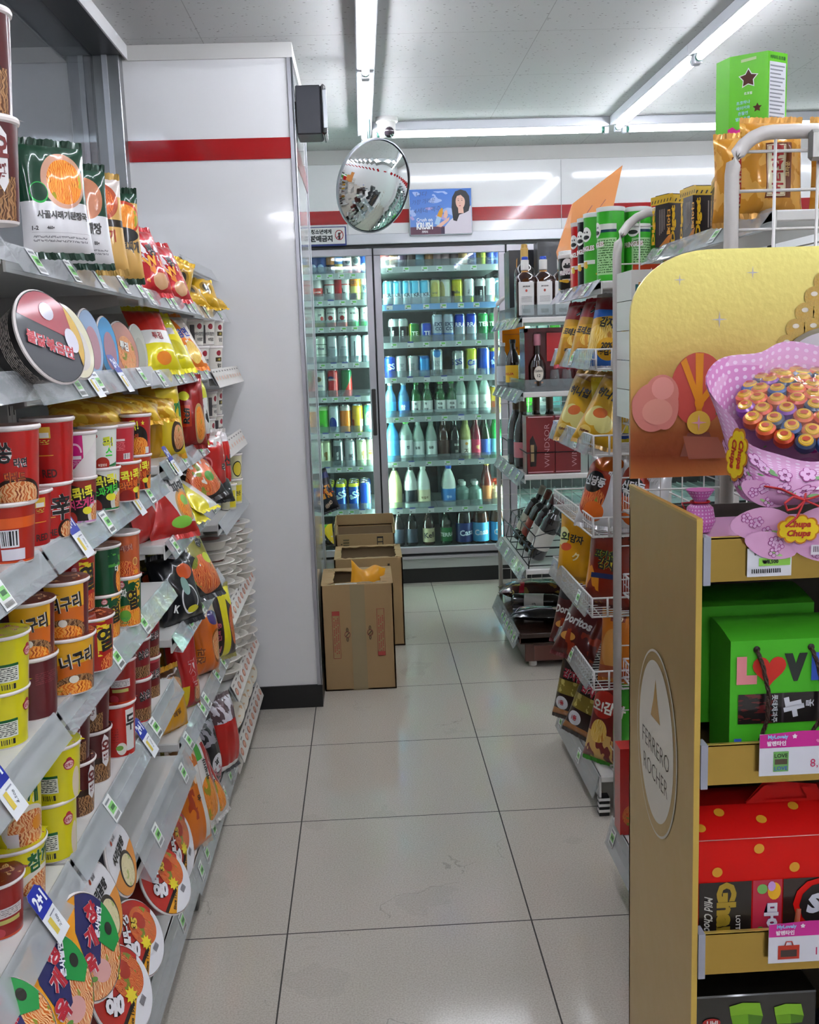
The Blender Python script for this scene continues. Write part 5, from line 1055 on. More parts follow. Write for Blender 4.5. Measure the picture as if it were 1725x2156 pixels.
def bag_s(w, h, t, sag=0, seed=0, roll=0):
    rng = random.Random(seed); ph = [rng.uniform(0, 6.28) for _ in range(6)]
    def S(u, v, d=0, side=-1):
        a = max(-1, min(1, 2 * u / w)); c = max(-1, min(1, 2 * v / h))
        th = (1 - abs(a) ** 2.6) ** .62 * (1 - abs(c) ** 3.2) ** .62 * t / 2
        edge = abs(c) ** 3
        wr = (sin(u / w * 26 + ph[0]) * .5 + sin(u / w * 43 + ph[1] + c * 3) * .3) * t * .055 * (.25 + edge) + sin(v / h * 9 + u / w * 5 + ph[2]) * t * .03
        wr *= (1 - abs(a) ** 4) * (1 - abs(c) ** 8)
        pin = 1 - .07 * (1 - abs(c) ** 2)          # the filled middle draws the sides in
        return Vector((u * pin + roll * c * c * .0, side * (th + wr + d), v + h / 2 + sag * a * a))
    return S
def make_bag(key, w, h, t, base, layers, texts, back=None, seal='#b8b4b0', rough=.28, extra=None, seed=0):
    def mk(name):
        m = art('bag_' + key, base, layers, rough=rough, coat=.6, metal=.15)
        mb_ = mat(back or (base if base not in FOODS else '#b08040'), .3, .2, coat=.5)
        S = bag_s(w, h, t, 0, seed)
        b = MB(); sh = .055 * h
        b.grid(S, -w / 2, w / 2, -h / 2, h / 2, m, 22, 26)
        b.grid(lambda u, v, d=0: S(u, v, d, 1), -w / 2, w / 2, -h / 2, h / 2, mb_, 22, 26, flip=True)
        for t_, u, v, hh, ink, out, rot in texts: b.text(S, t_, u * w, (v - .5) * h, hh, C_(ink), rot=rot, off=.0009, fat=.04, out=C_(out) if out else None, ofat=.07)
        if extra: extra(b, S)
        o = b.build(name)
        for sg in (-1, 1):
            def sl(q):
                n = 26; vs = []
                for i in range(n + 1):
                    x = -w / 2 + w * i / n; z0 = h / 2 + sg * h / 2
                    vs += [(x, .0012 * sin(i * 1.7), z0 - sg * .002), (x, .003 * sin(i * .9 + seed), z0 + sg * (.012 + (.002 if i % 2 else 0)))]
                q.add(vs, [(2 * i, 2 * i + 2, 2 * i + 3, 2 * i + 1) for i in range(n)], mat(seal, .3, .4, coat=.4))
            B('crimped_seal', sl, o)
        return o
    return mk
# w, h, t, base, layers, texts, back, seal, description
BAGS = {
 'soupg': (.150, .200, .035, '#dad8da', [r_(0, .46, 1, 1, '#0e3a26'), e_(.62, .66, .33, .26, '#c89880'), e_(.64, .65, .27, .21, 'orange'), e_(.24, .54, .13, .10, '#2ca84c'), e_(.24, .545, .12, .085, '#0e3a26'), r_(.1, .17, .95, .175, '#b8b4b8'), ('t', .12, .08, .9, .15, '#8c8a8e', 2)],
          [('사골시래기된장국', .06, .335, .0155, '#2a2622', None, 0), ('1-2', -.36, .21, .008, '#4a4648', None, 0), ('460g', -.15, .21, .008, '#4a4648', None, 0)], '#0e3a26', '#0c3020', 'green and white pouch of beef bone soup'),
 'soupg2': (.150, .190, .03, '#d6d4d6', [r_(0, .5, 1, 1, '#103a28'), e_(.6, .68, .3, .22, '#b87858'), ('t', .12, .08, .9, .15, '#8c8a8e', 2)], [('육개장', .1, .36, .024, '#2a2622', None, 0), ('00g', .2, .2, .010, '#4a4648', None, 0)], '#0e3a26', '#0c3020', 'second green and white soup pouch'),
 'soupt': (.145, .190, .03, '#cfa45c', [r_(0, .8, 1, 1, '#c8bcb4'), e_(.5, .74, .42, .22, '#a84c30'), e_(.5, .74, .34, .17, 'red'), r_(0, .46, 1, .54, '#2a2018')], [('지고기', .05, .36, .026, '#a83c1c', None, 0)], '#c09850', '#a88440', 'tan and brown soup pouch'),
 'soupt2': (.140, .190, .03, '#c89c54', [r_(0, .88, 1, 1, '#123a28'), e_(.55, .70, .48, .20, '#b43c20'), e_(.58, .70, .40, .16, 'orange'), e_(.45, .50, .5, .09, '#201c1c')], [('순두부찌개', .0, .36, .026, '#221c18', None, 0)], '#b08c48', '#12301f', 'tan soup pouch with orange stew picture and green top'),
 'redsnack': (.115, .165, .05, '#b01820', [('n', .1, .3, .9, .75, '#e4dce0', .55, 5), ('n', .1, .1, .9, .45, '#e08030', .56, 5), e_(.6, .15, .25, .12, '#c89a70')], [('짱', .02, .62, .034, '#1c1416', '#f0e8ec', .2), ('W', -.1, .44, .03, '#e8a020', '#a01018', .3)], '#8c141a', '#b01820', 'glossy red snack bag'),
 'goldbag': (.115, .120, .06, '#c89a1c', [e_(.55, .5, .22, .24, '#8c6a14'), e_(.55, .5, .12, .16, '#2a2618'), r_(.05, .15, .3, .4, '#e0dcc8')], [], '#b0861a', '#d8aa28', 'crumpled gold foil pack'),
 'yelred': (.12, .165, .045, '#d8ca18', [r_(0, .62, 1, 1, '#b82218'), r_(0, .40, 1, .62, '#e4e0dc'), e_(.5, .16, .2, .1, '#e08020')], [('튀김', 0, .52, .02, '#8c1818', None, 0)], '#c8ba14', '#d8ca18', 'yellow, white and red snack pack'),
 'yelpk': (.12, .165, .045, '#dccf12', [r_(.1, .58, .7, .70, '#c8c4c4'), e_(.5, .3, .3, .18, '#b8ac10')], [], '#c8ba10', '#dccf12', 'bright yellow snack pack'),
 'orpk': (.13, .185, .045, '#e07820', [('p', .9, .5, .88, '#cfc4b8'), ('n', .3, .05, 1, .6, '#e8dccc', .5, 6), e_(.6, .24, .2, .2, 'chip')], [('당면', .02, .60, .034, '#2a3a9c', '#eae6ea', .2)], '#c8681c', '#e07820', 'orange and white noodle pack with blue lettering'),
 'sesame': (.150, .190, .055, '#e0c01c', [r_(0, 0, .30, 1, '#c89418'), e_(.72, .25, .2, .22, '#3a2a1c'), e_(.74, .24, .16, .17, 'ramen'), r_(0, .9, 1, 1, '#c8901c')], [('참깨', .18, .62, .042, '#0c6a30', '#e8dc60', 0)], '#c8a81c', '#c8901c', 'yellow noodle pack with green lettering'),
 'goldfold': (.16, .06, .05, '#c8901c', [('n', 0, 0, 1, 1, '#e0b83c', .5, 4)], [], '#a87414', '#d8a42c', 'folded gold noodle pack top'),
 'rtfi': (.145, .195, .075, '#8e1410', [e_(.72, .32, .2, .3, '#b89464'), e_(.73, .32, .16, .25, 'orange'), e_(.28, .74, .16, .07, '#ddd82c'), r_(.12, .28, .42, .60, '#b8300e')], [('Rtfi', -.22, .44, .026, '#181012', '#e08040', 1.45)], '#6c100c', '#8e1410', 'dark red noodle pack with yellow oval'),
 'rtside': (.10, .195, .06, '#dcd8d4', [r_(0, .7, 1, 1, '#c8c43c'), ('n', 0, .1, 1, .7, '#26201e', .55, 4), r_(0, 0, 1, .12, '#a82418')], [], '#a8a4a0', '#c8c43c', 'white and black noodle pack'),
 'mupa': (.165, .205, .06, '#b01a18', [('p', .85, .6, .62, '#dcdad8'), e_(.80, .34, .23, .21, '#c89a60'), e_(.81, .34, .20, .17, 'orange'), e_(.80, .40, .1, .07, '#7cb03c'), r_(0, .0, 1, .12, '#a81814'), e_(.62, .13, .22, .07, '#7cc03c')],
          [('무', .06, .72, .052, '#161414', None, .2), ('파마', .26, .58, .030, '#161414', None, .2), ('▼', .14, .92, .020, '#1c8a30', None, 0)], '#8c1412', '#b01a18', 'red and white noodle pack with brush lettering and leek'),
 'yelw': (.14, .19, .035, '#d8c818', [r_(.1, .05, .42, .9, '#6a6258'), ('t', .12, .1, .40, .85, '#bcb4a8', 14)], [], '#c8b814', '#d8c818', 'yellow noodle pack leaning on its long edge'),
 'yelw2': (.14, .19, .035, '#dccc1c', [r_(.55, 0, 1, 1, '#dcd8d4')], [], '#c8b814', '#d8c818', 'yellow and white noodle pack lying on top'),
 'blkfood': (.14, .19, .05, '#1c1414', [('p', .5, 1, .92, '#5c1418'), e_(.5, .32, .5, .28, 'red'), ('n', 0, .2, 1, .6, '#dcd4cc', .60, 6), e_(.6, .3, .15, .08, '#4c8a2c')], [('춘', -.2, .72, .02, '#e4dcd8', None, .3)], '#181212', '#1c1414', 'black noodle pack printed with a spicy dish'),
 'redpk': (.155, .190, .095, '#b41c1a', [('n', 0, .8, 1, 1, '#c8c0bc', .5, 6), e_(.3, .5, .2, .14, '#d07070'), e_(.3, .5, .16, .10, '#8c1818')], [('라', .34, .4, .03, '#161012', '#e0d4d0', 0)], '#a01816', '#c8b8b4', 'red multipack of noodles'),
 'redside': (.085, .200, .08, '#c0201c', [r_(0, .84, 1, 1, '#c4bcbc'), r_(0, 0, 1, .1, '#e4e0dc')], [('신', .1, .5, .04, '#161012', None, 0)], '#a01816', '#d8d0cc', 'bright red multipack standing on end'),
 'blkpk': (.15, .12, .07, '#17161a', [('n', .3, .1, 1, .9, '#dcd8dc', .60, 5)], [], '#121214', '#202024', 'black noodle pack lying under the red ones'),
 'bulmul': (.17, .19, .085, '#161618', [e_(.66, .66, .34, .26, '#8a8424'), e_(.62, .26, .38, .25, 'red'), ('n', .2, .35, 1, .9, '#dcdcd8', .60, 5), e_(.75, .45, .12, .08, '#c8d02c'), r_(.1, .86, .8, .96, '#7c1c24')], [('짜장', .14, .72, .03, '#1a1614', '#e6e2dc', -.6)], '#121214', '#2c2c30', 'black and olive multipack of spicy noodles'),
 'bulblk': (.16, .18, .08, '#0e0f14', [e_(.55, .3, .22, .22, '#d8d8da'), e_(.55, .3, .19, .19, '#15161c'), e_(.62, .72, .2, .12, '#c8501c'), e_(.6, .14, .14, .05, '#d8d02c'), e_(.5, .5, .1, .14, '#7c9c94')], [('K', -.28, .2, .02, '#e4e4e0', None, -.3)], '#0c0c10', '#1c1c22', 'black multipack with white round picture'),
 'olive': (.17, .14, .08, '#54501c', [('n', 0, 0, 1, 1, '#8c8830', .52, 4), ('n', 0, 0, 1, 1, '#1a1a14', .58, 5)], [('짜파', 0, .5, .03, '#d8b040', '#3c2c10', -.2)], '#3a3814', '#54501c', 'olive green noodle multipack at the back'),
 'goldlow': (.15, .15, .07, '#d09a18', [('n', 0, .5, 1, 1, '#a8a048', .48, 5)], [('칼국수', 0, .3, .02, '#8a5a10', None, 0)], '#b88614', '#c8b464', 'gold noodle multipack under clear film'),
 'redjin': (.125, .23, .065, '#ab1a1a', [r_(0, .86, 1, 1, '#9c9048'), ('r', .0, .0, .45, .28, '#d8bc14'), e_(.82, .20, .22, .16, '#8a6444'), e_(.82, .2, .18, .12, 'ramen')], [('지', .12, .48, .046, '#b01c1c', '#e8e4e4', 0), ('짬', .16, .32, .03, '#b01c1c', '#e8e4e4', 0)], '#8c1414', '#b4a850', 'tall red noodle multipack with white lettering'),
 'goldlow2': (.12, .15, .055, '#d89a1c', [r_(.0, .55, 1, 1, '#4a2c14'), e_(.5, .74, .42, .16, 'ramen')], [('메밀', 0, .3, .016, '#6a4010', None, .3)], '#c08414', '#d89a1c', 'amber noodle pack with brown window'),
 'orange5': (.15, .20, .10, '#cf6412', [e_(.74, .42, .20, .26, '#8c4c10'), e_(.74, .42, .17, .22, 'ramen'), r_(.0, .88, 1, 1, '#b49a84'), e_(.72, .84, .2, .1, '#3c2c6c')], [('진라', -.30, .34, .026, '#7c3408', '#e89038', 1.5)], '#b85810', '#b49a84', 'orange multipack of noodles'),
 'blkyel': (.13, .22, .075, '#241414', [('r', .38, 0, .62, 1, '#dcd01c'), ('p', .6, 1, 1.22, '#dcd01c'), e_(.86, .45, .2, .3, 'red')], [('진짜장', -.28, .40, .022, '#b0485c', None, 1.5), ('오', -.28, .14, .02, '#c86a74', None, 1.5)], '#1c1010', '#a8a060', 'dark brown and yellow noodle multipack'),
 'redclear': (.15, .22, .09, '#b31d18', [r_(0, .72, 1, 1, '#5a4448'), ('n', 0, .72, 1, 1, '#c8c0c8', .52, 6), r_(0, 0, 1, .12, '#e4dede')], [], '#8c1614', '#7c6c70', 'red multipack in crinkled clear film on the bottom deck'),
 'blkclear': (.12, .20, .07, '#141216', [('n', 0, .7, 1, 1, '#8c8890', .5, 6), e_(.55, .4, .25, .14, '#dcdce0'), ('n', .2, .0, 1, .35, '#b0707c', .52, 8)], [('짜', 0, .42, .024, '#141216', None, .4)], '#101014', '#3c3c40', 'black multipack in crinkled film on the bottom deck'),
 'winered': (.11, .19, .08, '#7c1018', [('n', 0, .2, 1, .9, '#b83c44', .56, 6)], [], '#5c0c12', '#8c1c24', 'wine-red glossy noodle multipack'),
 'orslab': (.13, .30, .055, '#d9731c', [r_(0, .62, .5, 1, '#9c6a40'), ('n', 0, .6, 1, 1, '#e8c8a8', .55, 6), r_(.62, .05, .85, .78, '#dcd8d4'), ('n', .0, .3, .4, .6, '#a83c1c', .5, 5)], [('우', .05, .48, .02, '#2a1c14', None, 0)], '#c0641a', '#c8b8a8', 'long orange noodle multipack standing on end'),
 'whslab': (.12, .26, .05, '#d8d4d0', [('r', .6, .3, .8, .9, '#a81c1c'), e_(.4, .3, .35, .25, 'orange'), r_(.2, .75, .5, 1, '#4ca83c')], [('무파마', .0, .62, .022, '#1c1816', None, 1.45)], '#c8c4c0', '#d8d4d0', 'long white and red noodle multipack standing on end')}
def bag(key, name, loc, rot, scale, label, cat, group=None):
    w_, h_, t_, base, ly, tx, bk, sl, d = BAGS[key]
    return place('bag_' + key, make_bag(key, w_, h_, t_, base, ly, tx, bk, sl, seed=len(key)), name, loc, rot, scale, label, cat, group)

def make_tray(name):
    """white microwave-rice bowl with wide flange"""
    b = MB(); m = mat('#ddd6cc', .35, coat=.2)
    b.lathe([(.046, 0), (.052, .004), (.064, .030), (.078, .033), (.080, .035), (.078, .037), (.066, .036), (.001, .037)], m, 36, cap1=False)
    o = b.build(name)
    B('film_lid', lambda q: q.disc(plane_s((0, 0, 0), (1, 0, 0), (0, 1, 0)), 0, 0, .070, .070, art('trayfilm', '#dcd6cc', [e_(.5, .5, .28, .28, '#b86a5c'), ('t', .2, .2, .8, .3, '#6a5c54', 3)], coat=.6), .0375, 30, 1), o)
    return o
def make_oval(name):
    """long oval ready-meal dish stood on edge"""
    b = MB(); m = mat('#dcd5c8', .35, coat=.2); n = 40; pr = [(.78, 0), (.84, .004), (.95, .026), (1.02, .028), (1.03, .031), (1.0, .033)]
    vs = []
    for s_, z in pr:
        for i in range(n): a = 2 * pi * i / n; vs.append((.062 * s_ * cos(a), .098 * s_ * sin(a), z))
    fs = [(j * n + i, j * n + (i + 1) % n, (j + 1) * n + (i + 1) % n, (j + 1) * n + i) for j in range(len(pr) - 1) for i in range(n)] + [tuple(reversed(range(n)))]
    b.add(vs, fs, m, None, True); o = b.build(name)
    def fl(q):
        S = plane_s((0, 0, .033), (0, 1, 0), (-1, 0, 0)); q.disc(S, 0, 0, .097, .061, art('ovalfilm', '#d4ccbc', [('t', .25, .35, .7, .62, '#5a4a44', 3), e_(.28, .5, .12, .2, '#b04a44'), ('n', .5, .1, .95, .9, '#c8a078', .58, 5)], coat=.7), .0006, 36, 1)
    B('film_lid', fl, o)
    return o

def cup(key, loc, yaw, scale, label, group):
    d = CUPS[key][-1]
    return place('cup_' + key, make_cup(key), 'noodle_cup' if not key.startswith(('cj', 'yelc')) else 'rice_cup', loc, (0, 0, yaw), scale, label, 'cup', group)
def bowl(key, loc, tilt, yaw, roll, scale, label, group):
    # stands on edge: lid turned out towards the aisle
    M_ = Matrix.Rotation(yaw, 3, 'Z') @ Matrix.Rotation(tilt, 3, 'X') @ Matrix.Rotation(roll, 3, 'Z')
    return place('bowl_' + key, make_bowl(key), 'noodle_bowl', loc, M_.to_euler(), scale, label, 'bowl', group)
G = ['noodle cups on the window-side shelves', 'standing soup pouches on the top shelf', 'red snack bags on the top shelf', 'gold foil packs by the column', 'noodle bowls leaning on the window-side shelves', 'bright packs on the second shelf', 'white rice cups by the column', 'folded gold noodle packs at the back of the third shelf', 'white rice cups on the third shelf by the column', 'pale yellow cups on the shelf by the column']
cup('ojj', (-.457, 1.36, 1.575), .49, (.67, .67, 1.1), 'lower dark red cup of the stack at the left end of the top shelf', G[0])
cup('ojj', (-.453, 1.36, 1.703), .42, (.65, .65, 1.1), 'upper dark red cup with white name panel, top of the stack on the top shelf', G[0])
bag('soupg', 'soup_pouch', (-.461, 1.653, 1.567), (-.1, 0, .66), (.75, 1, .81), 'green and white soup pouch printed 460g, foremost of the pouches on the top shelf', 'soup pouch', G[1])
bag('soupg2', 'soup_pouch', (-.475, 1.853, 1.567), (-.1, 0, .56), (.7, 1, .85), 'green and white soup pouch half hidden behind the foremost one', 'soup pouch', G[1])
bag('soupt', 'soup_pouch', (-.478, 1.983, 1.567), (-.1, 0, .56), (.72, 1, .88), 'tan soup pouch with red lettering between green-topped pouches', 'soup pouch', G[1])
bag('soupt2', 'soup_pouch', (-.492, 2.242, 1.567), (-.1, 0, .45), (.57, 1, .94), 'rearmost soup pouch, with orange stew picture and dark green top', 'soup pouch', G[1])
bag('redsnack', 'snack_bag', (-.498, 2.604, 1.557), (-.38, 0, 1.01), (1, 1, 1), 'glossy red snack bag just behind the last soup pouch', 'snack bag', G[2])
bag('redsnack', 'snack_bag', (-.504, 2.931, 1.557), (-.45, 0, 1.01), (1, 1, 1), 'glossy red snack bag second from the soup pouches', 'snack bag', G[2])
bag('goldbag', 'foil_pack', (-.533, 3.031, 1.57), (-.17, .35, .7), (.9, .9, .9), 'crumpled gold foil pack standing behind the red snack bags', 'snack pack', G[3])
bag('goldbag', 'foil_pack', (-.519, 3.316, 1.558), (-.96, 0, .61), (.85, .85, .85), 'gold foil pack lying left in the row by the column', 'snack pack', G[3])
bag('goldbag', 'foil_pack', (-.508, 3.467, 1.56), (-.7, .14, .61), (.95, .95, .95), 'gold foil pack with dark round badge, middle of the row by the column', 'snack pack', G[3])
bag('goldbag', 'foil_pack', (-.484, 3.661, 1.56), (-1.05, 0, 1.05), (.75, .75, .75), 'small gold foil pack last in the row by the column', 'snack pack', G[3])
bowl('buldak', (-.501, 1.522, 1.416), 1.26, 1.22, 0, (.8, .8, .8), 'large black noodle bowl tipped on its side, grey and red lid', G[4])
bowl('creamlid', (-.518, 1.711, 1.418), 1.29, 1.36, 0, (.78, .78, .78), 'cream-lidded noodle bowl right behind the big black one', G[4])
bowl('bluelid', (-.55, 1.934, 1.426), 1.47, 1.5, 0, (.78, .78, .78), 'pale blue lidded bowl standing on edge before the blue wrapper', G[4])
bowl('bluelid2', (-.56, 2.104, 1.42), 1.47, 1.5, 0, (.78, .78, .78), 'bright blue wrapped noodle bowl standing on edge', G[4])
bowl('redlid', (-.563, 2.273, 1.409), 1.4, 1.33, 0, (.78, .78, .78), 'brown-red lidded bowl with white Korean lettering on the second shelf', G[4])
bowl('greylid', (-.568, 2.426, 1.412), 1.47, 1.47, 0, (.78, .78, .78), 'bowl with plain grey lid, rearmost of those on edge', G[4])
bag('yelred', 'snack_pack', (-.493, 2.598, 1.367), (-.45, 0, .91), (1, 1, 1), 'yellow pack with red top leaning by the grey-lidded bowl', 'snack bag', G[5])
bag('yelpk', 'snack_pack', (-.485, 2.775, 1.367), (-.56, 0, .96), (1, 1, 1), 'plain yellow pack with grey tab leaning on its neighbour', 'snack bag', G[5])
bag('orpk', 'noodle_pack', (-.482, 2.992, 1.367), (-.59, 0, .96), (.95, .95, .95), 'orange and white pack with blue lettering on the second shelf', 'noodle pack')
cup('cj', (-.54, 3.42, 1.342), .91, (.74, .74, 1), 'white rice cup, lower one under the cup with Korean dish name', G[6])
cup('cjs', (-.522, 3.62, 1.342), .91, (.72, .72, 1), 'white rice cup with gold tab, lower one nearest the column', G[6])
cup('cj', (-.552, 3.42, 1.43), .91, (.74, .74, 1), 'white rice cup turned to its dark side panel, upper row', G[6])
cup('cj', (-.529, 3.5, 1.43), .91, (.76, .76, 1), 'white rice cup with Korean dish name, upper row', G[6])
cup('cjs', (-.515, 3.66, 1.43), .91, (.64, .64, 1), 'white rice cup with gold tab, upper one nearest the column', G[6])
cup('cj', (-.581, 3.3, 1.43), .91, (.62, .62, 1), 'white rice cup at the back of the upper row', G[6])
cup('barc', (-.507, 1.441, 1.125), .73, (.74, .74, .82), 'orange-red cup showing its bar code, lower left on the third shelf', G[0])
cup('deored', (-.493, 1.441, 1.21), .52, (.72, .72, .97), 'red cup with orange lettering stacked on the bar code cup', G[0])
cup('shinback', (-.52, 1.562, 1.125), 1.05, (.7, .7, .78), 'red cup squeezed behind the bar code cup', G[0])
cup('shin', (-.509, 1.624, 1.125), .59, (.75, .75, .82), 'red cup with big black character and yellow pulse line on the third shelf', G[0])
cup('shinback', (-.495, 1.624, 1.213), .24, (.7, .7, .93), 'plain red cup stacked on the one with the big black character', G[0])
cup('kokc', (-.496, 1.768, 1.125), .35, (.6, .6, .82), 'black cup with yellow and pink lettering beside the big red cups', G[0])
cup('kokp', (-.49, 1.768, 1.203), .38, (.6, .6, .81), 'magenta cup with white bar code stacked beside the tall red cup', G[0])
cup('koks', (-.491, 1.908, 1.125), .38, (.65, .65, .82), 'black cup with yellow and green lettering on the third shelf', G[0])
cup('kokw', (-.491, 1.908, 1.203), .45, (.65, .65, .79), 'white and green cup stacked over the green-lettered one', G[0])
cup('kokr', (-.48, 2.021, 1.125), .7, (.7, .7, .8), 'orange cup half hidden behind the green-lettered cup', G[0])
cup('kokpb', (-.486, 2.021, 1.201), .35, (.7, .7, .77), 'crimson cup of small print with white bar code, upper row', G[0])
cup('kokr', (-.486, 2.181, 1.125), .42, (.6, .6, .77), 'orange cup with yellow lettering at the end of the third shelf', G[0])
cup('koksp', (-.481, 2.181, 1.198), .35, (.6, .6, .89), 'red cup of stir-fried noodles with star, upper row end', G[0])
bag('goldfold', 'noodle_pack', (-.553, 2.278, 1.265), (-.87, .17, .52), (1, 1, 1), 'folded gold pack behind the upper noodle cups, nearest', 'noodle pack', G[7])
bag('goldfold', 'noodle_pack', (-.543, 2.398, 1.264), (-.87, .17, .52), (1, 1, 1), 'folded gold pack behind the crimson cup', 'noodle pack', G[7])
bag('goldfold', 'noodle_pack', (-.522, 2.498, 1.262), (-.87, .17, .52), (1, 1, 1), 'folded gold pack beside the yellow noodle pack', 'noodle pack', G[7])
bag('goldfold', 'noodle_pack', (-.567, 2.128, 1.271), (-.87, .17, .52), (1, 1, 1), 'dark gold pack deep behind the magenta cup', 'noodle pack', G[7])
bag('sesame', 'noodle_pack', (-.505, 2.614, 1.152), (-.1, 0, .84), (.83, 1, .97), 'yellow noodle pack with green lettering standing beside the noodle cups', 'noodle pack')
bag('redpk', 'noodle_pack', (-.526, 2.939, 1.152), (-.14, 0, .7), (.65, 1, 1.05), 'dark red noodle pack behind the yellow one', 'noodle pack')
bag('rtfi', 'noodle_pack', (-.487, 2.892, 1.152), (-.1, 0, .52), (.66, 1, .95), 'dark red noodle pack with upright lettering and yellow oval', 'noodle pack')
bag('rtside', 'noodle_pack', (-.477, 2.997, 1.152), (-.07, 0, 1.05), (.7, 1, .92), 'narrow white and black noodle pack beside the dark red one', 'noodle pack')
cup('cjs', (-.526, 3.4, 1.107), 1.22, (.62, .62, 1), 'white cup at the bottom of the near stack on the third shelf', G[8])
cup('cj', (-.515, 3.4, 1.195), 1.22, (.62, .62, 1), 'white cup on top of the near stack, third shelf', G[8])
cup('cj', (-.527, 3.6, 1.107), 1.22, (.62, .62, 1), 'white cup at the bottom of the far stack on the third shelf', G[8])
cup('cjs', (-.523, 3.6, 1.195), 1.22, (.62, .62, 1), 'white cup on top of the far stack, third shelf', G[8])
bag('mupa', 'noodle_pack', (-.48, 2.524, .962), (-.42, 0, .87), (.94, 1, .98), 'red and white pack with black brush lettering and leek leaning on the fourth shelf', 'noodle pack')
bag('mupa', 'noodle_pack', (-.533, 2.494, .962), (-.24, 0, 1.31), (.94, 1, .93), 'red pack mostly hidden behind its red and white twin', 'noodle pack')
bag('yelw', 'noodle_pack', (-.456, 2.723, .962), (-1.12, 0, 1.29), (.93, 1, .74), 'yellow noodle pack under another yellow one', 'noodle pack')
bag('yelw2', 'noodle_pack', (-.438, 2.802, .985), (-1.01, 0, 1.29), (.93, 1, .79), 'yellow and white noodle pack sloping on top of its twin', 'noodle pack')
bag('blkfood', 'noodle_pack', (-.447, 2.95, .992), (-.52, -.17, 1.08), (1, 1, 1.05), 'black noodle pack with spicy dish picture sloping on the fourth shelf', 'noodle pack')
bag('redpk', 'noodle_pack', (-.483, 3.076, 1), (-.07, 0, .79), (.97, 1, .84), 'red multipack with pinkish badge behind the spicy black one', 'noodle pack')
bag('redside', 'noodle_pack', (-.451, 3.147, .995), (-.05, 0, .84), (.94, 1, .85), 'bright red multipack standing on end over a black pack', 'noodle pack')
bag('blkpk', 'noodle_pack', (-.462, 3.09, .962), (-.35, 0, .79), (1, 1, .67), 'black pack lying under the bright red multipack', 'noodle pack')
cup('yelc2', (-.481, 3.52, .872), .7, (.62, .62, 1), 'yellow-panelled cup at the bottom of the yellow cups', G[9])
cup('yelc2', (-.478, 3.66, .872), .7, (.65, .65, 1), 'pale yellow cup at the bottom nearest the column', G[9])
cup('yelc', (-.476, 3.66, .962), .7, (.68, .68, 1), 'pale yellow cup with black ring, highest of the yellow cups', G[9])
bag('bulmul', 'noodle_pack', (-.462, 2.772, .745), (-.52, 0, 1.01), (1, 1, 1.11), 'black and olive multipack with noodle picture bulging over the fifth shelf', 'noodle pack')
bag('bulblk', 'noodle_pack', (-.481, 2.565, .732), (-.31, 0, .96), (.88, 1, .94), 'black multipack with white round picture at the edge of the fifth shelf', 'noodle pack')
bag('olive', 'noodle_pack', (-.554, 2.686, .795), (-.52, .17, .7), (1, 1, 1), 'olive multipack at the back of the fifth shelf', 'noodle pack')
bag('bulblk', 'noodle_pack', (-.56, 2.58, .733), (-.7, 0, .52), (.8, .8, .8), 'black multipack lying at the back left of the fifth shelf', 'noodle pack')
bag('goldlow', 'noodle_pack', (-.565, 2.671, .467), (-.14, 0, .79), (1, 1, 1.27), 'gold multipack under clear film at the back of the sixth shelf', 'noodle pack')
bag('redjin', 'noodle_pack', (-.509, 2.655, .467), (-.07, 0, .87), (.8, 1, 1.02), 'tall red multipack with white lettering on the sixth shelf', 'noodle pack')
bag('goldlow2', 'noodle_pack', (-.516, 2.495, .467), (-.14, 0, 1.05), (1, 1, 1), 'amber pack with noodle window standing at the near end of the sixth shelf', 'noodle pack')
bag('orange5', 'noodle_pack', (-.509, 2.947, .467), (-.05, 0, .91), (.87, 1, 1), 'orange noodle multipack between the red and the yellow ones', 'noodle pack')
bag('blkyel', 'noodle_pack', (-.474, 3.114, .467), (-.09, 0, .87), (.88, 1, .98), 'dark brown and yellow noodle multipack nearest the white trays', 'noodle pack')
bag('redclear', 'noodle_pack', (-.475, 3.036, .127), (-.07, 0, 1.08), (.87, 1, 1.02), 'red multipack in crinkled clear film on the bottom deck', 'noodle pack')
bag('blkclear', 'noodle_pack', (-.499, 2.896, .127), (-.1, 0, 1.22), (1, 1, 1), 'black multipack in crinkled film beside the red one', 'noodle pack')
bag('blkclear', 'noodle_pack', (-.463, 3.056, .127), (-.7, 0, 1.08), (.8, .8, .8), 'black pack lying at the feet of the clear-wrapped red multipack', 'noodle pack')
bag('winered', 'noodle_pack', (-.494, 2.772, .127), (-.24, 0, 1.22), (1, 1, 1.05), 'wine-red glossy multipack behind the orange slab', 'noodle pack')
bag('orslab', 'noodle_pack', (-.478, 2.54, .127), (-.17, 0, 1.15), (.92, 1, .9), 'long orange multipack standing in clear film on the bottom deck', 'noodle pack')
bag('whslab', 'noodle_pack', (-.463, 2.672, .127), (-.21, 0, 1.26), (.83, 1, .96), 'long white and red multipack just behind the orange one', 'noodle pack')
bag('whslab', 'noodle_pack', (-.443, 2.728, .127), (-.45, 0, 1.26), (.75, 1, .69), 'white and red pack sliding forward beside its twin', 'noodle pack')
bag('redjin', 'noodle_pack', (-.555, 2.605, .127), (-.17, 0, .7), (1.6, 1, .96), 'dark red multipack deep behind the orange slab', 'noodle pack')
cup('neoback', (-.519, 1.505, .875), 1.15, (.63, .63, .88), 'maroon cup with its plain side forward, lower left on the fourth tier', G[0])
cup('neo', (-.514, 1.505, .969), .52, (.61, .61, .78), 'maroon and orange cup with bold black lettering, upper left', G[0])
cup('neo', (-.497, 1.619, .875), .77, (.7, .7, .86), 'maroon and orange cup nearest the rail, under another one', G[0])
cup('neo', (-.494, 1.619, .967), .45, (.62, .62, .84), 'maroon and orange cup, upper right of the group', G[0])
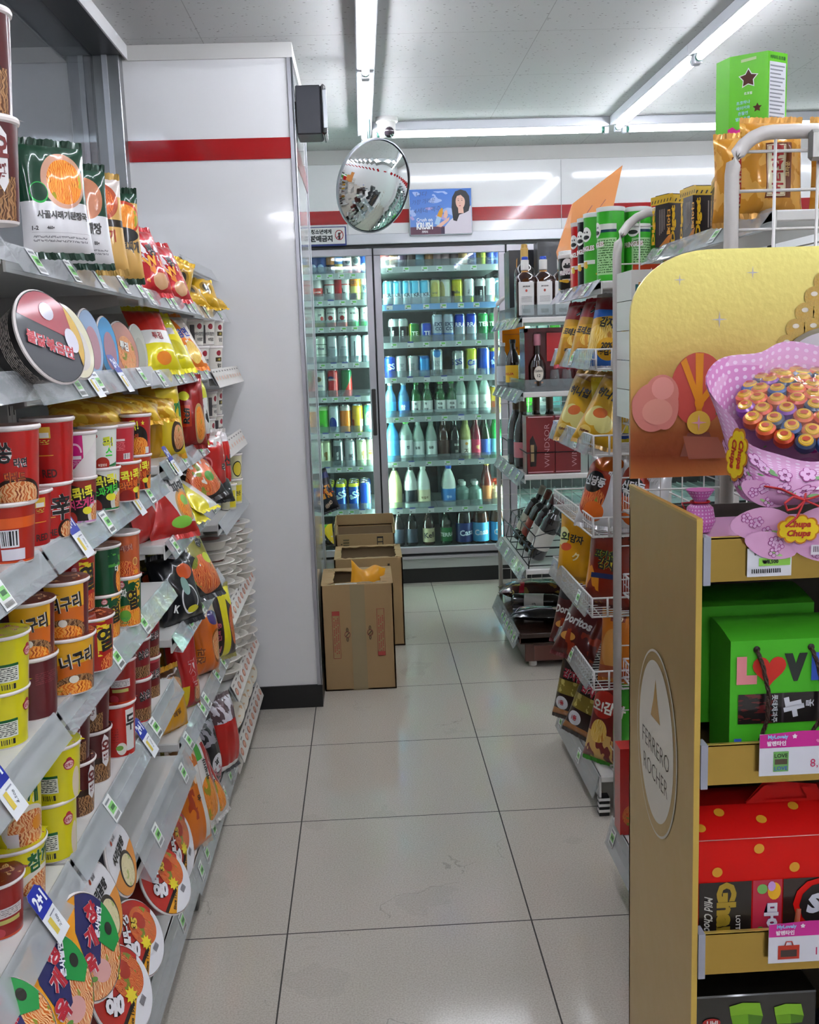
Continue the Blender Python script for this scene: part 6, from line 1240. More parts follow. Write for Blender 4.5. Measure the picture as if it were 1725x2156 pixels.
cup('yeolr', (-.513, 1.747, .975), .59, (.65, .65, .82), 'tall red cup with yellow flames behind the maroon cups', G[0])
cup('yeolr', (-.489, 1.731, .875), .59, (.7, .7, .77), 'red cup under the flame-printed cup', G[0])
cup('yeolg', (-.518, 1.927, .875), .7, (.7, .7, .86), 'dark green cup half hidden behind its twin', G[0])
cup('grtall', (-.511, 1.927, .961), .77, (.7, .7, .8), 'dark green cup with leafy picture, upper one', G[0])
cup('yeolg', (-.492, 2.012, .875), .38, (.62, .62, 1), 'dark green cup with black and yellow lettering near the rail', G[0])
cup('tteok', (-.485, 2.012, .976), .35, (.62, .62, .86), 'orange-brown rice cake cup stacked behind the shelf rail', G[0])
cup('chamb', (-.528, 1.397, .875), .87, (.7, .7, .72), 'yellow and green cup cut off at the left edge, lower', G[0])
cup('chamb', (-.52, 1.397, .954), .87, (.7, .7, .72), 'yellow and green cup cut off at the left edge, upper', G[0])
cup('reddu', (-.509, 1.938, .635), .63, (.68, .68, .97), 'red cup with white vertical name strip', G[0])
cup('redb', (-.497, 1.938, .742), .17, (.61, .61, .78), 'dark red cup with pale warning panel, on the cup with the name strip', G[0])
cup('ojj', (-.527, 1.817, .635), .77, (.68, .68, .87), 'wine-red cup with white name panel, in front of the red stack', G[0])
cup('ojj', (-.523, 1.817, .733), .09, (.68, .68, .72), 'wine-red cup turned away on the one with the name panel', G[0])
cup('ojj', (-.523, 1.68, .635), .98, (.7, .7, .84), 'wine-red cup nearer the camera, beside the yellow cup', G[0])
cup('ojj', (-.524, 1.68, .73), .35, (.7, .7, .72), 'wine-red cup mostly hidden behind the shelf rail', G[0])
cup('chamb', (-.517, 1.532, .635), .42, (.7, .7, .87), 'yellow cup turned to its green nutrition table, lower one', G[0])
cup('chamb', (-.504, 1.532, .731), .28, (.7, .7, .8), 'yellow cup with green nutrition table seen through the rail', G[0])
cup('cham', (-.53, 1.397, .635), .91, (.7, .7, .81), 'large yellow cup with green lettering, lower one', G[0])
cup('cham', (-.521, 1.397, .727), .42, (.6, .6, .88), 'large yellow cup with green lettering and noodle picture, upper one', G[0])
cup('redb', (-.529, 1.318, .635), .7, (.7, .7, .72), 'dark cup in the bottom left corner of the fifth tier', G[0])
cup('yang', (-.519, 2.271, .635), .77, (.7, .7, .95), 'slim wine-red cup near the back of the fifth tier', G[0])
cup('yang', (-.514, 2.271, .73), .77, (.7, .7, .87), 'slim wine-red cup on top of its twin', G[0])
cup('salm', (-.508, 2.117, .635), .7, (.7, .7, .95), 'slim wine-red cup standing behind the white-strip cup', G[0])
cup('salm', (-.504, 2.117, .73), .7, (.7, .7, .87), 'slim wine-red cup on the one behind the white strip', G[0])
bowl('wang', (-.509, 2.038, .282), 1.01, 1.26, .35, (.86, .86, .86), 'red and white lidded bowl leaning out over the bottom deck rail', G[4])
bowl('wang', (-.547, 2.29, .246), 1.33, 1.43, .52, (.95, .95, .95), 'red lidded bowl on edge behind the foremost of its kind', G[4])
bowl('wang', (-.509, 1.776, .315), 1.08, 1.29, .35, (.82, .82, .82), 'red and white lidded bowl under the oval white-lidded ones', G[4])
bowl('wang', (-.506, 1.617, .315), 1.08, 1.29, .35, (.88, .88, .88), 'red and white lidded bowl lowest in the heap on the bottom deck', G[4])
bowl('sari', (-.512, 1.725, .514), 1.4, 1.47, .35, (.72, .95, .72), 'white-lidded bowl leaning highest against the empty low shelf', G[4])
bowl('sari', (-.502, 1.568, .518), 1.33, 1.4, .17, (.7, .95, .7), 'white-lidded bowl with black lettering and soup picture', G[4])
bowl('yukgae', (-.504, 1.432, .516), 1.19, 1.38, -.45, (.98, .98, .98), 'amber and navy lidded bowl, upper of the pair in front', G[4])
bowl('yukgae', (-.514, 1.313, .523), 1.15, 1.36, -.14, (.98, .98, .98), 'amber and navy lidded bowl, lower of the pair in front', G[4])
bowl('yukgae', (-.509, 1.176, .554), .87, 1.22, .17, (.85, .85, .85), 'amber-lidded bowl cut off by the bottom edge', G[4])
bowl('yukgae', (-.548, 1.445, .522), 1.05, 1.05, 1.05, (.8, .8, .8), 'amber bowl deep behind the front pair', G[4])
# stacked white trays on the unit by the column
random.seed(11)
n_ = 0
def tray(x, y, z, lab, grp, s=1.0):
    place('tray', make_tray, 'food_tray', (x, y, z), (0, 0, random.uniform(0, 6)), (s, s, s), lab, 'food tray', grp)
for (x, y, z0, n, tier) in ((-.525, 3.35, .585, 6, 'near stack of the upper tray shelf'), (-.515, 3.52, .585, 6, 'middle stack of the upper tray shelf'), (-.500, 3.69, .585, 6, 'far stack of the upper tray shelf'),
                            (-.525, 3.35, .322, 5, 'near stack of the lower tray shelf'), (-.515, 3.52, .322, 5, 'middle stack of the lower tray shelf'), (-.500, 3.69, .322, 6, 'far stack of the lower tray shelf')):
    for i in range(n):
        pos = ('bottom', 'second', 'third', 'fourth', 'fifth', 'sixth', 'seventh')[i]
        if i == n - 1: pos = 'topmost'
        tray(x + random.uniform(-.006, .006), y + random.uniform(-.006, .006), z0 + i * .0360, 'white plastic rice tray, %s in the %s' % (pos, tier), 'white trays stacked by the column', .92)
for i, (y, lab) in enumerate(((3.30, 'white oval dish on edge, nearest of the four on the bottom deck'), (3.42, 'white oval dish on edge, second of the four on the bottom deck'), (3.56, 'white oval dish on edge, third of the four on the bottom deck'), (3.72, 'white oval dish on edge, nearest the column on the bottom deck'))):
    place('oval', make_oval, 'oval_dish', (-.530, y, .200), Euler((radians(0), radians(74), radians(-34))), (1, 1, 1), lab, 'food tray', 'oval dishes on edge by the column')
# ------------------------------------------------------------------ shelves on the right: crisps, liquor, biscuits
XR = 1.02
WIRE = mat('#e2dedb', .35, coat=.3, name='white_wire'); POSTM = mat('#c9c3bf', .4, coat=.2, name='grey_white_post')
BWIRE = mat('#17171a', .4, .3, name='black_wire')

def end_panel(name, y, x0, x1, z0, z1, rc, sx, sz, label, tube=.012, wire=.0022):
    """end frame of bent square tube filled with a wire grid, standing across the aisle end"""
    r = empty(name, (x0, y, 0))
    pts = [(0, 0, z0), (0, 0, z1 - rc)] + [(rc - rc * cos(t * pi / 12), 0, z1 - rc + rc * sin(t * pi / 12)) for t in range(1, 7)] + [(x1 - x0, 0, z1)]
    B('frame', lambda b: b.tube(pts, tube, POSTM, 10), r)
    def gr(b):
        n = int((x1 - x0) / sx)
        for i in range(1, n + 1):
            x = i * sx; top = z1 if x > rc else z1 - rc + sqrt(max(0, rc * rc - (rc - x) ** 2))
            b.tube([(x, 0, z0 + .02), (x, 0, top)], wire, WIRE, 5)
        k = int((z1 - z0 - .04) / sz)
        for i in range(k + 1):
            z = z0 + .04 + i * sz; xs = 0 if z < z1 - rc else rc - sqrt(max(0, rc * rc - (z - z1 + rc) ** 2))
            b.tube([(xs, .003, z), (x1 - x0, .003, z)], wire, WIRE, 5)
    B('wire_grid', gr, r)
    tag(r, label, 'shelf end frame'); return r

def basket(parent, x0, x1, y0, y1, z, hgt=.055):
    """wire tray: aisle edge x0, back x1"""
    def bk(b):
        R_ = .0032
        for zz in (z, z + hgt): b.tube([(x0, y0, zz), (x1, y0, zz), (x1, y1, zz), (x0, y1, zz)], R_, WIRE, 6, True)
        n = int((y1 - y0) / .026)
        for i in range(n + 1):
            y = y0 + (y1 - y0) * i / n; b.tube([(x0, y, z + hgt), (x0, y, z), (x1, y, z)], .0017, WIRE, 5)
        for i in range(6): x = x0 + (x1 - x0) * (i + .5) / 6; b.tube([(x, y0, z - .003), (x, y1, z - .003)], .0017, WIRE, 5)
        for x in (x0, x0 + .045): b.tube([(x, y0, z), (x, y0, z + hgt)], R_, WIRE, 6)
        b.tube([(x0, y0, z + hgt * .5), (x0, y1, z + hgt * .5)], .0017, WIRE, 5)
    return B('wire_basket', bk, parent)

def crisp_rack(y0, y1, tops, decks, bask, basez, label, seed, bxf=.655, xb=XR, by=None):
    r = empty('crisp_rack', (xb, (y0 + y1) / 2, 0)); ox, oy = xb, (y0 + y1) / 2; rng = random.Random(seed)
    for y in (y0 + .015, y1 - .015): B('upright', lambda b: b.box(-.02, .02, y - oy - .012, y - oy + .012, 0, 1.70, POSTM), r)
    B('back_grid', lambda b: [b.tube([(-.02, y0 - oy, .2 + .1 * i), (-.02, y1 - oy, .2 + .1 * i)], .002, WIRE, 5) for i in range(15)], r)
    for z, xf in decks:
        s = B('shelf', lambda b: (b.box(xf - ox, -.02, y0 - oy, y1 - oy, z - .022, z, DECK, .003), b.box(xf - ox, xf + .004 - ox, y0 - oy, y1 - oy, z - .034, z, DECK)), r)
        B('price_rail', lambda b: rail(b, -1, xf - ox, z, y0 - oy, y1 - oy, out=.034, drop=.045), s)
        for i in range(2):
            y = y0 + (y1 - y0) * (i + rng.uniform(.2, .8)) / 2; M_ = rail_frame(-1, xf, z, y, .034, .045); M_.translation -= Vector((ox, oy, 0)); put_tag('g', s, M_)
    for z, xf, rl in bask:
        s = basket(r, xf - ox, -.03, y0 - oy, y1 - oy, z)
        if rl:
            B('price_rail', lambda b: rail(b, -1, xf - .004 - ox, z + .05, y0 - oy, y1 - .02 - oy, out=.018, drop=.055), s)
            M_ = rail_frame(-1, xf - .004, z + .05, rng.uniform(y0 + .1, y1 - .1), .018, .055); M_.translation -= Vector((ox, oy, 0)); put_tag('g', s, M_)
    z = basez; yb = by or y1
    s = B('base_deck', lambda b: (b.box(bxf - ox, .0, y0 - oy, yb - oy, z - .02, z, DECK, .003), b.box(bxf - ox, bxf + .006 - ox, y0 - oy, yb - oy, z - .07, z, DECK)), r)
    B('kick_panel', lambda b: b.box(bxf + .05 - ox, bxf + .055 - ox, y0 - oy + .01, yb - oy, .0, z - .02, mat('#b9b4ae', .5)), r)
    B('price_rail', lambda b: rail(b, -1, bxf - ox, z, y0 - oy, yb - oy, out=.02, drop=.075), s)
    for i in range(2):
        y = y0 + (yb - y0) * (i + .8) / 2; M_ = rail_frame(-1, bxf, z, y, .02, .075); M_.translation -= Vector((ox, oy, 0)); put_tag('g', s, M_)
    B('foot', lambda b: (b.box(bxf + .0 - ox, bxf + .03 - ox, y0 - oy, y0 + .03 - oy, 0, .06, BLACK), [b.box(bxf - .002 - ox, bxf + .032 - ox, y0 - .002 - oy, y0 + .02 - oy, .012 + i * .018, .020 + i * .018, WHITE) for i in range(3)]), r)
    tag(r, label, 'shelf unit'); return r

crisp_rack(2.845, 3.445, [], [(1.565, .665)], [(1.325, .650, True), (1.085, .642, True), (.850, .640, False), (.615, .636, True), (.395, .640, True)], .125, 'white wire-basket rack of crisp bags across the aisle, tubes on its top shelf', 4)
end_panel('rack_end_frame', 2.828, .705, 1.12, 0, 1.745, .11, .062, .098, 'white end frame with wire grid beside the crisp bags, behind the gold display')
crisp_rack(1.985, 2.815, [], [(1.640, .800)], [(1.175, .720, False), (.930, .720, False), (.690, .720, False), (.440, .720, False)], .185, 'white rack behind the gold display, biscuits on its top shelf', 6, bxf=.600, by=2.46)
end_panel('rack_end_frame', 1.962, .707, 1.30, 0, 1.778, .075, .082, .071, 'large white end frame with wire grid in front of the wafer bags', tube=.0135, wire=.0032)
def clip(b): b.box(.845, .93, 1.940, 1.955, 1.722, 1.778, mat('#9a9894', .3, .8), .006); b.tube([(.885, 1.937, 1.75), (.885, 1.947, 1.75)], .009, DKST, 12)
tag(B('metal_clamp', clip), 'square metal clamp screwed to the top of the large white end frame', 'clamp')

# --- liquor rack
def liquor_rack():
    y0, y1, ox, oy = 4.165, 4.94, .90, 4.55
    r = empty('liquor_rack', (ox, oy, 0)); rng = random.Random(2)
    for z in (1.505, 1.205, .865, .465):
        s = B('shelf', lambda b: (b.box(.652 - ox, 1.15 - ox, y0 - oy, y1 - oy, z - .022, z, DECK, .003), b.box(.652 - ox, .656 - ox, y0 - oy, y1 - oy, z - .036, z, DECK)), r)
        B('price_rail', lambda b: rail(b, -1, .652 - ox, z, y0 - oy, y1 - oy, out=.03, drop=.05), s)
        for i in range(4):
            M_ = rail_frame(-1, .652, z, y0 + .1 + .18 * i + rng.uniform(-.03, .03), .03, .05); M_.translation -= Vector((ox, oy, 0)); put_tag('g', s, M_)
        if z > 1: B('clear_guard', lambda b: (b.box(.66 - ox, 1.12 - ox, y0 + .004 - oy, y0 + .006 - oy, z, z + .05, ACRYL), b.box(.656 - ox, .658 - ox, y0 - oy, y1 - oy, z, z + .05, ACRYL)), s)
        else: B('wire_guard', lambda b: (b.tube([(.665 - ox, y0 + .01 - oy, z + .002), (.665 - ox, y0 + .01 - oy, z + .09), (.92 - ox, y0 + .01 - oy, z + .09), (.92 - ox, y0 + .01 - oy, z + .002)], .0026, BWIRE, 6), b.tube([(.665 - ox, y0 + .01 - oy, z + .09), (.665 - ox, y1 - .01 - oy, z + .09), (.665 - ox, y1 - .01 - oy, z)], .0026, BWIRE, 6)), s)
    for y in (y0 + .012, y1 - .012): B('upright', lambda b: b.box(1.12 - ox, 1.15 - ox, y - .012 - oy, y + .012 - oy, .17, 1.75, POSTM), r)
    B('brown_post', lambda b: b.box(.93 - ox, .99 - ox, y0 + .05 - oy, y0 + .10 - oy, .17, .44, mat('#4a342c', .4)), r)
    tag(r, 'narrow white rack of whisky and wine in front of the coolers', 'shelf unit')
liquor_rack()
end_panel('rack_end_frame', 4.985, .652, 1.12, .10, 1.625, .07, .052, .075, 'slim white wire end frame in front of the coolers beside the liquor', tube=.0105, wire=.0016)
WOODB = mat('#4e2a20', .35, coat=.25, name='dark_red_wood'); WOODT = mat('#2c1a14', .25, coat=.4, name='dark_wood_top')
def platform():
    r = empty('wooden_platform', (.92, 4.62, 0))
    B('box', lambda b: b.box(-.26, .24, -.34, .34, .028, .112, WOODB, .004), r)
    B('tray_top', lambda b: (b.box(-.285, .25, -.36, .36, .112, .160, WOODT, .004), b.box(-.285, .25, -.36, .36, .118, .140, WOODB)), r)
    B('drawer_front', lambda b: b.box(-.22, .2, -.346, -.340, .036, .100, mat('#5c3228', .35)), r)
    s = B('price_rail', lambda b: rail(b, -1, -.285, .160, -.36, .36, out=.03, drop=.07), r)
    for i in range(6):
        M_ = rail_frame(-1, -.285, .160, -.3 + i * .075, .03, .07); put_tag('g', s, M_)
    for x, y in ((-.22, -.30), (.2, -.30), (-.22, .30), (.2, .30)): B('foot', lambda b: b.lathe([(.016, 0), (.018, .004), (.018, .026), (.014, .028)], mat('#d8d4cc', .4), 16, cx=x, cy=y), r)
    tag(r, 'low dark red wooden platform on white feet under the wine', 'platform')
platform()

def fbox(name, w, d, h, mats, label, cat, loc, rot=0, group=None, front=None, side=None, lid=None):
    """printed carton box; front face -y, left side -x"""
    b = MB(); b.box(-w / 2, w / 2, 0, d, 0, h, mats)
    if front: front(b, plane_s((0, 0, 0)))
    if side: side(b, plane_s((-w / 2, d / 2, 0), (0, -1, 0), (0, 0, 1)))
    o = b.build(name, None, loc, (0, 0, rot))
    return tag(o, label, cat, group)
KB = mat('#17191e', .3, coat=.4, name='black_carton'); BRZ = mat('#b8864a', .3, .6, name='bronze_foil')
def strokes(b, S):
    for i, (u, v, l, a) in enumerate(((-.03, .06, .06, 1.4), (-.012, .10, .08, 1.6), (.012, .07, .07, 1.35), (-.02, .18, .07, 1.5), (.004, .20, .09, 1.62), (.03, .16, .08, 1.2), (.018, .25, .05, 1.9), (-.03, .25, .05, 1.5))):
        q = plane_s(S(u, v, 0), tuple(S(u + cos(a), v + sin(a), 0) - S(u, v, 0)), tuple(S(u - sin(a), v + cos(a), 0) - S(u, v, 0)))
        b.poly(q, [(-l / 2, -.0025), (l / 2, -.001), (l / 2 - .008, .003), (-l / 2 + .01, .002)], BRZ, .0008)
fbox('gift_box', .13, .16, .31, KB, 'black gift box with scratchy bronze strokes on the top liquor shelf', 'gift box', (.745, 4.70, 1.507), 0, None, strokes, strokes)
fbox('gift_box', .094, .10, .325, KB, 'tall plain black box behind the white-labelled whisky', 'gift box', (.826, 4.52, 1.507), 0, None, lambda b, S: b.disc(S, .0, .27, .013, .013, mat('#2c2e38', .2), .0008, 20))

def whisky(glassm, capc, cap2, lab, label, loc, h=.235, w=.082, gold=False, rot=0, red=True, text=None):
    """square-shouldered spirit bottle"""
    r = empty('whisky_bottle', loc, (0, 0, rot)); d = w * .72
    def bd(b):
        pr = [(1, 0), (1, .62), (.94, .68), (.62, .735), (.34, .77), (.30, .86), (.34, .87)]; n = 28; vs = []
        for s_, z in pr:
            for i in range(n):
                a = 2 * pi * i / n; e = 1 if s_ < .7 else .42
                cx, cy = cos(a), sin(a); kx = math.copysign(abs(cx) ** e, cx); ky = math.copysign(abs(cy) ** e, cy)
                vs.append((kx * w / 2 * s_, ky * (d if s_ > .7 else w) / 2 * s_, z * h))
        b.add(vs, [(j * n + i, j * n + (i + 1) % n, (j + 1) * n + (i + 1) % n, (j + 1) * n + i) for j in range(len(pr) - 1) for i in range(n)] + [tuple(reversed(range(n)))], glassm, None, True)
    B('bottle', bd, r)
    def cp(b):
        b.lathe([(.0145, h * .80), (.0165, h * .81), (.0165, h * .97), (.0135, h * .975)], mat(cap2, .4), 20)
        b.lathe([(.0130, h * .97), (.0135, h * .975), (.0135, h * 1.02), (.011, h * 1.03)], mat(capc, .3, .3), 20)
    B('cap', cp, r)
    S = plane_s((0, -d / 2 - .0005, 0))
    def lb(b):
        if lab: b.box(-w * .38, w * .38, -d / 2 - .0016, -d / 2 + .004, h * .03, h * .60, mat(lab, .45), .002)
        S2 = plane_s((0, -d / 2 - .0018, 0))
        if red: b.disc(S2, 0, h * .45, .0045, .0055, mat('#a83c2c', .5), .0006, 12); b.text(S2, 'JIM BEAM', 0, h * .52, .007, KI, off=.0006, curved=False, fat=.03)
        if text: b.text(S2, text, 0, h * .34, .014, KI, off=.0006, curved=False, fat=.04, w=w * .6)
        for i in range(5): b.poly(S2, [(-w * .26, h * (.26 + i * .022)), (w * .26, h * (.26 + i * .022)), (w * .26, h * (.266 + i * .022)), (-w * .26, h * (.266 + i * .022))], mat('#8c8888', .5), .0006)
        for i in range(12): b.poly(S2, [(-.016 + i * .0027, h * .07), (-.0148 + i * .0027, h * .07), (-.0148 + i * .0027, h * .14), (-.016 + i * .0027, h * .14)], mat('#4a4848', .5), .0006)
    if lab: B('label', lb, r)
    B('neck_label', lambda b: b.lathe([(.0148, h * .72), (.0152, h * .73), (.0152, h * .79)], BRZ, 18, False, False), r)
    return tag(r, label, 'bottle', 'whisky bottles with white labels' if red else None)
AMB = mat('#2c120a', .05, coat=.8, name='amber_whisky')
for x, y, l in ((.677, 4.235, 'white-labelled whisky bottle at the aisle end of the top liquor shelf'), (.752, 4.235, 'middle one of three white-labelled whisky bottles'), (.826, 4.235, 'third white-labelled whisky bottle, half hidden by the crisp tubes')):
    whisky(AMB, '#2a4ab0', '#dcdad6', '#dfdddb', l, (x, y, 1.507))
whisky(DKG, '#b08c48', '#b8934c', None, 'tall dark bottle with gold cap behind the white-labelled whisky', (.705, 4.42, 1.507), h=.30, w=.085, red=False)
# red presentation box with its bottle
def redset():
    r = empty('whisky_gift_set', (.775, 4.19, 1.207))
    W_, Hh, D = .222, .255, .13; RB = mat('#4c0d12', .25, coat=.5, name='dark_red_lacquer')
    B('box', lambda b: (b.box(-W_ / 2, W_ / 2, .02, D, 0, Hh, RB), b.box(-W_ / 2, -W_ / 2 + .014, 0, .02, 0, Hh, RB), b.box(W_ / 2 - .014, W_ / 2, 0, .02, 0, Hh, RB), b.box(-W_ / 2, W_ / 2, 0, .02, Hh - .016, Hh, RB), b.box(-W_ / 2, W_ / 2, 0, .02, 0, .016, RB)), r)
    def panel(b):
        b.box(-.018, W_ / 2 - .014, .012, .020, .12, Hh - .02, mat('#b01c20', .3, coat=.4)); S = plane_s((0, .0118, 0))
        b.star(S, .044, .185, .016, mat('#e06a5c', .4), 8, .55, .0006); b.disc(S, .044, .185, .006, .006, mat('#b01c20', .4), .001, 12)
        b.text(S, 'CHIVAS', .044, .145, .006, mat('#e06a5c', .4), off=.0006, curved=False)
    B('red_card', panel, r)
    def bt(b):
        b.lathe([(.030, .016), (.034, .022), (.036, .10), (.030, .125), (.014, .150), (.012, .190)], mat('#1c0a06', .05, coat=.8), 24, cx=-.058, cy=.012)
        b.lathe([(.014, .185), (.015, .190), (.015, .228), (.012, .232)], mat('#b87a88', .3, .5), 18, cx=-.058, cy=.012)
    B('bottle', bt, r)
    def lb(b):
        c = cone_s(.0365, .0365, .08, .03); S = lambda u, v, d=0: c(u, v, d) + Vector((-.058, .012, 0))
        b.disc(S, 0, .042, .020, .030, mat('#d8cfc0', .5), .0006, 22); b.text(S, 'CHIVAS', 0, .052, .009, KI, off=.0012, w=.032); b.text(S, '12', 0, .034, .012, KI, off=.0012); b.poly(S, [(-.018, .002), (.018, .002), (.018, .009), (-.018, .009)], mat('#c87a3c', .4), .0008)
    B('label', lb, r)
    B('glasses', lambda b: [b.lathe([(.013, .02), (.012, .022), (.021, .05), (.017, .085)], ACRYL, 20, False, False, cx=x, cy=.006) for x in (.012, .062)], r)
    tag(r, 'dark red presentation box with whisky bottle and glasses on the second liquor shelf', 'gift box')
redset()
def liq(shape, glass, cap, label, texts, loc, lab, key, scale=(1, 1, 1), rot=(0, 0, 0), group=None, name='liquor_bottle'):
    return place(key, make_bottle(shape, glass, cap, label, texts), name, loc, rot, scale, lab, 'bottle', group)
liq('slim', DKG, '#121212', '#d8a818', [('KAHLUA', -.006, .5, .014, '#a02818', 0)], (.678, 4.62, 1.207), 'black bottle with yellow label beside the red presentation box', 'kah', (.95, .95, .80), rot=(0, 0, -.9))
liq('slim', DKG, '#141414', None, [], (.70, 4.40, 1.207), 'plain black bottle between yellow label and red box', 'plnblk', (.9, .9, .72))
liq('slim', clear('#aeb4b8', .5, .05), '#c4c8cc', '#b8bcc4', [], (.660, 4.82, 1.207), 'small grey clear bottle at the far end of the second liquor shelf', 'greyb', (.85, .85, .75))
# the two windsor boxes
def wind(b, S):
    b.text(S, 'WINDSOR', .026, .115, .021, mat('#c89aa0', .4), w=.180, rot=pi / 2, off=.0008, curved=False, fat=-.01)
    b.poly(S, [(-.052, .232), (.052, .232), (.052, .236), (-.052, .236)], mat('#c89aa0', .4), .0008); b.poly(S, [(-.052, .004), (.052, .004), (.052, .008), (-.052, .008)], mat('#c89aa0', .4), .0008)
def wind2(b, S):
    wind(b, S); b.poly(S, [(-.045, .03), (-.02, .03), (-.015, .11), (-.032, .16), (-.045, .14)], mat('#1c1412', .2, coat=.5), .0008); b.poly(S, [(-.042, .05), (-.028, .05), (-.028, .12), (-.042, .12)], mat('#9c845c', .4), .0012)
CRIM = mat('#741418', .35, coat=.4, name='crimson_carton')
fbox('whisky_box', .118, .10, .238, CRIM, 'crimson whisky box with bottle window, aisle side of the pair', 'gift box', (.724, 4.185, .867), 0, 'crimson whisky boxes', wind2)
fbox('whisky_box', .105, .10, .238, CRIM, 'crimson whisky box without window, right one of the pair', 'gift box', (.838, 4.185, .867), 0, 'crimson whisky boxes', wind)
FOIL = '#5c4a34'
G_ = 'dark sparkling wine bottles on the third liquor shelf'
for x, y, l, k in ((.685, 4.40, 'dark bottle with pink-red label and foil neck beside the crimson boxes', 'ch1'), (.680, 4.56, 'second dark sparkling wine bottle from the crimson boxes', 'ch2'), (.750, 4.44, 'brown-foiled bottle behind the crimson boxes', 'ch2'), (.82, 4.50, 'rearmost brown-foiled bottle behind the crimson boxes', 'ch2')):
    liq('champ', DKG, FOIL, '#b46a70' if k == 'ch1' else '#2a2c34', [], (x, y, .867), l, k, (.92, .92, .96), group=G_)
# leaning wine bottles in a black cradle
def cradle():
    r = empty('wine_cradle', (.80, 4.55, .467))
    def w_(b):
        for y in (-.34, -.16, .02, .20, .34):
            b.tube([(-.13, y, .004), (-.10, y, .13), (-.02, y, .15), (.10, y, .04), (.13, y, .004), (-.13, y, .004)], .0026, BWIRE, 6)
        for x, z in ((-.13, .004), (-.10, .13), (.13, .004), (-.115, .07), (.02, .115)): b.tube([(x, -.34, z), (x, .34, z)], .0026, BWIRE, 6)
    B('wire_frame', w_, r); tag(r, 'black wire cradle holding the leaning wine bottles', 'wine rack')
cradle()
for i, (y, l, lab, cap) in enumerate(((4.30, 'leaning red wine bottle nearest the camera, wine-red capsule', '#d8d4cc', '#4a1014'), (4.44, 'second leaning wine bottle, white label', '#dcdad4', '#3c1014'), (4.59, 'third leaning wine bottle, gold and red label', '#8c3428', '#5c2a1c'), (4.74, 'farthest leaning wine bottle, grey capsule and cream label', '#cfc8b4', '#8c8478'))):
    liq('wine', mat('#0c0c10', .05, coat=.9, name='wine_glass'), cap, lab, [], (.715, y, .492), l, 'wine%d' % i, rot=Euler((radians(-8), radians(27), radians(-60))), scale=(1, 1, .95), group='leaning wine bottles')
# on the wooden platform
def winebag():
    r = empty('wine_gift_pack', (.80, 4.44, .163), (0, 0, -.25))
    def bd(b):
        S = bag_s(.36, .15, .06, 0, 3)
        T = lambda u, v, d=0, s=-1: Vector((S(u, v, d, s).x, S(u, v, d, s).z - .075, .035 - S(u, v, d, s).y))
        m = mat('#0b0b0e', .12, coat=.8, bump=(14, .6)); b.grid(T, -.18, .18, -.075, .075, m, 22, 16); b.grid(lambda u, v, d=0: T(u, v, d, 1), -.18, .18, -.075, .075, m, 22, 16, flip=True)
        SI = mat('#c8c4d8', .2, .6)
        b.tube([T(-.16, -.05, .002), T(-.12, -.045, .003), T(-.05, -.03, .003), T(.03, -.035, .003)], .002, SI, 6); b.tube([T(-.16, -.05, .002), T(-.15, .02, .002), T(-.10, .05, .002)], .002, SI, 6)
        b.disc(T, .03, -.03, .018, .012, mat('#d8cca8', .3), .003, 14)
    B('black_pack', bd, r)
    tag(r, 'black glossy gift pack with silver lines lying on the wooden platform', 'gift pack')
winebag()
liq('wine', DKG, '#b8a03c', '#cfcac4', [('ℰ', 0, .5, .02, '#5a5450', 0)], (.665, 4.66, .205), 'wine bottle lying on its side with white label on the wooden platform', 'lyingwine', rot=Euler((radians(0), radians(90), radians(-14))))
def redwrap():
    b = MB(); S = bag_s(.40, .13, .09, 0, 5); m = art('cellowrap', '#3c1812', [('n', 0, 0, 1, 1, '#8c6a34', .56, 5), ('r', .26, 0, .32, 1, '#b01830'), ('n', 0, 0, .3, 1, '#d8c878', .60, 9)], coat=.9, rough=.15)
    T = lambda u, v, d=0, s=-1: Vector((S(u, v, d, s).x, S(u, v, d, s).z - .06, .045 - S(u, v, d, s).y))
    b.grid(T, -.2, .2, -.065, .065, m, 24, 16); b.grid(lambda u, v, d=0: T(u, v, d, 1), -.2, .2, -.065, .065, m, 24, 16, flip=True)
    tag(b.build('wrapped_bottle', None, (.82, 4.86, .163), (0, 0, -.12)), 'bottle wrapped in brown and gold cellophane with red ribbon on the wooden platform', 'gift pack')
redwrap()
# amber card hung on the wire frame
def amber():
    b = MB(); m = clear('#e8901c', .72, .15, 1.4, 'amber_plastic'); b.box(-.055, .055, -.004, 0, -.20, 0, m); S = plane_s((0, -.0042, 0))
    b.disc(S, .0, -.05, .016, .014, mat('#2c1c10', .4), .0006, 16); b.text(S, '5%', .0, -.05, .012, mat('#e8e0d8', .4), off=.0012, curved=False)
    b.poly(S, [(-.05, -.10), (.05, -.10), (.05, -.097), (-.05, -.097)], mat('#8a4c10', .4), .0006)
    for i in range(3): b.text(S, '하이볼', .0, -.165, .014, mat('#6a3c14', .4), off=.0006, curved=False) if i == 0 else None
    tag(b.build('hanging_card', None, (.735, 4.970, 1.545)), 'translucent amber card hanging on the slim wire frame before the coolers', 'hanging card')
amber()

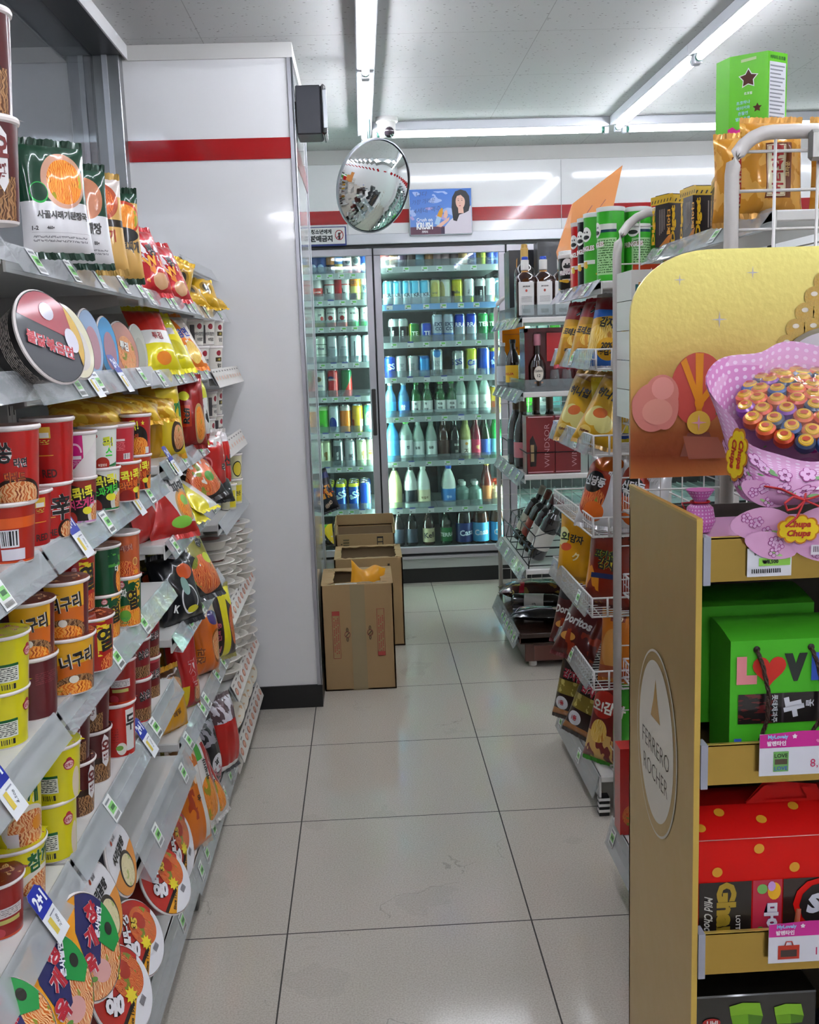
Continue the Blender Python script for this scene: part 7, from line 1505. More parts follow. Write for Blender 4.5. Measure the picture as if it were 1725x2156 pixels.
# --- crisp tubes and bags
def make_tube(h, base, word, face, lid):
    def mk(name):
        R_ = .0385; body = art('tube_' + base.strip('#') + str(h), base, [('r', .40, .30, .60, .36, '#e6e2dc'), ('n', .2, .0, .8, .34, '#d8a830', .56, 5)] if base != '#3aa82c' or h < .2 else [('r', .34, .1, .62, .62, '#a8d898'), ('t', .36, .12, .60, .60, '#3a6a30', 14), ('r', .34, .74, .62, .82, '#d8dcd4'), ('r', .34, .70, .62, .74, '#1c3c50')], rough=.3, coat=.5)
        b = MB(); b.lathe([(R_ * .97, 0), (R_, .003), (R_, h - .012)], [SILVER, body], 36, v01={1: (0, h - .012)})
        o = b.build(name)
        B('lid', lambda q: q.lathe([(R_ + .001, h - .013), (R_ + .0015, h - .010), (R_ + .0015, h - .001), (R_ - .002, h)], mat(lid, .35), 36, cap0=False), o)
        def fc(q):
            S = cone_s(R_ + .0005, R_ + .0005, h)
            u0 = -.036 if base == '#3aa82c' and h > .2 else -.006
            q.disc(S, u0, h * .70, .019, .021, mat('#ece8e4', .4), .0006, 22); q.disc(S, u0, h * .66, .014, .006, KI, .0012, 14); q.disc(S, u0 - .005, h * .73, .003, .003, KI, .0012, 8); q.disc(S, u0 + .006, h * .73, .003, .003, KI, .0012, 8)
            q.text(S, 'PRINGLES', u0, h * .50, .015, mat('#f0ece8', .4), w=.058, fat=.05, out=mat(face, .4), ofat=.12, rot=.06, off=.0008)
        if word: B('printed_face', fc, o)
        return o
    return mk
def tube(key, base, face, lid, h, loc, rot, lab):
    place('tube_' + key, make_tube(h, base, True, face, lid), 'crisp_tube', loc, (0, 0, rot), None, lab, 'crisp tube', 'crisp tubes on the rack')
zt = 1.567
tube('g', '#3aa82c', '#8c1c1c', '#d8dcd8', .205, (.716, 2.945, zt), -.55, 'tall bright green crisp tube standing right at the white end frame')
tube('g2', '#46a834', '#8c1c1c', '#d8dcd8', .202, (.700, 3.045, zt), -1.0, 'green crisp tube behind the bright green one')
tube('k', '#141214', '#b01c1c', '#d8d8d8', .200, (.702, 3.14, zt), -1.0, 'black crisp tube between green and red')
tube('r', '#b81c1c', '#b01c1c', '#d8d0cc', .198, (.702, 3.235, zt), -1.0, 'tall red crisp tube in the row')
tube('rs', '#b01c1c', '#b01c1c', '#e0dcd8', .115, (.716, 3.320, zt), -.4, 'short red crisp tube in front of the orange board')
tube('ks', '#181614', '#c89ab0', '#e0dcd8', .115, (.690, 3.385, zt), -.3, 'short black crisp tube next to the short red one')
tube('ws', '#c8c4c0', '#c89ab0', '#e0e0dc', .130, (.700, 3.425, zt), -1.2, 'short pale crisp tube at the far end of the top shelf')
tube('g', '', '', '', .2, (.797, 2.965, zt), .35, 'green crisp tube just inside the curved corner of the end frame')
tube('g2', '', '', '', .2, (.88, 2.99, zt), .6, 'green crisp tube behind the wire grid of the end frame')
tube('k', '', '', '', .2, (.912, 2.92, zt), .2, 'black crisp tube behind the wire grid next to the biscuit packs')
def lovecard(b): b.box(-.09, .09, 0, .003, 0, .032, mat('#d8481c', .4)); b.text(plane_s((0, -.0003, 0)), 'LOVE BRO', 0, .015, .013, mat('#ece4dc', .4), off=.0006, curved=False)
tag(B('shelf_talker', lovecard, None, loc=(.845, 2.85, 1.575)), 'small orange card reading LOVE behind the curved end frame', 'sign')
# leaning orange promotional board behind the tubes
def board():
    P = [(.664, 3.49, 1.700), (.721, 3.50, 1.856), (.905, 3.56, 1.985), (.800, 3.52, 1.575), (.690, 3.49, 1.575)]
    b = MB(); n = Vector((.25, -.97, 0)).normalized() * .004; m = mat('#dc8f4e', .45, coat=.2)
    vs = [Vector(p) for p in P] + [Vector(p) - n * -1 for p in P]; k = len(P)
    b.add(vs, [tuple(range(k))[::-1], tuple(range(k, 2 * k))] + [(i, (i + 1) % k, k + (i + 1) % k, k + i) for i in range(k)], m)
    o = b.build('promotion_board')
    def fig(q):
        O = Vector((.72, 3.490, 1.60)); ux = Vector((.97, .25, 0)); S = lambda u, v, d=0: O + ux * u + Vector((0, 0, v)) + Vector((.25, -.97, 0)) * (d + .004)
        dk = mat('#8c4a3c', .5); gy = mat('#6a5a4c', .5)
        q.poly(S, [(.0, .0), (.03, .02), (.07, .12), (.085, .20), (.07, .19), (.04, .12), (.01, .05)], dk, .001); q.poly(S, [(.03, .0), (.06, .0), (.085, .10), (.11, .20), (.095, .19), (.07, .12), (.05, .05)], gy, .0014)
        q.tube([S(.0, .16, .002), S(.07, .25, .002)], .0015, dk, 5); q.tube([S(.02, .15, .002), S(.12, .27, .002)], .0012, dk, 5)
    B('printed_figures', fig, o)
    tag(o, 'orange promotional board with printed figures leaning behind the crisp tubes', 'board')
board()
CR = {
 'rbag': (.155, .215, .07, '#c89420', [('p', .1, 1, .74, '#a01c20'), ('r', 0, .40, 1, .58, '#dca828'), e_(.5, .20, .24, .14, '#c88a28'), ('n', .5, .05, 1, .42, '#3aa82c', .52, 3), ('e', .72, .36, .3, .12, 'chip', 5)], [('자', .12, .80, .040, '#1c2030', '#eceaf0', -.2), ('포테토칩', .02, .48, .026, '#1c1410', '#e0b040', -.15), ('생감자', .0, .18, .016, '#1c1410', None, 0)], '#a07818', '#b83040', 'crisp bag'),
 'bbag': (.165, .215, .07, '#2a6cc8', [('p', .1, 1, .80, '#8c1c24'), ('r', 0, .44, 1, .66, '#dca828'), ('e', .42, .36, .46, .20, 'chip', 5), e_(.56, .2, .24, .15, '#d8a020'), ('n', .7, 0, 1, .5, '#d8e4f0', .56, 4)], [('감자칩', .06, .56, .032, '#1c1410', '#e8c850', -.15), ('20%', .06, .24, .018, '#1c1410', None, 0), ('생감자', .06, .16, .022, '#1c1410', None, 0)], '#1c4c98', '#d8d8dc', 'crisp bag'),
 'honey': (.165, .235, .085, '#c99a1e', [('p', .2, 1, .95, '#9c6a28'), e_(.4, .33, .24, .14, '#dcd080'), e_(.66, .25, .2, .12, '#dcd080'), e_(.5, .38, .18, .07, '#d06a30'), e_(.3, .1, .16, .08, '#e0c060')], [('허니칩', -.02, .66, .034, '#1c1410', None, -.12), ('Honey', -.2, .1, .014, '#6a2c10', None, 0)], '#a87c14', '#b89048', 'crisp bag'),
 'palm': (.13, .19, .05, '#dcc41c', [('r', .0, 0, 1, .10, '#2a4c9c')], [('Ψ', .0, .55, .06, '#1c4c8c', None, 0)], '#c8b018', '#dcc41c', 'crisp bag'),
 'white': (.17, .23, .085, '#dcdadc', [e_(.32, .5, .34, .42, '#a8361c'), ('e', .34, .32, .28, .16, 'red', 6), e_(.42, .16, .22, .13, '#d8641c'), e_(.30, .56, .24, .15, '#141416'), e_(.5, .84, .3, .12, '#c8641c')], [('신당동', -.18, .57, .032, '#f0eef0', '#141416', -.15), ('떡볶이', .18, .68, .014, '#f0eef0', '#2c2c2c', -.3)], '#cfcdcf', '#dcdadc', 'snack bag'),
 'yelb': (.15, .235, .08, '#d89a14', [e_(.16, .66, .2, .14, '#e4e0a0'), ('r', .0, 0, 1, .06, '#c88a10'), e_(.3, .5, .16, .06, '#c85030')], [('오!', -.26, .66, .030, '#1c1a10', '#8cc83c', 0), ('감자', .08, .62, .030, '#1c1410', '#e0c050', -.15), ('ク', .1, .36, .03, '#e8d8a0', None, 0)], '#c08410', '#d89a14', 'snack bag'),
 'brown': (.165, .26, .09, '#7c2210', [('n', 0, .0, .4, .6, '#d8861c', .5, 3), ('r', .2, .30, .8, .36, '#1c2c5c'), ('n', 0, .78, 1, 1, '#3a1410', .5, 5)], [('포카칩', .0, .58, .030, '#1c1410', '#8cc83c', -.1), ('감자', .05, .47, .036, '#1c1410', '#e0d040', -.1)], '#6a1c0c', '#5c1c10', 'snack bag'),
 'dor': (.165, .225, .08, '#4c0f0c', [e_(.35, .78, .3, .12, '#1c1214'), e_(.35, .24, .2, .06, '#c88a3c'), ('n', .3, 0, 1, .35, '#8c2c14', .5, 3)], [('Doritos', -.06, .48, .030, '#d8d4d0', None, -.1), ('NACHO', -.1, .80, .012, '#d8d4d0', None, 0)], '#3c0c0a', '#5c1418', 'crisp bag'),
 'orng': (.14, .235, .08, '#c8701c', [e_(.4, .45, .3, .3, '#d8984a'), ('r', .3, .86, .7, .95, '#7c2c10'), ('r', 0, 0, 1, .2, '#a8481c')], [('오감자', .0, .9, .014, '#e8d0a0', None, 0)], '#b0601a', '#c8701c', 'snack bag'),
 'dark': (.155, .235, .08, '#24120f', [('p', -.25, 1, .56, '#24120f'), ('r', .0, .34, 1, .55, '#8c7c34'), ('n', 0, .34, 1, .55, '#c8b864', .56, 6), e_(.3, .20, .2, .10, '#dcdce4'), ('r', .0, 0, 1, .10, '#a8682c'), ('n', 0, .9, 1, 1, '#6a6460', .5, 5)], [('감자칩', .0, .64, .034, '#b8203c', '#e8dce0', -.12), ('생', -.1, .86, .020, '#e0dcd8', None, -.1), ('1등', -.2, .20, .018, '#b82030', None, 0)], '#1c0e0c', '#4a4440', 'crisp bag'),
 'green': (.165, .27, .09, '#6c1410', [('p', 1, .3, .80, '#3c9c28'), e_(.34, .68, .3, .16, '#b82c20'), ('n', .0, .0, .7, .34, '#dcb060', .47, 4), ('e', .34, .36, .2, .14, 'chip', 6)], [('오!감자', -.04, .66, .040, '#f0ece4', '#8c1c14', 0)], '#2c7c1c', '#3c9c28', 'crisp bag')}
def crisp(key, c, rot, lab, s=1.0, zb=None, name=None):
    w_, h_, t_, base, ly, tx, bk, sl, cat = CR[key]
    M_ = Euler([radians(a) for a in rot]).to_matrix(); c = Vector(c); loc = c - M_ @ Vector((0, 0, h_ * s / 2))
    if zb is not None:
        low = min((loc + M_ @ Vector((a * w_ * s * .5, 0, q * h_ * s))).z for a in (-1, 1) for q in (0, 1)); loc.z += zb - low
    return place('crisp_' + key, make_bag('c' + key, w_, h_, t_, base, ly, tx, bk, sl, seed=len(key) + 3), name or 'snack_bag' if cat == 'snack bag' else 'crisp_bag', loc, Euler([radians(a) for a in rot]), (s, s, s), lab, cat, 'bags on the crisp rack')
crisp('rbag', (.690, 3.26, 1.44), (-22, 0, -52), 'red and yellow crisp bag farthest along the upper basket', .93, 1.332)
crisp('rbag', (.700, 3.10, 1.44), (-22, 0, -58), 'red and yellow crisp bag in the middle of the upper basket', .95, 1.332)
crisp('bbag', (.725, 2.95, 1.44), (-20, 0, -46), 'blue and yellow crisp bag nearest the end frame in the upper basket', .97, 1.332)
crisp('honey', (.700, 3.24, 1.20), (-26, 4, -52), 'plump golden crisp bag at the far end of the second basket', .95, 1.092)
crisp('honey', (.720, 2.98, 1.19), (-32, 12, -48), 'plump golden crisp bag tipped over at the near end of the second basket', .93, 1.092)
crisp('palm', (.765, 3.16, 1.24), (-8, 0, -25), 'yellow bag with blue palm tree behind the golden ones', .95, 1.10)
crisp('white', (.715, 2.99, .97), (-24, 4, -42), 'white and red snack bag with black oval name badge', .95, .857)
crisp('white', (.80, 2.90, .97), (-24, 4, -30), 'white and red snack bag behind its twin at the end frame', .9, .857)
crisp('yelb', (.690, 3.30, .76), (-12, 0, -38), 'amber yellow snack bag standing in the fourth basket', .93, .622)
crisp('brown', (.725, 2.98, .74), (-14, 0, -42), 'large brown-red snack bag with yellow and green lettering', .97, .622)
crisp('brown', (.790, 3.14, .74), (-14, 0, -40), 'brown-red snack bag at the back of the fourth basket', .85, .622)
crisp('dor', (.690, 3.36, .54), (-24, 0, -40), 'dark red tortilla crisp bag, far one of the pair', .9, .402)
crisp('dor', (.685, 3.16, .50), (-34, 6, -48), 'dark red tortilla crisp bag, near one of the pair sagging over the edge', 1.0, .402)
crisp('orng', (.735, 2.93, .49), (-12, 0, -34), 'orange snack bag beside the end frame in the lowest basket', .85, .402)
crisp('dark', (.690, 3.33, .26), (-14, 4, -44), 'dark crisp bag with pink lettering, far one on the bottom deck', .97, .128)
crisp('dark', (.705, 3.14, .26), (-20, 12, -48), 'dark crisp bag with pink lettering, leaning near one on the bottom deck', .97, .128)
crisp('green', (.720, 2.94, .25), (-12, 6, -42), 'green and red crisp bag with white lettering on the bottom deck', .95, .128)
crisp('green', (.80, 3.02, .25), (-12, 0, -42), 'green and red crisp bag behind its twin on the bottom deck', .9, .128)
def dbasket(b):
    for z in (.135, .20): b.tube([(.70, 2.852, z), (.93, 2.852, z), (.93, 2.90, z), (.70, 2.90, z)], .003, WIRE, 6, True)
    for i in range(8): b.tube([(.70 + i * .033, 2.852, .135), (.70 + i * .033, 2.852, .20)], .0018, WIRE, 5)
tag(B('wire_divider', dbasket), 'small white wire divider at the near end of the crisp rack bottom deck', 'wire divider')

# --- biscuits, wafers and the green box behind the gold display
def digw(b, S):
    b.poly(S, [(-.047, .108), (.047, .108), (.047, .130), (-.047, .130)], mat('#c8a01c', .35), .0006)
    for i in range(7): b.poly(S, [(-.044 + i * .013, .112), (-.040 + i * .013, .112), (-.036 + i * .013, .120), (-.040 + i * .013, .120)], KI, .0010)
    b.text(S, 'Diget', -.034, .055, .017, mat('#d8a81c', .35), w=.095, rot=pi / 2, fat=.05, off=.0008, curved=False)
    b.text(S, '다이제', .030, .060, .016, mat('#c88c2c', .35), w=.062, rot=-pi / 2, fat=.04, off=.0008, curved=False)
    for i in range(4): b.poly(S, [(-.010 + i * .007, .03 + .004 * i), (-.007 + i * .007, .03 + .004 * i), (-.007 + i * .007, .095), (-.010 + i * .007, .095)], mat('#8c8078', .5), .0006)
    b.poly(S, [(-.01, .0), (.03, .0), (.045, .03), (.03, .026)], mat('#b06a20', .4), .0008)
DKB = mat('#1d1413', .3, coat=.4, name='dark_biscuit_wrap')
for x, y, w_, r_z, l, in ((.855, 2.72, .10, .35, 'dark biscuit pack with yellow lettering, farthest of the three'), (.880, 2.58, .10, .12, 'dark biscuit pack facing the aisle in the middle of the three'), (.890, 2.44, .10, -.25, 'dark biscuit pack turned aside, nearest the green box')):
    fbox('biscuit_pack', w_, .055, .132, DKB, l, 'biscuit pack', (x, y, 1.642), r_z, 'dark biscuit packs with yellow lettering', digw, digw)
fbox('biscuit_pack', .05, .07, .150, mat('#c02c70', .3, coat=.4), 'pink and red biscuit pack squeezed before the green box', 'biscuit pack', (.872, 2.385, 1.642), -.3, None, lambda b, S: (b.poly(S, [(-.022, .09), (.022, .09), (.022, .14), (-.022, .14)], mat('#8c1c1c', .4), .0006), b.text(S, 'CROWN', 0, .115, .010, mat('#e8d8b0', .4), off=.001, curved=False, rot=pi / 2)))
GB = mat('#62c01a', .35, coat=.35, name='lime_carton'); CHO = art('chostar', 'choc', [])
def grnface(b, S):
    PW = mat('#dfe3dc', .4)
    b.star(S, .0, .128, .022, PW, 5, .55, .0006); b.star(S, .0, .128, .0185, CHO, 5, .55, .0010); b.text(S, '초코별', 0, .098, .006, PW, off=.001, curved=False)
    b.poly(S, [(-.016, .162), (.016, .165), (.016, .171), (-.016, .168)], mat('#b8d090', .4), .0006)
    for i, t in enumerate(('초코하나', '쉐이커와', '흔들면', '별난 초코')): b.text(S, t, -.010, .080 - i * .011, .0075, mat('#a8d8e8', .4), off=.0008, curved=False, rot=.05)
    b.star(S, .020, .066, .010, CHO, 5, .5, .0008); b.star(S, .008, .034, .012, CHO, 5, .5, .0008)
    P = [(-.042, .010)]
    for i in range(8): P += [(-.042 + i * .010, .028 - .002 * i + (.006 if i % 2 else 0))]
    b.poly(S, P + [(.034, .010)], mat('#d81c8c', .4), .0008)
def grnside(b, S):
    b.poly(S, [(-.026, .008), (.026, .008), (.026, .158), (-.026, .158)], mat('#dcdce2', .4), .0006); b.text(S, '캐릭터 초코볼', 0, .167, .008, mat('#1c4c2c', .4), off=.0008, curved=False)
    for i in range(16): b.poly(S, [(-.024, .148 - i * .008), (.022 - (i % 3) * .006, .148 - i * .008), (.022 - (i % 3) * .006, .151 - i * .008), (-.024, .151 - i * .008)], mat('#8a8c94', .5), .0010)
def green_box(z, label):
    w1, w2, h = .080, .062, .178; r_ = .60
    b = MB(); P = [(0, 0), (w1 * cos(-r_), w1 * sin(-r_))]; a = -r_ + 1.10
    P.append((P[1][0] + w2 * cos(a), P[1][1] + w2 * sin(a))); a2 = a + .9; P.append((P[2][0] + .03 * cos(a2), P[2][1] + .03 * sin(a2))); P.append((P[3][0] - .08, P[3][1] + .02)); P.append((-.012, .05))
    k = len(P); b.add([(x, y, 0) for x, y in P] + [(x, y, h) for x, y in P], [tuple(range(k))[::-1], tuple(range(k, 2 * k))] + [(i, (i + 1) % k, k + (i + 1) % k, k + i) for i in range(k)], GB)
    m0 = (Vector((*P[0], 0)) + Vector((*P[1], 0))) / 2; m1 = (Vector((*P[1], 0)) + Vector((*P[2], 0))) / 2
    grnface(b, plane_s(m0, (P[1][0], P[1][1], 0), (0, 0, 1))); grnside(b, plane_s(m1, (P[2][0] - P[1][0], P[2][1] - P[1][1], 0), (0, 0, 1)))
    tag(b.build('chocolate_box', None, (.820, 2.30, z)), label, 'chocolate box', 'tall lime green chocolate boxes')
green_box(1.642, 'lime green chocolate box underneath, half hidden by the wafer bag')
green_box(1.821, 'lime green chocolate box with printed chocolate star, highest thing on the shelves')
BAGS['wafer'] = (.150, .205, .07, '#c98a2c', [('n', 0, 0, 1, 1, '#e0a850', .5, 4), ('r', .30, .14, .72, .74, '#6a3418'), ('r', .32, .16, .62, .72, '#e4dcbc'), ('r', .33, .17, .61, .71, '#8c3a1c'), ('r', .335, .175, .605, .705, '#e4dcbc')],
                 [('버터와플', -.02, .45, .030, '#a01c1c', None, pi / 2), ('크라운', .15, .45, .012, '#d8b070', None, pi / 2)], '#b07a28', '#d8a050', 'amber wafer bag')
bag('wafer', 'wafer_bag', (.822, 2.06, 1.643), (-.05, 0, .05), (.86, 1, .84), 'amber wafer bag with cream name panel right behind the large end frame', 'biscuit bag', 'amber wafer bags')
bag('wafer', 'wafer_bag', (.815, 2.20, 1.643), (-.05, 0, -.3), (.8, 1, .84), 'amber wafer bag turned sideways between the green box and its twin', 'biscuit bag', 'amber wafer bags')
bag('wafer', 'wafer_bag', (.965, 2.06, 1.643), (-.05, 0, -.1), (.86, 1, .84), 'amber wafer bag cut off by the right edge', 'biscuit bag', 'amber wafer bags')
PB = mat('#d5d2ce', .4, coat=.2, name='pale_carton'); zz = 1.20
for i, (t, c) in enumerate((('', '#b04030'), ('1', '#b8401c'), ('', '#2c2c30'), ('I LO', '#2c2c30'), ('RE', '#c8862c'))):
    h_ = .076
    fbox('snack_carton', .22, .15, h_ - .002, PB, 'white printed carton, %s of the stack behind the end frame' % ('lowest', 'second', 'middle', 'fourth', 'topmost')[i], 'carton', (.800, 2.62, zz), 0, 'white printed cartons stacked behind the end frame',
         lambda b, S: (t and b.text(S, t, -.082, .036, .014, mat(c, .4), off=.0008, curved=False, fat=.03), b.poly(S, [(-.11, .0), (.11, .0), (.11, .012), (-.11, .012)], mat('#c8401c', .4), .0006) if i == 0 else None, b.poly(S, [(-.10, .014), (-.075, .014), (-.085, .026), (-.075, .038), (-.10, .038)], mat('#1c5c60', .4), .0006) if i == 4 else None))
    zz += h_
fbox('snack_carton', .11, .055, .225, mat('#b01c18', .3, coat=.4), 'red carton standing on the low shelf beside the gold display', 'carton', (.650, 2.36, .187), 0, None,
     lambda b, S: (b.disc(S, -.02, .05, .03, .03, art('redboxfood', 'red'), .0008, 20),))
# ------------------------------------------------------------------ brown cartons in the aisle
KR = mat('#a5865c', .7, name='brown_cardboard', bump=(60, .15)); KRI = mat('#8c7456', .8, name='cardboard_inside'); REDP = mat('#a83c34', .6); BRK = mat('#2c2420', .7)
def carton(name, w, d, h, loc, label, front=None, rot=0, ins=.045, flaps=False, tape=True, top=None):
    r = empty(name, loc, (0, 0, rot)); t = .006
    def bd(b):
        b.box(-w / 2, w / 2, 0, t, 0, h, KR); b.box(-w / 2, w / 2, d - t, d, 0, h, KR); b.box(-w / 2, -w / 2 + t, 0, d, 0, h, KR); b.box(w / 2 - t, w / 2, 0, d, 0, h, KR); b.box(-w / 2, w / 2, 0, d, 0, t, KRI)
        b.box(-w / 2 + t, w / 2 - t, t, t * 1.3, .01, h - .01, KRI); b.box(-w / 2 + t, w / 2 - t, d - t * 1.4, d - t, .01, h - .01, KRI)
    B('box', bd, r)
    if not flaps:
        def rim(b):   # top left standing round a torn opening
            rng = random.Random(int(w * 1000)); n = 18
            for (ax, a0, a1, fixed, inn) in (('x', -w / 2, w / 2, 0, 1), ('x', -w / 2, w / 2, d, -1), ('y', 0, d, -w / 2, 1), ('y', 0, d, w / 2, -1)):
                vs = []
                for i in range(n + 1):
                    q = a0 + (a1 - a0) * i / n; k = fixed + inn * (ins + rng.uniform(-.003, .003))
                    if ax == 'x': q2 = max(a0 + ins, min(a1 - ins, q)); A, Bp = (q, fixed, h), (q2, k, h + rng.uniform(-.004, .002))
                    else: q2 = max(ins, min(d - ins, q)); A, Bp = (fixed, q, h), (k, q2, h + rng.uniform(-.004, .002))
                    vs += [A, Bp]
                m_ = len(vs); b.add(vs + [(x, y, z - .004) for x, y, z in vs], [f for i in range(n) for f in ((2 * i, 2 * i + 1, 2 * i + 3, 2 * i + 2), (m_ + 2 * i, m_ + 2 * i + 2, m_ + 2 * i + 3, m_ + 2 * i + 1), (2 * i + 1, m_ + 2 * i + 1, m_ + 2 * i + 3, 2 * i + 3))], KR)
            if top: top(b, plane_s((0, 0, h), (1, 0, 0), (0, 1, 0)))
        B('torn_top', rim, r)
    else:
        for i, (x0, x1, y0, y1, hh) in enumerate(((-w / 2, w / 2, d - t, d, .055), (-w / 2 - .004, -w / 2, .01, d, .05), (w / 2, w / 2 + .004, .01, d, .05))):
            B('flap', lambda b: b.box(x0, x1, y0, y1, h - .006, h + hh, KR), r)
    if tape: B('packing_tape', lambda b: b.box(-.030, .030, -.0012, -.0002, .0, h, clear('#c8b48c', .55, .15, 1.4, 'brown_tape')), r)
    if front: B('printed_front', lambda b: front(b, plane_s((0, -.0006, 0))), r)
    tag(r, label, 'cardboard box', 'brown cardboard boxes in the aisle')
    return r
def f1(b, S):
    for sx, y0 in ((-1, .140), (1, .145)):
        u = sx * .092 ; p = [(u - .015, y0), (u + .015, y0), (u + .015, y0 + .200), (u - .015, y0 + .200)]
        for i in range(4): a, c = p[i], p[(i + 1) % 4]; b.tube([S(*a, .0008), S(*c, .0008)], .0008, REDP, 4)
        yb = y0 + .182 if sx < 0 else y0
        b.poly(S, [(u - .015, yb), (u + .015, yb), (u + .015, yb + .018), (u - .015, yb + .018)], REDP, .0010)
        for k in range(3):
            for i in range(22):
                v = y0 + .02 + i * .0070
                if (i * 7 + k * 3) % 5: b.poly(S, [(u - .010 + k * .008, v), (u - .006 + k * .008, v), (u - .006 + k * .008, v + .0048), (u - .010 + k * .008, v + .0048)], REDP, .0010)
        uc = sx * .047; vc = y0 + .1
        b.tube([S(uc + .011 * cos(t * pi / 8), vc + .013 * sin(t * pi / 8), .001) for t in range(16)], .0014, mat('#8c4038', .6), 4, True)
        for s2 in (-1, 1): b.tube([S(uc + .0035 * cos(t * pi / 6), vc + s2 * .020 + .009 * sin(t * pi / 6), .001) for t in range(12)], .0010, BRK, 4, True)
        b.tube([S(uc - .007, vc - .008, .001), S(uc + .007, vc + .008, .001)], .0014, BRK, 4)
def t1(b, S):
    b.poly(S, [(-.09, .010), (.0, .010), (.0, .026), (-.09, .026)], mat('#d8d4cc', .6), .0008)
    for i in range(9): b.poly(S, [(-.12 + i * .028, .028 + (i % 2) * .004), (-.10 + i * .028, .028 + (i % 2) * .004), (-.10 + i * .028, .032 + (i % 2) * .004), (-.12 + i * .028, .032 + (i % 2) * .004)], BRK, .0008)
    b.text(S, '농심', -.11, .008, .006, BRK, off=.001, curved=False); b.text(S, '취급주의', .05, .012, .008, BRK, off=.001, curved=False)
carton('cardboard_box', .297, .33, .450, (-.058, 4.095, 0), 'brown cardboard box in front with red printed panels and tape', f1, 0, .05, top=t1)
carton('cardboard_box', .322, .33, .428, (-.008, 4.715, 0), 'brown cardboard box in the middle with torn-out top', lambda b, S: b.poly(S, [(.09, .39), (.1, .39), (.1, .40), (.09, .40)], BRK, .0006), 0, .030, tape=False)
def f3(b, S):
    for i in range(8): b.poly(S, [(-.112, .34 + i * .014), (-.082, .34 + i * .014), (-.082, .347 + i * .014), (-.112, .347 + i * .014)], mat('#5a5034', .6), .0006)
    b.poly(S, [(.060, .335), (.092, .335), (.092, .455), (.060, .455)], BRK, .0006)
    for i in range(5): b.poly(S, [(.064, .342 + i * .022), (.088, .342 + i * .022), (.088, .358 + i * .022), (.064, .358 + i * .022)], mat('#a08458', .6), .0010)
    b.poly(S, [(.028, .372), (.044, .372), (.044, .388), (.028, .388)], mat('#a85040', .6), .0006)
    for i in range(5): b.poly(S, [(-.124, .345 + i * .018), (-.118, .345 + i * .018), (-.118, .351 + i * .018), (-.124, .351 + i * .018)], BRK, .0006)
carton('cardboard_box', .300, .30, .470, (-.020, 5.13, 0), 'brown cardboard box farthest back with raised flaps and bar codes', f3, 0, flaps=True, tape=False)
def obag():
    b = MB(); S = bag_s(.15, .13, .05, 0, 2); m = art('obag', '#e09a14', [('p', .7, -1, .12, '#d8d4cc'), ('r', .3, .1, .8, .3, '#a84420')], coat=.5)
    def T(u, v, d=0, s=-1): p = S(u, v, d, s); return Vector((p.x, p.y, p.z + (abs(u) / .075) ** 1.5 * .018 + .012 * sin(u * 60)))
    b.grid(T, -.075, .075, -.065, .065, m, 20, 18); b.grid(lambda u, v, d=0: T(u, v, d, 1), -.075, .075, -.065, .065, mat('#c8840c', .35), 20, 18, flip=True)
    tag(b.build('empty_snack_bag', None, (-.02, 4.20, .368), (radians(-28), .15, .1)), 'crumpled amber bag sticking out of the front cardboard box', 'snack bag')
obag()
carton('cardboard_box', .10, .34, .430, (-.285, 5.08, 0), 'narrow dark cardboard box standing behind the column', None, 0, .02, tape=False)
BAGS['yg'] = (.14, .20, .07, '#1c1a14', [('p', 1, 1, .9, '#dcc41c'), ('p', -1, 1.2, .55, '#4cac1c'), ('n', 0, 0, 1, .4, '#d8d4d0', .6, 6)], [], '#2c6c14', '#3a3a30', 'green and yellow bag')
BAGS['bb'] = (.15, .22, .06, '#15141c', [('n', .2, .3, .9, .62, '#d88a2c', .5, 5), e_(.35, .66, .25, .12, '#b8b4d0'), ('r', .0, .80, 1, .95, '#1c2450'), ('n', .4, .4, 1, .55, '#b8401c', .56, 7)], [('아!HO', .02, .14, .026, '#c8a890', None, .35)], '#100f16', '#1c1c28', 'dark bag')
bag('yg', 'snack_bag', (-.205, 5.12, .425), (-.2, -.15, -.35), (.42, .6, .52), 'green and yellow snack bag beside the column, under the dark one', 'snack bag')
bag('bb', 'snack_bag', (-.185, 5.14, .600), (-.2, -.35, -.15), (.62, .8, .92), 'dark blue-black snack bag tilted beside the column in front of the cooler', 'snack bag')
# ------------------------------------------------------------------ the gold chocolate display in the foreground
GOLD = mat('#b9994c', .26, .85, name='gold_foil_board'); GOLDE = mat('#d8b860', .3, .7, name='gold_edge'); GOLDD = mat('#7c6638', .35, .7)
XD, YA, YBk = .45, 1.36, 1.72
def gold_side_mat():
    m = bpy.data.materials.new('gold_side'); m.use_nodes = True; nt = m.node_tree; nb = NB(nt); b = nt.nodes['Principled BSDF']
    b.inputs['Metallic'].default_value = .8; b.inputs['Roughness'].default_value = .3; b.inputs['Base Color'].default_value = lin('#c4a768')
    tc = nb.n('ShaderNodeTexCoord'); no = nb.n('ShaderNodeTexNoise'); no.inputs['Scale'].default_value = 7; no.inputs['Detail'].default_value = 3; nb.link(tc.outputs['Object'], no.inputs['Vector'])
    bu = nb.n('ShaderNodeBump'); bu.inputs['Strength'].default_value = .12; bu.inputs['Distance'].default_value = .02; nb.link(no.outputs['Fac'], bu.inputs['Height']); nb.link(bu.outputs[0], b.inputs['Normal'])
    return m
GS = gold_side_mat()
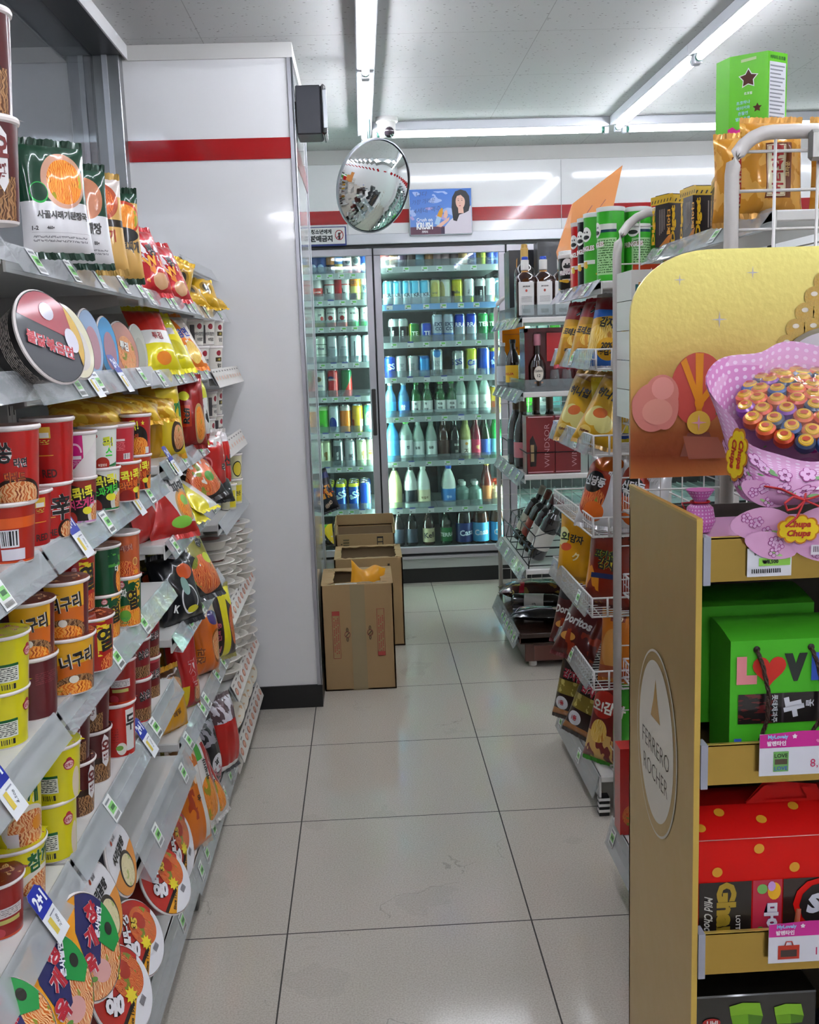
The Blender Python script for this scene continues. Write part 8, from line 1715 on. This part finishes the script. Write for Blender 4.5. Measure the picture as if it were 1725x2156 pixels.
def display():
    r = empty('chocolate_display', (XD, YA, 0)); Wd = .62; D = YBk - YA
    B('side_panel', lambda b: (b.box(0, .006, 0, D, 0, 1.158, GS), b.box(-.0012, .0072, -.0015, .0015, 0, 1.158, GOLDE), b.box(-.001, .007, 0, D, 1.156, 1.160, GOLDE)), r)
    B('side_panel', lambda b: b.box(Wd, Wd + .006, 0, D, 0, 1.158, GS), r)
    B('back_panel', lambda b: b.box(0, Wd, D - .006, D, 0, 1.12, mat('#2c261c', .6)), r)
    def oval(b):
        S = plane_s((0, .19, .760), (0, -1, 0), (0, 0, 1)); IV = mat('#e4dfd2', .35, coat=.3); DK = mat('#453a28', .4)
        b.disc(S, 0, 0, .112, .155, IV, .0008, 56, 1); b.disc(S, 0, 0, .108, .151, GS, .0012, 56, 1); b.disc(S, 0, .003, .096, .134, IV, .0016, 56, 1)
        b.text(S, 'FERRERO', 0, -.008, .028, DK, w=.150, off=.0020, curved=False, fat=-.012); b.text(S, 'ROCHER', 0, -.052, .028, DK, w=.135, off=.0020, curved=False, fat=-.012)
        P = [(-.026, .040), (.026, .040), (.020, .054), (.012, .070), (.006, .088), (0, .108), (-.006, .088), (-.012, .070), (-.020, .054)]; b.poly(S, P, art('pyr_small', 'gold'), .0020)
    B('side_logo', oval, r)
    # the tall header card
    HX, HZ0, HZ1, rc = Wd, 1.170, 1.548, .105
    def hd(b):
        P = [(0, HZ0), (HX, HZ0), (HX, HZ1)] + [(rc * 1.25 - rc * 1.25 * sin(t * pi / 20), HZ1 - rc + rc * cos(t * pi / 20)) for t in range(11)]
        hm = art('headcard', '#e4cc74', [('r', 0, 0, 1, .16, '#8a5230'), ('r', 0, .0, 1, .10, '#a86a3c')], rough=.34, coat=.15, metal=.65)
        nt = hm.node_tree; bs = nt.nodes['Principled BSDF']; nb = NB(nt); tc = nb.n('ShaderNodeTexCoord'); sp = nb.n('ShaderNodeSeparateXYZ'); nb.link(tc.outputs['Object'], sp.inputs[0])
        pf = nb.ramp(nb.m('DIVIDE', nb.m('SUBTRACT', sp.outputs[2], HZ0), HZ1 - HZ0), [(.0, '#cf8648'), (.10, '#93502e'), (.20, '#a8663a'), (.34, '#e0a860'), (.5, '#dcbc6c'), (.75, '#e8d47c'), (1, '#f4e88c')])   # printed brown fade below; bright yellow above paints in the foil's reflection
        nb.link(pf, bs.inputs['Base Color'])
        no = nb.n('ShaderNodeTexNoise'); no.inputs['Scale'].default_value = 90; nb.link(tc.outputs['Object'], no.inputs['Vector']); bu = nb.n('ShaderNodeBump'); bu.inputs['Strength'].default_value = .16; bu.inputs['Distance'].default_value = .004; nb.link(no.outputs['Fac'], bu.inputs['Height']); nb.link(bu.outputs[0], bs.inputs['Normal'])
        k = len(P); b.add([(x, D - .006, z) for x, z in P] + [(x, D + .002, z) for x, z in P], [tuple(range(k)), tuple(range(k, 2 * k))[::-1]] + [(i, k + i, k + (i + 1) % k, (i + 1) % k) for i in range(k)], hm)
    B('header_card', hd, r)
    S = plane_s((0, D - .0065, 0))
    def deco(b):
        SV = mat('#c4bcc4', .3, .5)
        for u, v, q in ((.082, 1.500, .010), (.205, 1.508, .011), (.150, 1.433, .014)):
            b.star(S, u, v, q, SV, 4, .14, .0008)
        HRT = mat('#c87a6c', .45); HR2 = mat('#d89084', .4)
        for u, v, q, k, z_ in ((.053, 1.312, .029, .033, .0016), (.021, 1.297, .0195, .022, .0020)): b.disc(S, u, v, q, k, HRT, z_, 28)
        b.disc(S, .036, 1.290, .034, .041, HRT, .0024, 30); b.disc(S, .058, 1.292, .0235, .040, HRT, .0028, 30)
        b.disc(S, .054, 1.322, .019, .019, HR2, .0036, 22); b.disc(S, .045, 1.283, .026, .022, mat('#d28e7c', .42), .0032, 22)
        EG = mat('#b8483c', .4); RB = mat('#d88818', .4)
        b.disc(S, .116, 1.318, .048, .062, EG, .0010, 36)
        b.poly(S, [(.110, 1.379), (.124, 1.378), (.122, 1.28), (.112, 1.28)], RB, .0016); b.poly(S, [(.085, 1.364), (.094, 1.372), (.120, 1.300), (.112, 1.295)], RB, .0020); b.poly(S, [(.150, 1.345), (.158, 1.335), (.122, 1.292), (.116, 1.300)], RB, .0024)
        b.disc(S, .117, 1.296, .008, .012, RB, .0028, 16); b.disc(S, .116, 1.262, .020, .020, mat('#d8b040', .4), .0034, 24); b.star(S, .116, 1.262, .014, mat('#d89ab0', .4), 4, .2, .0040); b.poly(S, [(.098, 1.245), (.135, 1.245), (.150, 1.205), (.085, 1.205)], mat('#7c4430', .5), .0012)
        b.poly(S, [(.09, 1.240), (.15, 1.236), (.17, 1.20), (.10, 1.200)], mat('#9c5a40', .5), .0014)
    B('printed_hearts', deco, r)
    def pyr(b):
        GF = art('foilball', 'gold', [], rough=.25, coat=.4, metal=.6)
        rows = [(1.362, 6), (1.388, 5), (1.414, 4), (1.440, 3), (1.466, 2), (1.490, 1)]
        for z, n in rows:
            for i in range(n):
                x = .325 + (i - (n - 1) / 2) * .030; q = plane_s((x, D - .0065, z))
                b.disc(q, 0, 0, .0165, .0165, GF, .0010 + .0004 * (1500 - z * 1000) / 100, 18, 1); b.disc(q, 0, .004, .006, .004, mat('#dcd4c4', .4), .0016 + .0004 * (1500 - z * 1000) / 100, 10)
        b.disc(S, .335, 1.345, .084, .070, mat('#8c8470', .4, .3), .006, 48, 1); b.disc(S, .335, 1.345, .076, .062, mat('#cfc6cc', .4), .0065, 48, 1)
        b.text(S, 'FERRERO', .335, 1.352, .017, mat('#4a4038', .4), w=.105, off=.007, curved=False); b.text(S, 'ROCHER', .335, 1.325, .017, mat('#4a4038', .4), w=.095, off=.007, curved=False)
        b.poly(S, [(.320, 1.368), (.350, 1.368), (.335, 1.400)], GF, .007)
    B('printed_pyramid', pyr, r)
    for z0, z1, m in ((1.070, 1.132, GOLD), (.772, .832, GOLD), (.476, .541, GOLD), (.180, .245, GOLD)):
        t = B('tray', lambda b: (b.box(.018, Wd - .018, .0, .004, z0, z1, m), b.box(.018, Wd - .018, .0, .006, z1 - .002, z1 + .001, GOLDE), b.box(.010, Wd - .010, .004, D - .01, z0 + .006, z0 + .012, GOLDD), b.box(.008, .018, -.004, .02, z0 - .004, z1 + .002, mat('#9a9ca8', .4))), r)
    tag(r, 'gold cardboard chocolate display stand with rounded header card in the right foreground', 'display stand')
    return r
display()
o = Vector((XD, YA, 0))
# price cards on the trays
def price_a(b):
    b.box(0, .062, -.0012, 0, 0, .040, mat('#dadae2', .4)); S = plane_s((0, -.0014, 0))
    b.poly(S, [(.016, .015), (.060, .015), (.060, .026), (.016, .026)], mat('#8cc84c', .4), .0004); b.text(S, '₩8,500', .032, .0205, .0065, KI, off=.0009, curved=False, fat=.03); b.text(S, '농심)츄파춥스', .022, .032, .005, KI, off=.0006, curved=False)
    for i in range(14): b.poly(S, [(.006 + i * .0030, .005), (.0075 + i * .0030 + (i % 3) * .0004, .005), (.0075 + i * .0030, .011), (.006 + i * .0030, .011)], KI, .0006)
tag(B('price_card', price_a, None, loc=(.519, 1.357, 1.076)), 'white price card with green band reading 8,500 on the gold tray', 'price card')
def price_b(price, pic):
    def f(b):
        b.box(0, .125, -.0012, 0, 0, .062, mat('#dadae4', .35)); S = plane_s((0, -.0014, 0)); PK = mat('#c4208c', .35)
        b.poly(S, [(0, .042), (.125, .042), (.125, .064), (.060, .0655), (0, .062)], PK, .0004)
        b.text(S, 'MyLovely', .026, .0575, .0075, mat('#8cc4e8', .4), off=.0009, curved=False, fat=.04); b.text(S, '발렌타인', .024, .0485, .0075, mat('#f0e4ec', .4), off=.0009, curved=False, fat=.04)
        b.star(S, .050, .0580, .0040, mat('#ece0e8', .4), 5, .6, .0009); b.heart(S, .084, .0500, .006, mat('#e088b8', .4), .0009)
        if pic == 'g':
            b.poly(S, [(.020, .006), (.042, .006), (.042, .036), (.020, .036)], mat('#6ca858', .4), .0005); b.text(S, 'LOVE', .031, .030, .006, KI, off=.0009, curved=False); b.text(S, 'LOVE', .031, .011, .006, mat('#3a58a8', .4), off=.0009, curved=False); b.poly(S, [(.022, .017), (.040, .017), (.040, .025), (.022, .025)], mat('#4c4030', .4), .0009)
        else:
            b.poly(S, [(.014, .006), (.046, .006), (.046, .028), (.014, .028)], mat('#b8301c', .4), .0005); b.poly(S, [(.018, .010), (.042, .010), (.042, .021), (.018, .021)], mat('#3c2c28', .4), .0009); b.tube([S(.024, .028, .001), S(.026, .034, .001), (S(.034, .034, .001)), S(.036, .028, .001)], .001, mat('#b8301c', .4), 4)
        b.text(S, price, .092, .016, .014, mat('#c01c58', .4), off=.0009, curved=False, fat=.0)
    return f
tag(B('price_card', price_b('8,800', 'g'), None, loc=(.540, 1.352, .786)), 'white and pink price card reading 8,800 on the tray below the green box', 'price card')
tag(B('price_card', price_b('10,800', 'r'), None, loc=(.560, 1.352, .494)), 'white and pink price card reading 10,800 below the red box', 'price card')

# green LOVE box with rope handles
def love_box(loc, label, full=True):
    r = empty('chocolate_gift_box', loc); W_, Hh, D = .185, .185, .085; G1 = mat('#4cb42a', .4, spec=.25, name='green_gift_carton')
    def bd(b):
        n = 8; prof = [(0, 0), (0, Hh)] + [(D * i / n, Hh + .014 * sin(pi * .5 * i / n)) for i in range(1, n + 1)] + [(D, 0)]
        k = len(prof)
        for x in (0, W_): b.add([(x, y, z) for y, z in prof], [tuple(range(k)) if x else tuple(range(k))[::-1]], G1)
        b.add([(0, y, z) for y, z in prof] + [(W_, y, z) for y, z in prof], [(i, (i + 1) % k, k + (i + 1) % k, k + i) for i in range(k)], G1)
    B('box', bd, r)
    if full:
        S = plane_s((0, -.0006, 0))
        def pr(b):
            LT = lambda ch, u, v, h, c, w: b.text(S, ch, u, v, h, mat(c, .4), w=w, fat=.10, off=.0008, curved=False)
            LT('L', .024, .141, .042, '#e08a90', .030); b.heart(S, .057, .141, .048, mat('#c8281c', .4), .0008); LT('V', .096, .143, .042, '#1c2420', .034); LT('E', .134, .143, .042, '#3a5cc0', .030)
            LT('L', .018, .020, .036, '#4060c8', .022); LT('O', .058, .020, .036, '#1c2420', .034); LT('V', .094, .020, .036, '#e0a0a0', .032); LT('E', .136, .020, .036, '#d83c1c', .030)
        B('printed_letters', pr, r)
        def win(b):
            b.grid(S, .012, .173, .060, .105, art('lovewin', '#1c1618', [('n', 0, 0, .35, 1, '#5c2020', .54, 6), ('r', .40, 0, .42, 1, '#3a3438'), ('r', .86, 0, 1, 1, '#b09040')], coat=.8), 1, 1, .0010)
            b.text(S, '롯데제과주', .066, .082, .009, mat('#c8ccd0', .4), rot=-pi / 2, w=.042, off=.0016, curved=False); b.text(S, '누', .094, .084, .032, mat('#dcdce4', .4), rot=.2, fat=.08, off=.0016, curved=False); b.text(S, '롯', .118, .088, .012, mat('#d0d0d8', .4), rot=pi / 2, off=.0016, curved=False)
        B('window', win, r)
        RP = mat('#3a2218', .6, bump=(300, .8))
        for u, du in ((.038, .014), (.118, -.014)):
            def rope(b):
                P = [Vector((u, -.001, .172)), Vector((u + .006 * (1 if du > 0 else 1), -.010, .150)), Vector((u + .014, -.013, .110)), Vector((u + .013, -.013, .070)), Vector((u + .004 if du > 0 else u - .004, -.012, .040)), Vector((u + .010 if du > 0 else u - .026, -.011, .014)), Vector((u + .03 if du > 0 else u - .05, -.010, .002))]
                Q = []
                for i in range(len(P) - 1):
                    for t in range(6): Q.append(P[i].lerp(P[i + 1], t / 6))
                for ph in (0, 2 * pi / 3, 4 * pi / 3):
                    b.tube([q + Vector((.0017 * cos(i * .9 + ph), .0017 * sin(i * .9 + ph), 0)) for i, q in enumerate(Q)], .0019, RP, 5)
            B('rope_handle', rope, r)
            B('eyelet', lambda b: b.tube([(u, -.0012, .172), (u, -.0008, .172)], .005, mat('#1c120c', .6), 14), r)
    tag(r, label, 'gift box', 'green chocolate gift boxes')
love_box((.514, 1.40, .786), 'green gift box lettered LOVE with brown rope handles')
love_box((.495, 1.50, .812), 'green gift box behind the one lettered LOVE', False)

def red_box():
    r = empty('chocolate_gift_box', (.464, 1.385, .490)); W_, Hh, D = .33, .185, .16; R1 = mat('#cf1410', .4, spec=.2, name='red_gift_carton'); YD = mat('#d89a28', .4)
    def bd(b):
        prof = [(0, 0), (0, Hh), (.05, Hh + .030), (D - .05, Hh + .030), (D, Hh), (D, 0)]; k = len(prof)
        b.add([(0, y, z) for y, z in prof] + [(W_, y, z) for y, z in prof], [tuple(range(k))[::-1], tuple(range(k, 2 * k))] + [(i, (i + 1) % k, k + (i + 1) % k, k + i) for i in range(k)], R1)
        S = plane_s((0, -.0006, 0))
        for u, v in ((.030, .134), (.092, .168), (.146, .136), (.20, .175), (.25, .13)): b.disc(S, u, v, .0078, .0078, YD, .0006, 16)
        b.heart(S, .206, .165, .044, mat('#d8a040', .4), .0008)
        for i in range(4): b.tube([S(.194 + i * .006, .158, .0016), S(.198 + i * .006, .176, .0016)], .0012, R1, 4)
        S2 = plane_s((0, 0, Hh), (1, 0, 0), (0, .05, .030))
        for u, v in ((.01, .02), (.045, .045), (.105, .03), (.16, .05)): b.disc(S2, u, v, .008, .007, YD, .0008, 14)
        b.tube([S(0, Hh, .0006), S(W_, Hh, .0006)], .0008, mat('#e8a8a0', .4), 4)
    B('box', bd, r)
    def hn(b):
        b.add([(.09, .05, Hh + .030), (.21, .05, Hh + .030), (.19, .05, Hh + .052), (.175, .05, Hh + .052), (.185, .05, Hh + .034), (.118, .05, Hh + .034), (.135, .05, Hh + .058), (.118, .05, Hh + .058)], [(0, 1, 2, 3, 4, 5, 6, 7)], R1)
        b.add([(.09, .054, Hh + .030), (.21, .054, Hh + .030), (.20, .054, Hh + .054), (.12, .054, Hh + .064)], [(0, 1, 2, 3)], R1)
    B('carry_handle', hn, r)
    S = plane_s((0, -.0006, 0))
    def gh(b):
        b.poly(S, [(.003, .008), (.082, .008), (.082, .118), (.003, .118)], mat('#1b1412', .35, coat=.1), .0010)
        b.text(S, 'Ghana', .044, .062, .030, mat('#a88c2c', .3, .4), w=.112, rot=-pi / 2, fat=.06, off=.0016, curved=False); b.text(S, 'Mild Chocolate', .017, .055, .013, mat('#c8c4bc', .4), w=.080, rot=-pi / 2, skew=.3, off=.0016, curved=False); b.text(S, 'LOTTE', .062, .050, .007, mat('#d8d4cc', .4), rot=-pi / 2, off=.0016, curved=False)
        b.poly(S, [(.030, .008), (.056, .008), (.056, .022), (.030, .022)], mat('#d8c01c', .4), .0014)
    B('chocolate_bar', gh, r)
    def mc(b):
        b.poly(S, [(.084, .008), (.128, .008), (.128, .118), (.084, .118)], mat('#b82840', .4, coat=.1), .0010)
        b.text(S, '마이쮸', .112, .045, .022, mat('#e8e4ec', .4), w=.072, rot=-pi / 2, fat=.07, out=mat('#5a4aa0', .4), off=.0014, curved=False)
        b.disc(S, .116, .100, .010, .014, mat('#e8b020', .4), .0016, 14); b.disc(S, .098, .104, .008, .008, mat('#7ab860', .4), .0016, 12); b.disc(S, .096, .028, .009, .016, mat('#5aa83c', .4), .0014, 14); b.disc(S, .112, .108, .006, .008, mat('#c89ad8', .4), .0018, 10)
    B('chew_pack', mc, r)
    B('window', lambda b: (b.poly(S, [(.130, .008), (.24, .008), (.24, .118), (.130, .118)], art('redwin', '#2a1a16', [('n', 0, 0, 1, 1, '#6c3020', .5, 6)], coat=.8), .0008), b.tube([S(.148, .02, .003), S(.153, .07, .003)], .004, mat('#a84c2c', .4), 8), b.poly(S, [(.156, .02), (.175, .02), (.175, .035), (.156, .035)], mat('#b8902c', .4), .0014)), r)
    def ht(b):
        b.heart(S, .222, .058, .150, R1, .0024); b.heart(S, .222, .058, .132, mat('#1c1616', .4), .0030)
        b.text(S, 'Sweet', .222, .078, .032, mat('#dcdce8', .4), w=.112, fat=.06, off=.0038, curved=False, skew=.2); b.text(S, 'Day', .222, .034, .030, mat('#dcdce8', .4), w=.06, fat=.06, off=.0038, curved=False, skew=.2)
    B('heart_badge', ht, r)
    tag(r, 'red dotted gift box with handle, chocolate bar and heart badge reading Sweet', 'gift box')
red_box()
# the matcha chocolate boxes on the lowest visible tray
def matcha(loc, lab):
    r = empty('matcha_chocolate_box', loc); B('box', lambda b: b.box(0, .19, 0, .16, 0, .215, mat('#14120f', .3, coat=.5), .002), r)
    S = plane_s((0, -.0006, 0))
    def pr(b):
        g1, g2, g3 = mat('#6ea41c', .6), mat('#82b828', .6), mat('#4c7c14', .6)
        for u, v, s in ((.078, .184, .045), (.145, .180, .040), (.075, .120, .050), (.010, .112, .035), (.148, .115, .036), (.05, .05, .045), (.13, .05, .045)):
            b.poly(S, [(u - s * .55, v + s * .30), (u - s * .1, v + s * .42), (u + s * .5, v + s * .38), (u + s * .62, v - s * .12), (u + s * .1, v - s * .02), (u - s * .5, v - s * .05)], g2, .0008)
            b.poly(S, [(u - s * .5, v - s * .05), (u + s * .1, v - s * .02), (u + s * .12, v - s * .42), (u - s * .42, v - s * .40)], g1, .0010); b.poly(S, [(u + s * .1, v - s * .02), (u + s * .62, v - s * .12), (u + s * .55, v - s * .40), (u + s * .12, v - s * .42)], g3, .0010)
        b.disc(S, .026, .172, .014, .0075, mat('#b02020', .4), .0010, 18); b.text(S, 'UHI', .027, .172, .008, mat('#ece4e0', .4), off=.0016, curved=False, fat=.03)
    B('printed_cubes', pr, r)
    tag(r, lab, 'chocolate box', 'dark boxes printed with green cubes')
matcha((.468, 1.400, .196), 'dark box printed with green matcha cubes on the lowest tray')
tag(B('sweet_jar', lambda b: (b.lathe([(.030, 0), (.034, .006), (.034, .11), (.026, .125), (.026, .13)], clear('#d8d8dc', .35, .05), 24), b.lathe([(.030, .130), (.033, .134), (.033, .150), (.022, .168), (.004, .176)], mat('#1c2028', .2, coat=.7), 24)), None, loc=(.70, 1.42, .196)), 'clear jar with domed black lid beside the green-cube box', 'jar')

# lollipop bouquet in patterned pink paper
PINK = '#d88cc0'
def bouquet():
    r = empty('lollipop_bouquet', (.590, 1.430, 1.165)); T0 = Vector((0, 0, 0)); Cc = Vector((.065, .045, .135)); nr = Vector((-.06, -.50, .86)).normalized()
    def P(phi, t, d=0, rin=0):
        ax = Vector((.0, .0, 1)).lerp(nr, min(1, t * 1.1)).normalized(); e1 = Vector((1, 0, 0)); e1 = (e1 - ax * e1.dot(ax)).normalized(); e2 = ax.cross(e1)
        rad = .016 + .112 * (t ** .38) * (1 + .05 * sin(5 * phi + 1) * t + .035 * sin(9 * phi) * t) - rin
        back = max(0, sin(phi)) * t ** 3; corner = max(0, cos(phi - 2.75)) ** 8 * t ** 3
        rad += corner * .022
        c = T0.lerp(Cc, t) + Vector((.012, 0, 0)) * sin(pi * t)
        return c + (e1 * cos(phi) + e2 * sin(phi)) * (rad + d) + ax * (.030 * back + .022 * corner - .010 * max(0, -sin(phi)) * t)
    m = art('pinkpaper', '#dfa8d2', [('n', 0, 0, 1, 1, '#d48cc4', .55, 4), ('d', 0, .62, 1, 1, '#ecd0e8', 60, .34), ('d', .52, 0, .60, .75, '#ecd0e8', 60, .34), ('n', 0, 0, 1, .62, '#b8509c', .66, 9), ('n', 0, 0, 1, .62, '#7cae6c', .70, 12)], rough=.5, coat=.1)
    def wrap(b):
        b.grid(lambda u, v, d=0: P(u, v, d), 0, 2 * pi, .0, 1, m, 72, 18, 0); b.grid(lambda u, v, d=0: P(u, v, -.002), 0, 2 * pi, .0, 1, m, 72, 18, 0, flip=True)
        SF = lambda u, v, d=0: P(u / .12, v, d)
        OU, FL, GRN_ = mat('#a04088', .5), mat('#e4b4dc', .5), mat('#7caa70', .5)
        rng = random.Random(4)
        for i in range(46):
            ph = rng.uniform(-3.9, .9); t = rng.uniform(.22, .82); q = rng.uniform(.008, .013)
            q0 = P(ph, t, .0016); qx = (P(ph + .05, t, .0016) - q0).normalized(); qy = (P(ph, t + .03, .0016) - q0).normalized(); S = plane_s(q0, qx, qy)
            for j in range(5): a = 2 * pi * j / 5 + ph; b.disc(S, q * .62 * cos(a), q * .62 * sin(a), q * .50, q * .50, OU, .0004, 10, 1)
            for j in range(5): a = 2 * pi * j / 5 + ph; b.disc(S, q * .62 * cos(a), q * .62 * sin(a), q * .38, q * .38, FL, .0009, 10, 1)
            if i % 2: b.disc(S, q * 1.5, -q * .6, q * .7, q * .3, GRN_, .0004, 10, 1)
        for i in range(7):   # candy stripes on the folded corner
            ph = -1.75 + i * .10; b.add([P(ph, .42, .002), P(ph + .05, .42, .002), P(ph + .20, .88, .002), P(ph + .14, .88, .002)], [(0, 1, 2, 3)], mat('#ece0ec', .5))
    B('paper_wrap', wrap, r)
    def badge(b, S, h, rot=0):
        for q, c, off in ((1.12, '#c87820', .0010), (1.0, '#e8c818', .0016)):
            mm = mat(c, .4)
            for j in range(9): a = 2 * pi * j / 9; b.disc(S, h * 1.05 * cos(a) * q, h * .62 * sin(a) * q, h * .42 * q, h * .38 * q, mm, off + j * .00003, 14, 1)
            b.disc(S, 0, 0, h * 1.1 * q, h * .7 * q, mm, off + .0004, 20, 1)
        for t, v in (('Chupa', h * .34), ('Chups', -h * .34)): b.text(S, t, 0, v, h * .62, mat('#b02c18', .4), w=h * 1.75, fat=.05, off=.0026, curved=False, skew=.18)
    def onwrap(ph, t, rot, h):
        q0 = P(ph, t, .004); qx = (P(ph + .08, t, .004) - P(ph - .08, t, .004)).normalized(); qy0 = (P(ph, t + .06, .004) - P(ph, t - .06, .004)); n = qx.cross(qy0).normalized(); qy = n.cross(qx)
        c, s = cos(rot), sin(rot); S = plane_s(q0, qx * c + qy * s, qy * c - qx * s)
        B('logo_badge', lambda b: badge(b, S, h), r)
    onwrap(-2.95, .62, -1.15, .024); onwrap(-.75, .42, .35, .024)
    # the sweets under clear film
    ax = nr; e1 = (Vector((1, 0, 0)) - ax * ax.x).normalized(); e2 = ax.cross(e1); rng = random.Random(3)
    cols = ['#d86a3c', '#c8401c', '#3c5c9c', '#8c4ca8', '#d8582c', '#2c3c5c', '#e07848']
    k = 0
    for ring, n in ((0, 1), (.026, 6), (.050, 12), (.074, 17), (.092, 20)):
        for i in range(n):
            a = 2 * pi * i / n + ring * 9; p = Cc + e1 * ring * cos(a) + e2 * ring * sin(a) + ax * (.016 - ring * ring * 2.2 - .002); q = (ax + (e1 * cos(a) + e2 * sin(a)) * ring * 4).normalized()
            def lp(b):
                c = mat(cols[(k * 3 + i) % 7], .3, .2, coat=.5); z = q.to_track_quat('Z', 'Y').to_matrix().to_4x4(); z.translation = p; z = z @ Matrix.Scale(1.12, 4); t_ = MB()
                t_.lathe([(.0001, -.013), (.009, -.010), (.0135, -.002), (.0125, .006), (.007, .011)], c, 16, cap0=False, cap1=False)
                t_.lathe([(.0105, .0068), (.0085, .0105), (.0001, .0122)], mat('#e0b028', .35, .2, coat=.4), 16, cap0=False, cap1=False)
                S2 = plane_s((0, 0, .0124), (1, 0, 0), (0, 1, 0)); t_.disc(S2, 0, 0, .0052, .0036, mat('#b04020', .4), .0003, 10, 1)
                b.merge(t_, z)
            B('lollipop', lp, r); k += 1
    def dome(b):
        R_ = .098; vs = []; n = 32; rings = 8
        for j in range(rings + 1):
            q = j / rings; rr = R_ * q
            for i in range(n):
                a = 2 * pi * i / n; vs.append(Cc + e1 * rr * cos(a) + e2 * rr * sin(a) + ax * (.022 * (1 - q * q) + .012 + .002 * sin(a * 5 + q * 6)))
        b.add(vs, [(j * n + i, j * n + (i + 1) % n, (j + 1) * n + (i + 1) % n, (j + 1) * n + i) for j in range(rings) for i in range(n)], clear('#ffffff', .04, .03, 1.5, 'film'), None, True)
    B('clear_film', dome, r)
    # petals and ribbon hanging over the tray
    def petal(cx, cz, w, h, rot, y, name='petal_card'):
        S = plane_s((cx, y, cz), (cos(rot), 0, sin(rot)), (-sin(rot), -.10, cos(rot)))
        def f(b):
            pm = mat('#dfa6cf', .45, coat=.2); n = 26; vs = [S(0, 0)] + [S(w * cos(2 * pi * i / n) * (1 + .12 * cos(4 * pi * i / n)), h * sin(2 * pi * i / n)) for i in range(n)]
            b.add(vs, [(0, 1 + i, 1 + (i + 1) % n) for i in range(n)], pm); b.add([v + Vector((0, .0012, 0)) for v in vs], [(0, 1 + (i + 1) % n, 1 + i) for i in range(n)], pm)
            for i in range(4):
                u, v = w * rng.uniform(-.6, .6), h * rng.uniform(-.5, .6)
                for j in range(5): a = 2 * pi * j / 5; b.disc(S, u + .0045 * cos(a), v + .0045 * sin(a), .0034, .0034, mat('#b04c98', .5), .0008, 8, 1); b.disc(S, u + .0045 * cos(a), v + .0045 * sin(a), .0024, .0024, mat('#e0b0d8', .5), .0012, 8, 1)
            b.disc(S, w * .3, -h * .5, w * .3, h * .12, mat('#a8d884', .5), .0008, 12, 1)
        return B(name, f, r)
    petal(-.050, -.016, .040, .024, .0, -.072); petal(.045, -.020, .048, .028, -.05, -.076); petal(-.040, -.045, .034, .019, -.3, -.078); petal(.035, -.050, .042, .021, -.12, -.080)
    petal(-.040, .022, .030, .016, -.5, -.045)
    Sb = plane_s((-.006, -.086, -.022), (1, 0, -.03), (0, -.1, 1)); B('logo_badge', lambda b: badge(b, Sb, .019), r)
    RD = mat('#b01820', .5)
    def bow(b):
        for pts in ([(0, -.09, .018), (-.018, -.094, .024), (-.030, -.096, .016), (-.026, -.096, .006), (-.012, -.094, .008), (0, -.09, .018)], [(0, -.09, .018), (.018, -.094, .024), (.036, -.096, .018), (.040, -.096, .010), (.022, -.094, .008), (0, -.09, .018)], [(0, -.09, .018), (-.012, -.095, -.004), (-.028, -.097, -.016)], [(0, -.09, .018), (-.020, -.06, .030), (-.06, -.03, .036)], [(0, -.09, .018), (.02, -.05, .030), (.06, -.02, .040)]):
            Q = [Vector(p) for p in pts]; b.tube([Q[i].lerp(Q[i + 1], t / 4) for i in range(len(Q) - 1) for t in range(4)] + [Q[-1]], .0016, RD, 6)
    B('red_ribbon', bow, r)
    B('barcode_sticker', lambda b: (b.poly(plane_s((.030, -.087, -.052), (1, 0, -.04), (0, -.05, 1)), [(-.018, -.007), (.018, -.007), (.018, .007), (-.018, .007)], mat('#e4dce4', .4), .0005), [b.poly(plane_s((.030, -.087, -.052), (1, 0, -.04), (0, -.05, 1)), [(-.015 + i * .0024, -.003), (-.0138 + i * .0024, -.003), (-.0138 + i * .0024, .005), (-.015 + i * .0024, .005)], mat('#5a4a58', .4), .0009) for i in range(13)]), r)
    tag(r, 'lollipop bouquet in pink floral paper with red ribbon on top of the gold display', 'bouquet')
bouquet()
def pink_box(b):
    b.box(0, .34, 0, .30, 0, .018, art('pinkbox', '#dca0cc', [('n', 0, 0, 1, 1, '#b8589c', .62, 9), ('n', 0, 0, 1, 1, '#90b880', .68, 12)]), .002)
tag(B('pink_carton', pink_box, None, loc=(.462, 1.39, 1.084)), 'flat pink floral carton lying in the top tray under the bouquet', 'carton')
def stub(b):
    m = art('pinkdots', '#c870b4', [('d', 0, 0, 1, 1, '#ecd0e8', 24, .5)]); b.lathe([(.016, .0), (.024, .016), (.020, .038), (.009, .048), (.022, .066)], m, 24)
    b.tube([(.014 * cos(t * pi / 8), .014 * sin(t * pi / 8), .047) for t in range(16)], .0018, mat('#b01820', .5), 6, True)
    b.tube([(-.012, -.008, .047), (-.035, -.02, .049), (-.03, -.02, .038)], .0016, mat('#b01820', .5), 6)
tag(B('lollipop_bouquet', stub, None, loc=(.520, 1.56, 1.104)), 'dotted pink wrapped stem of a second bouquet behind the first', 'bouquet')
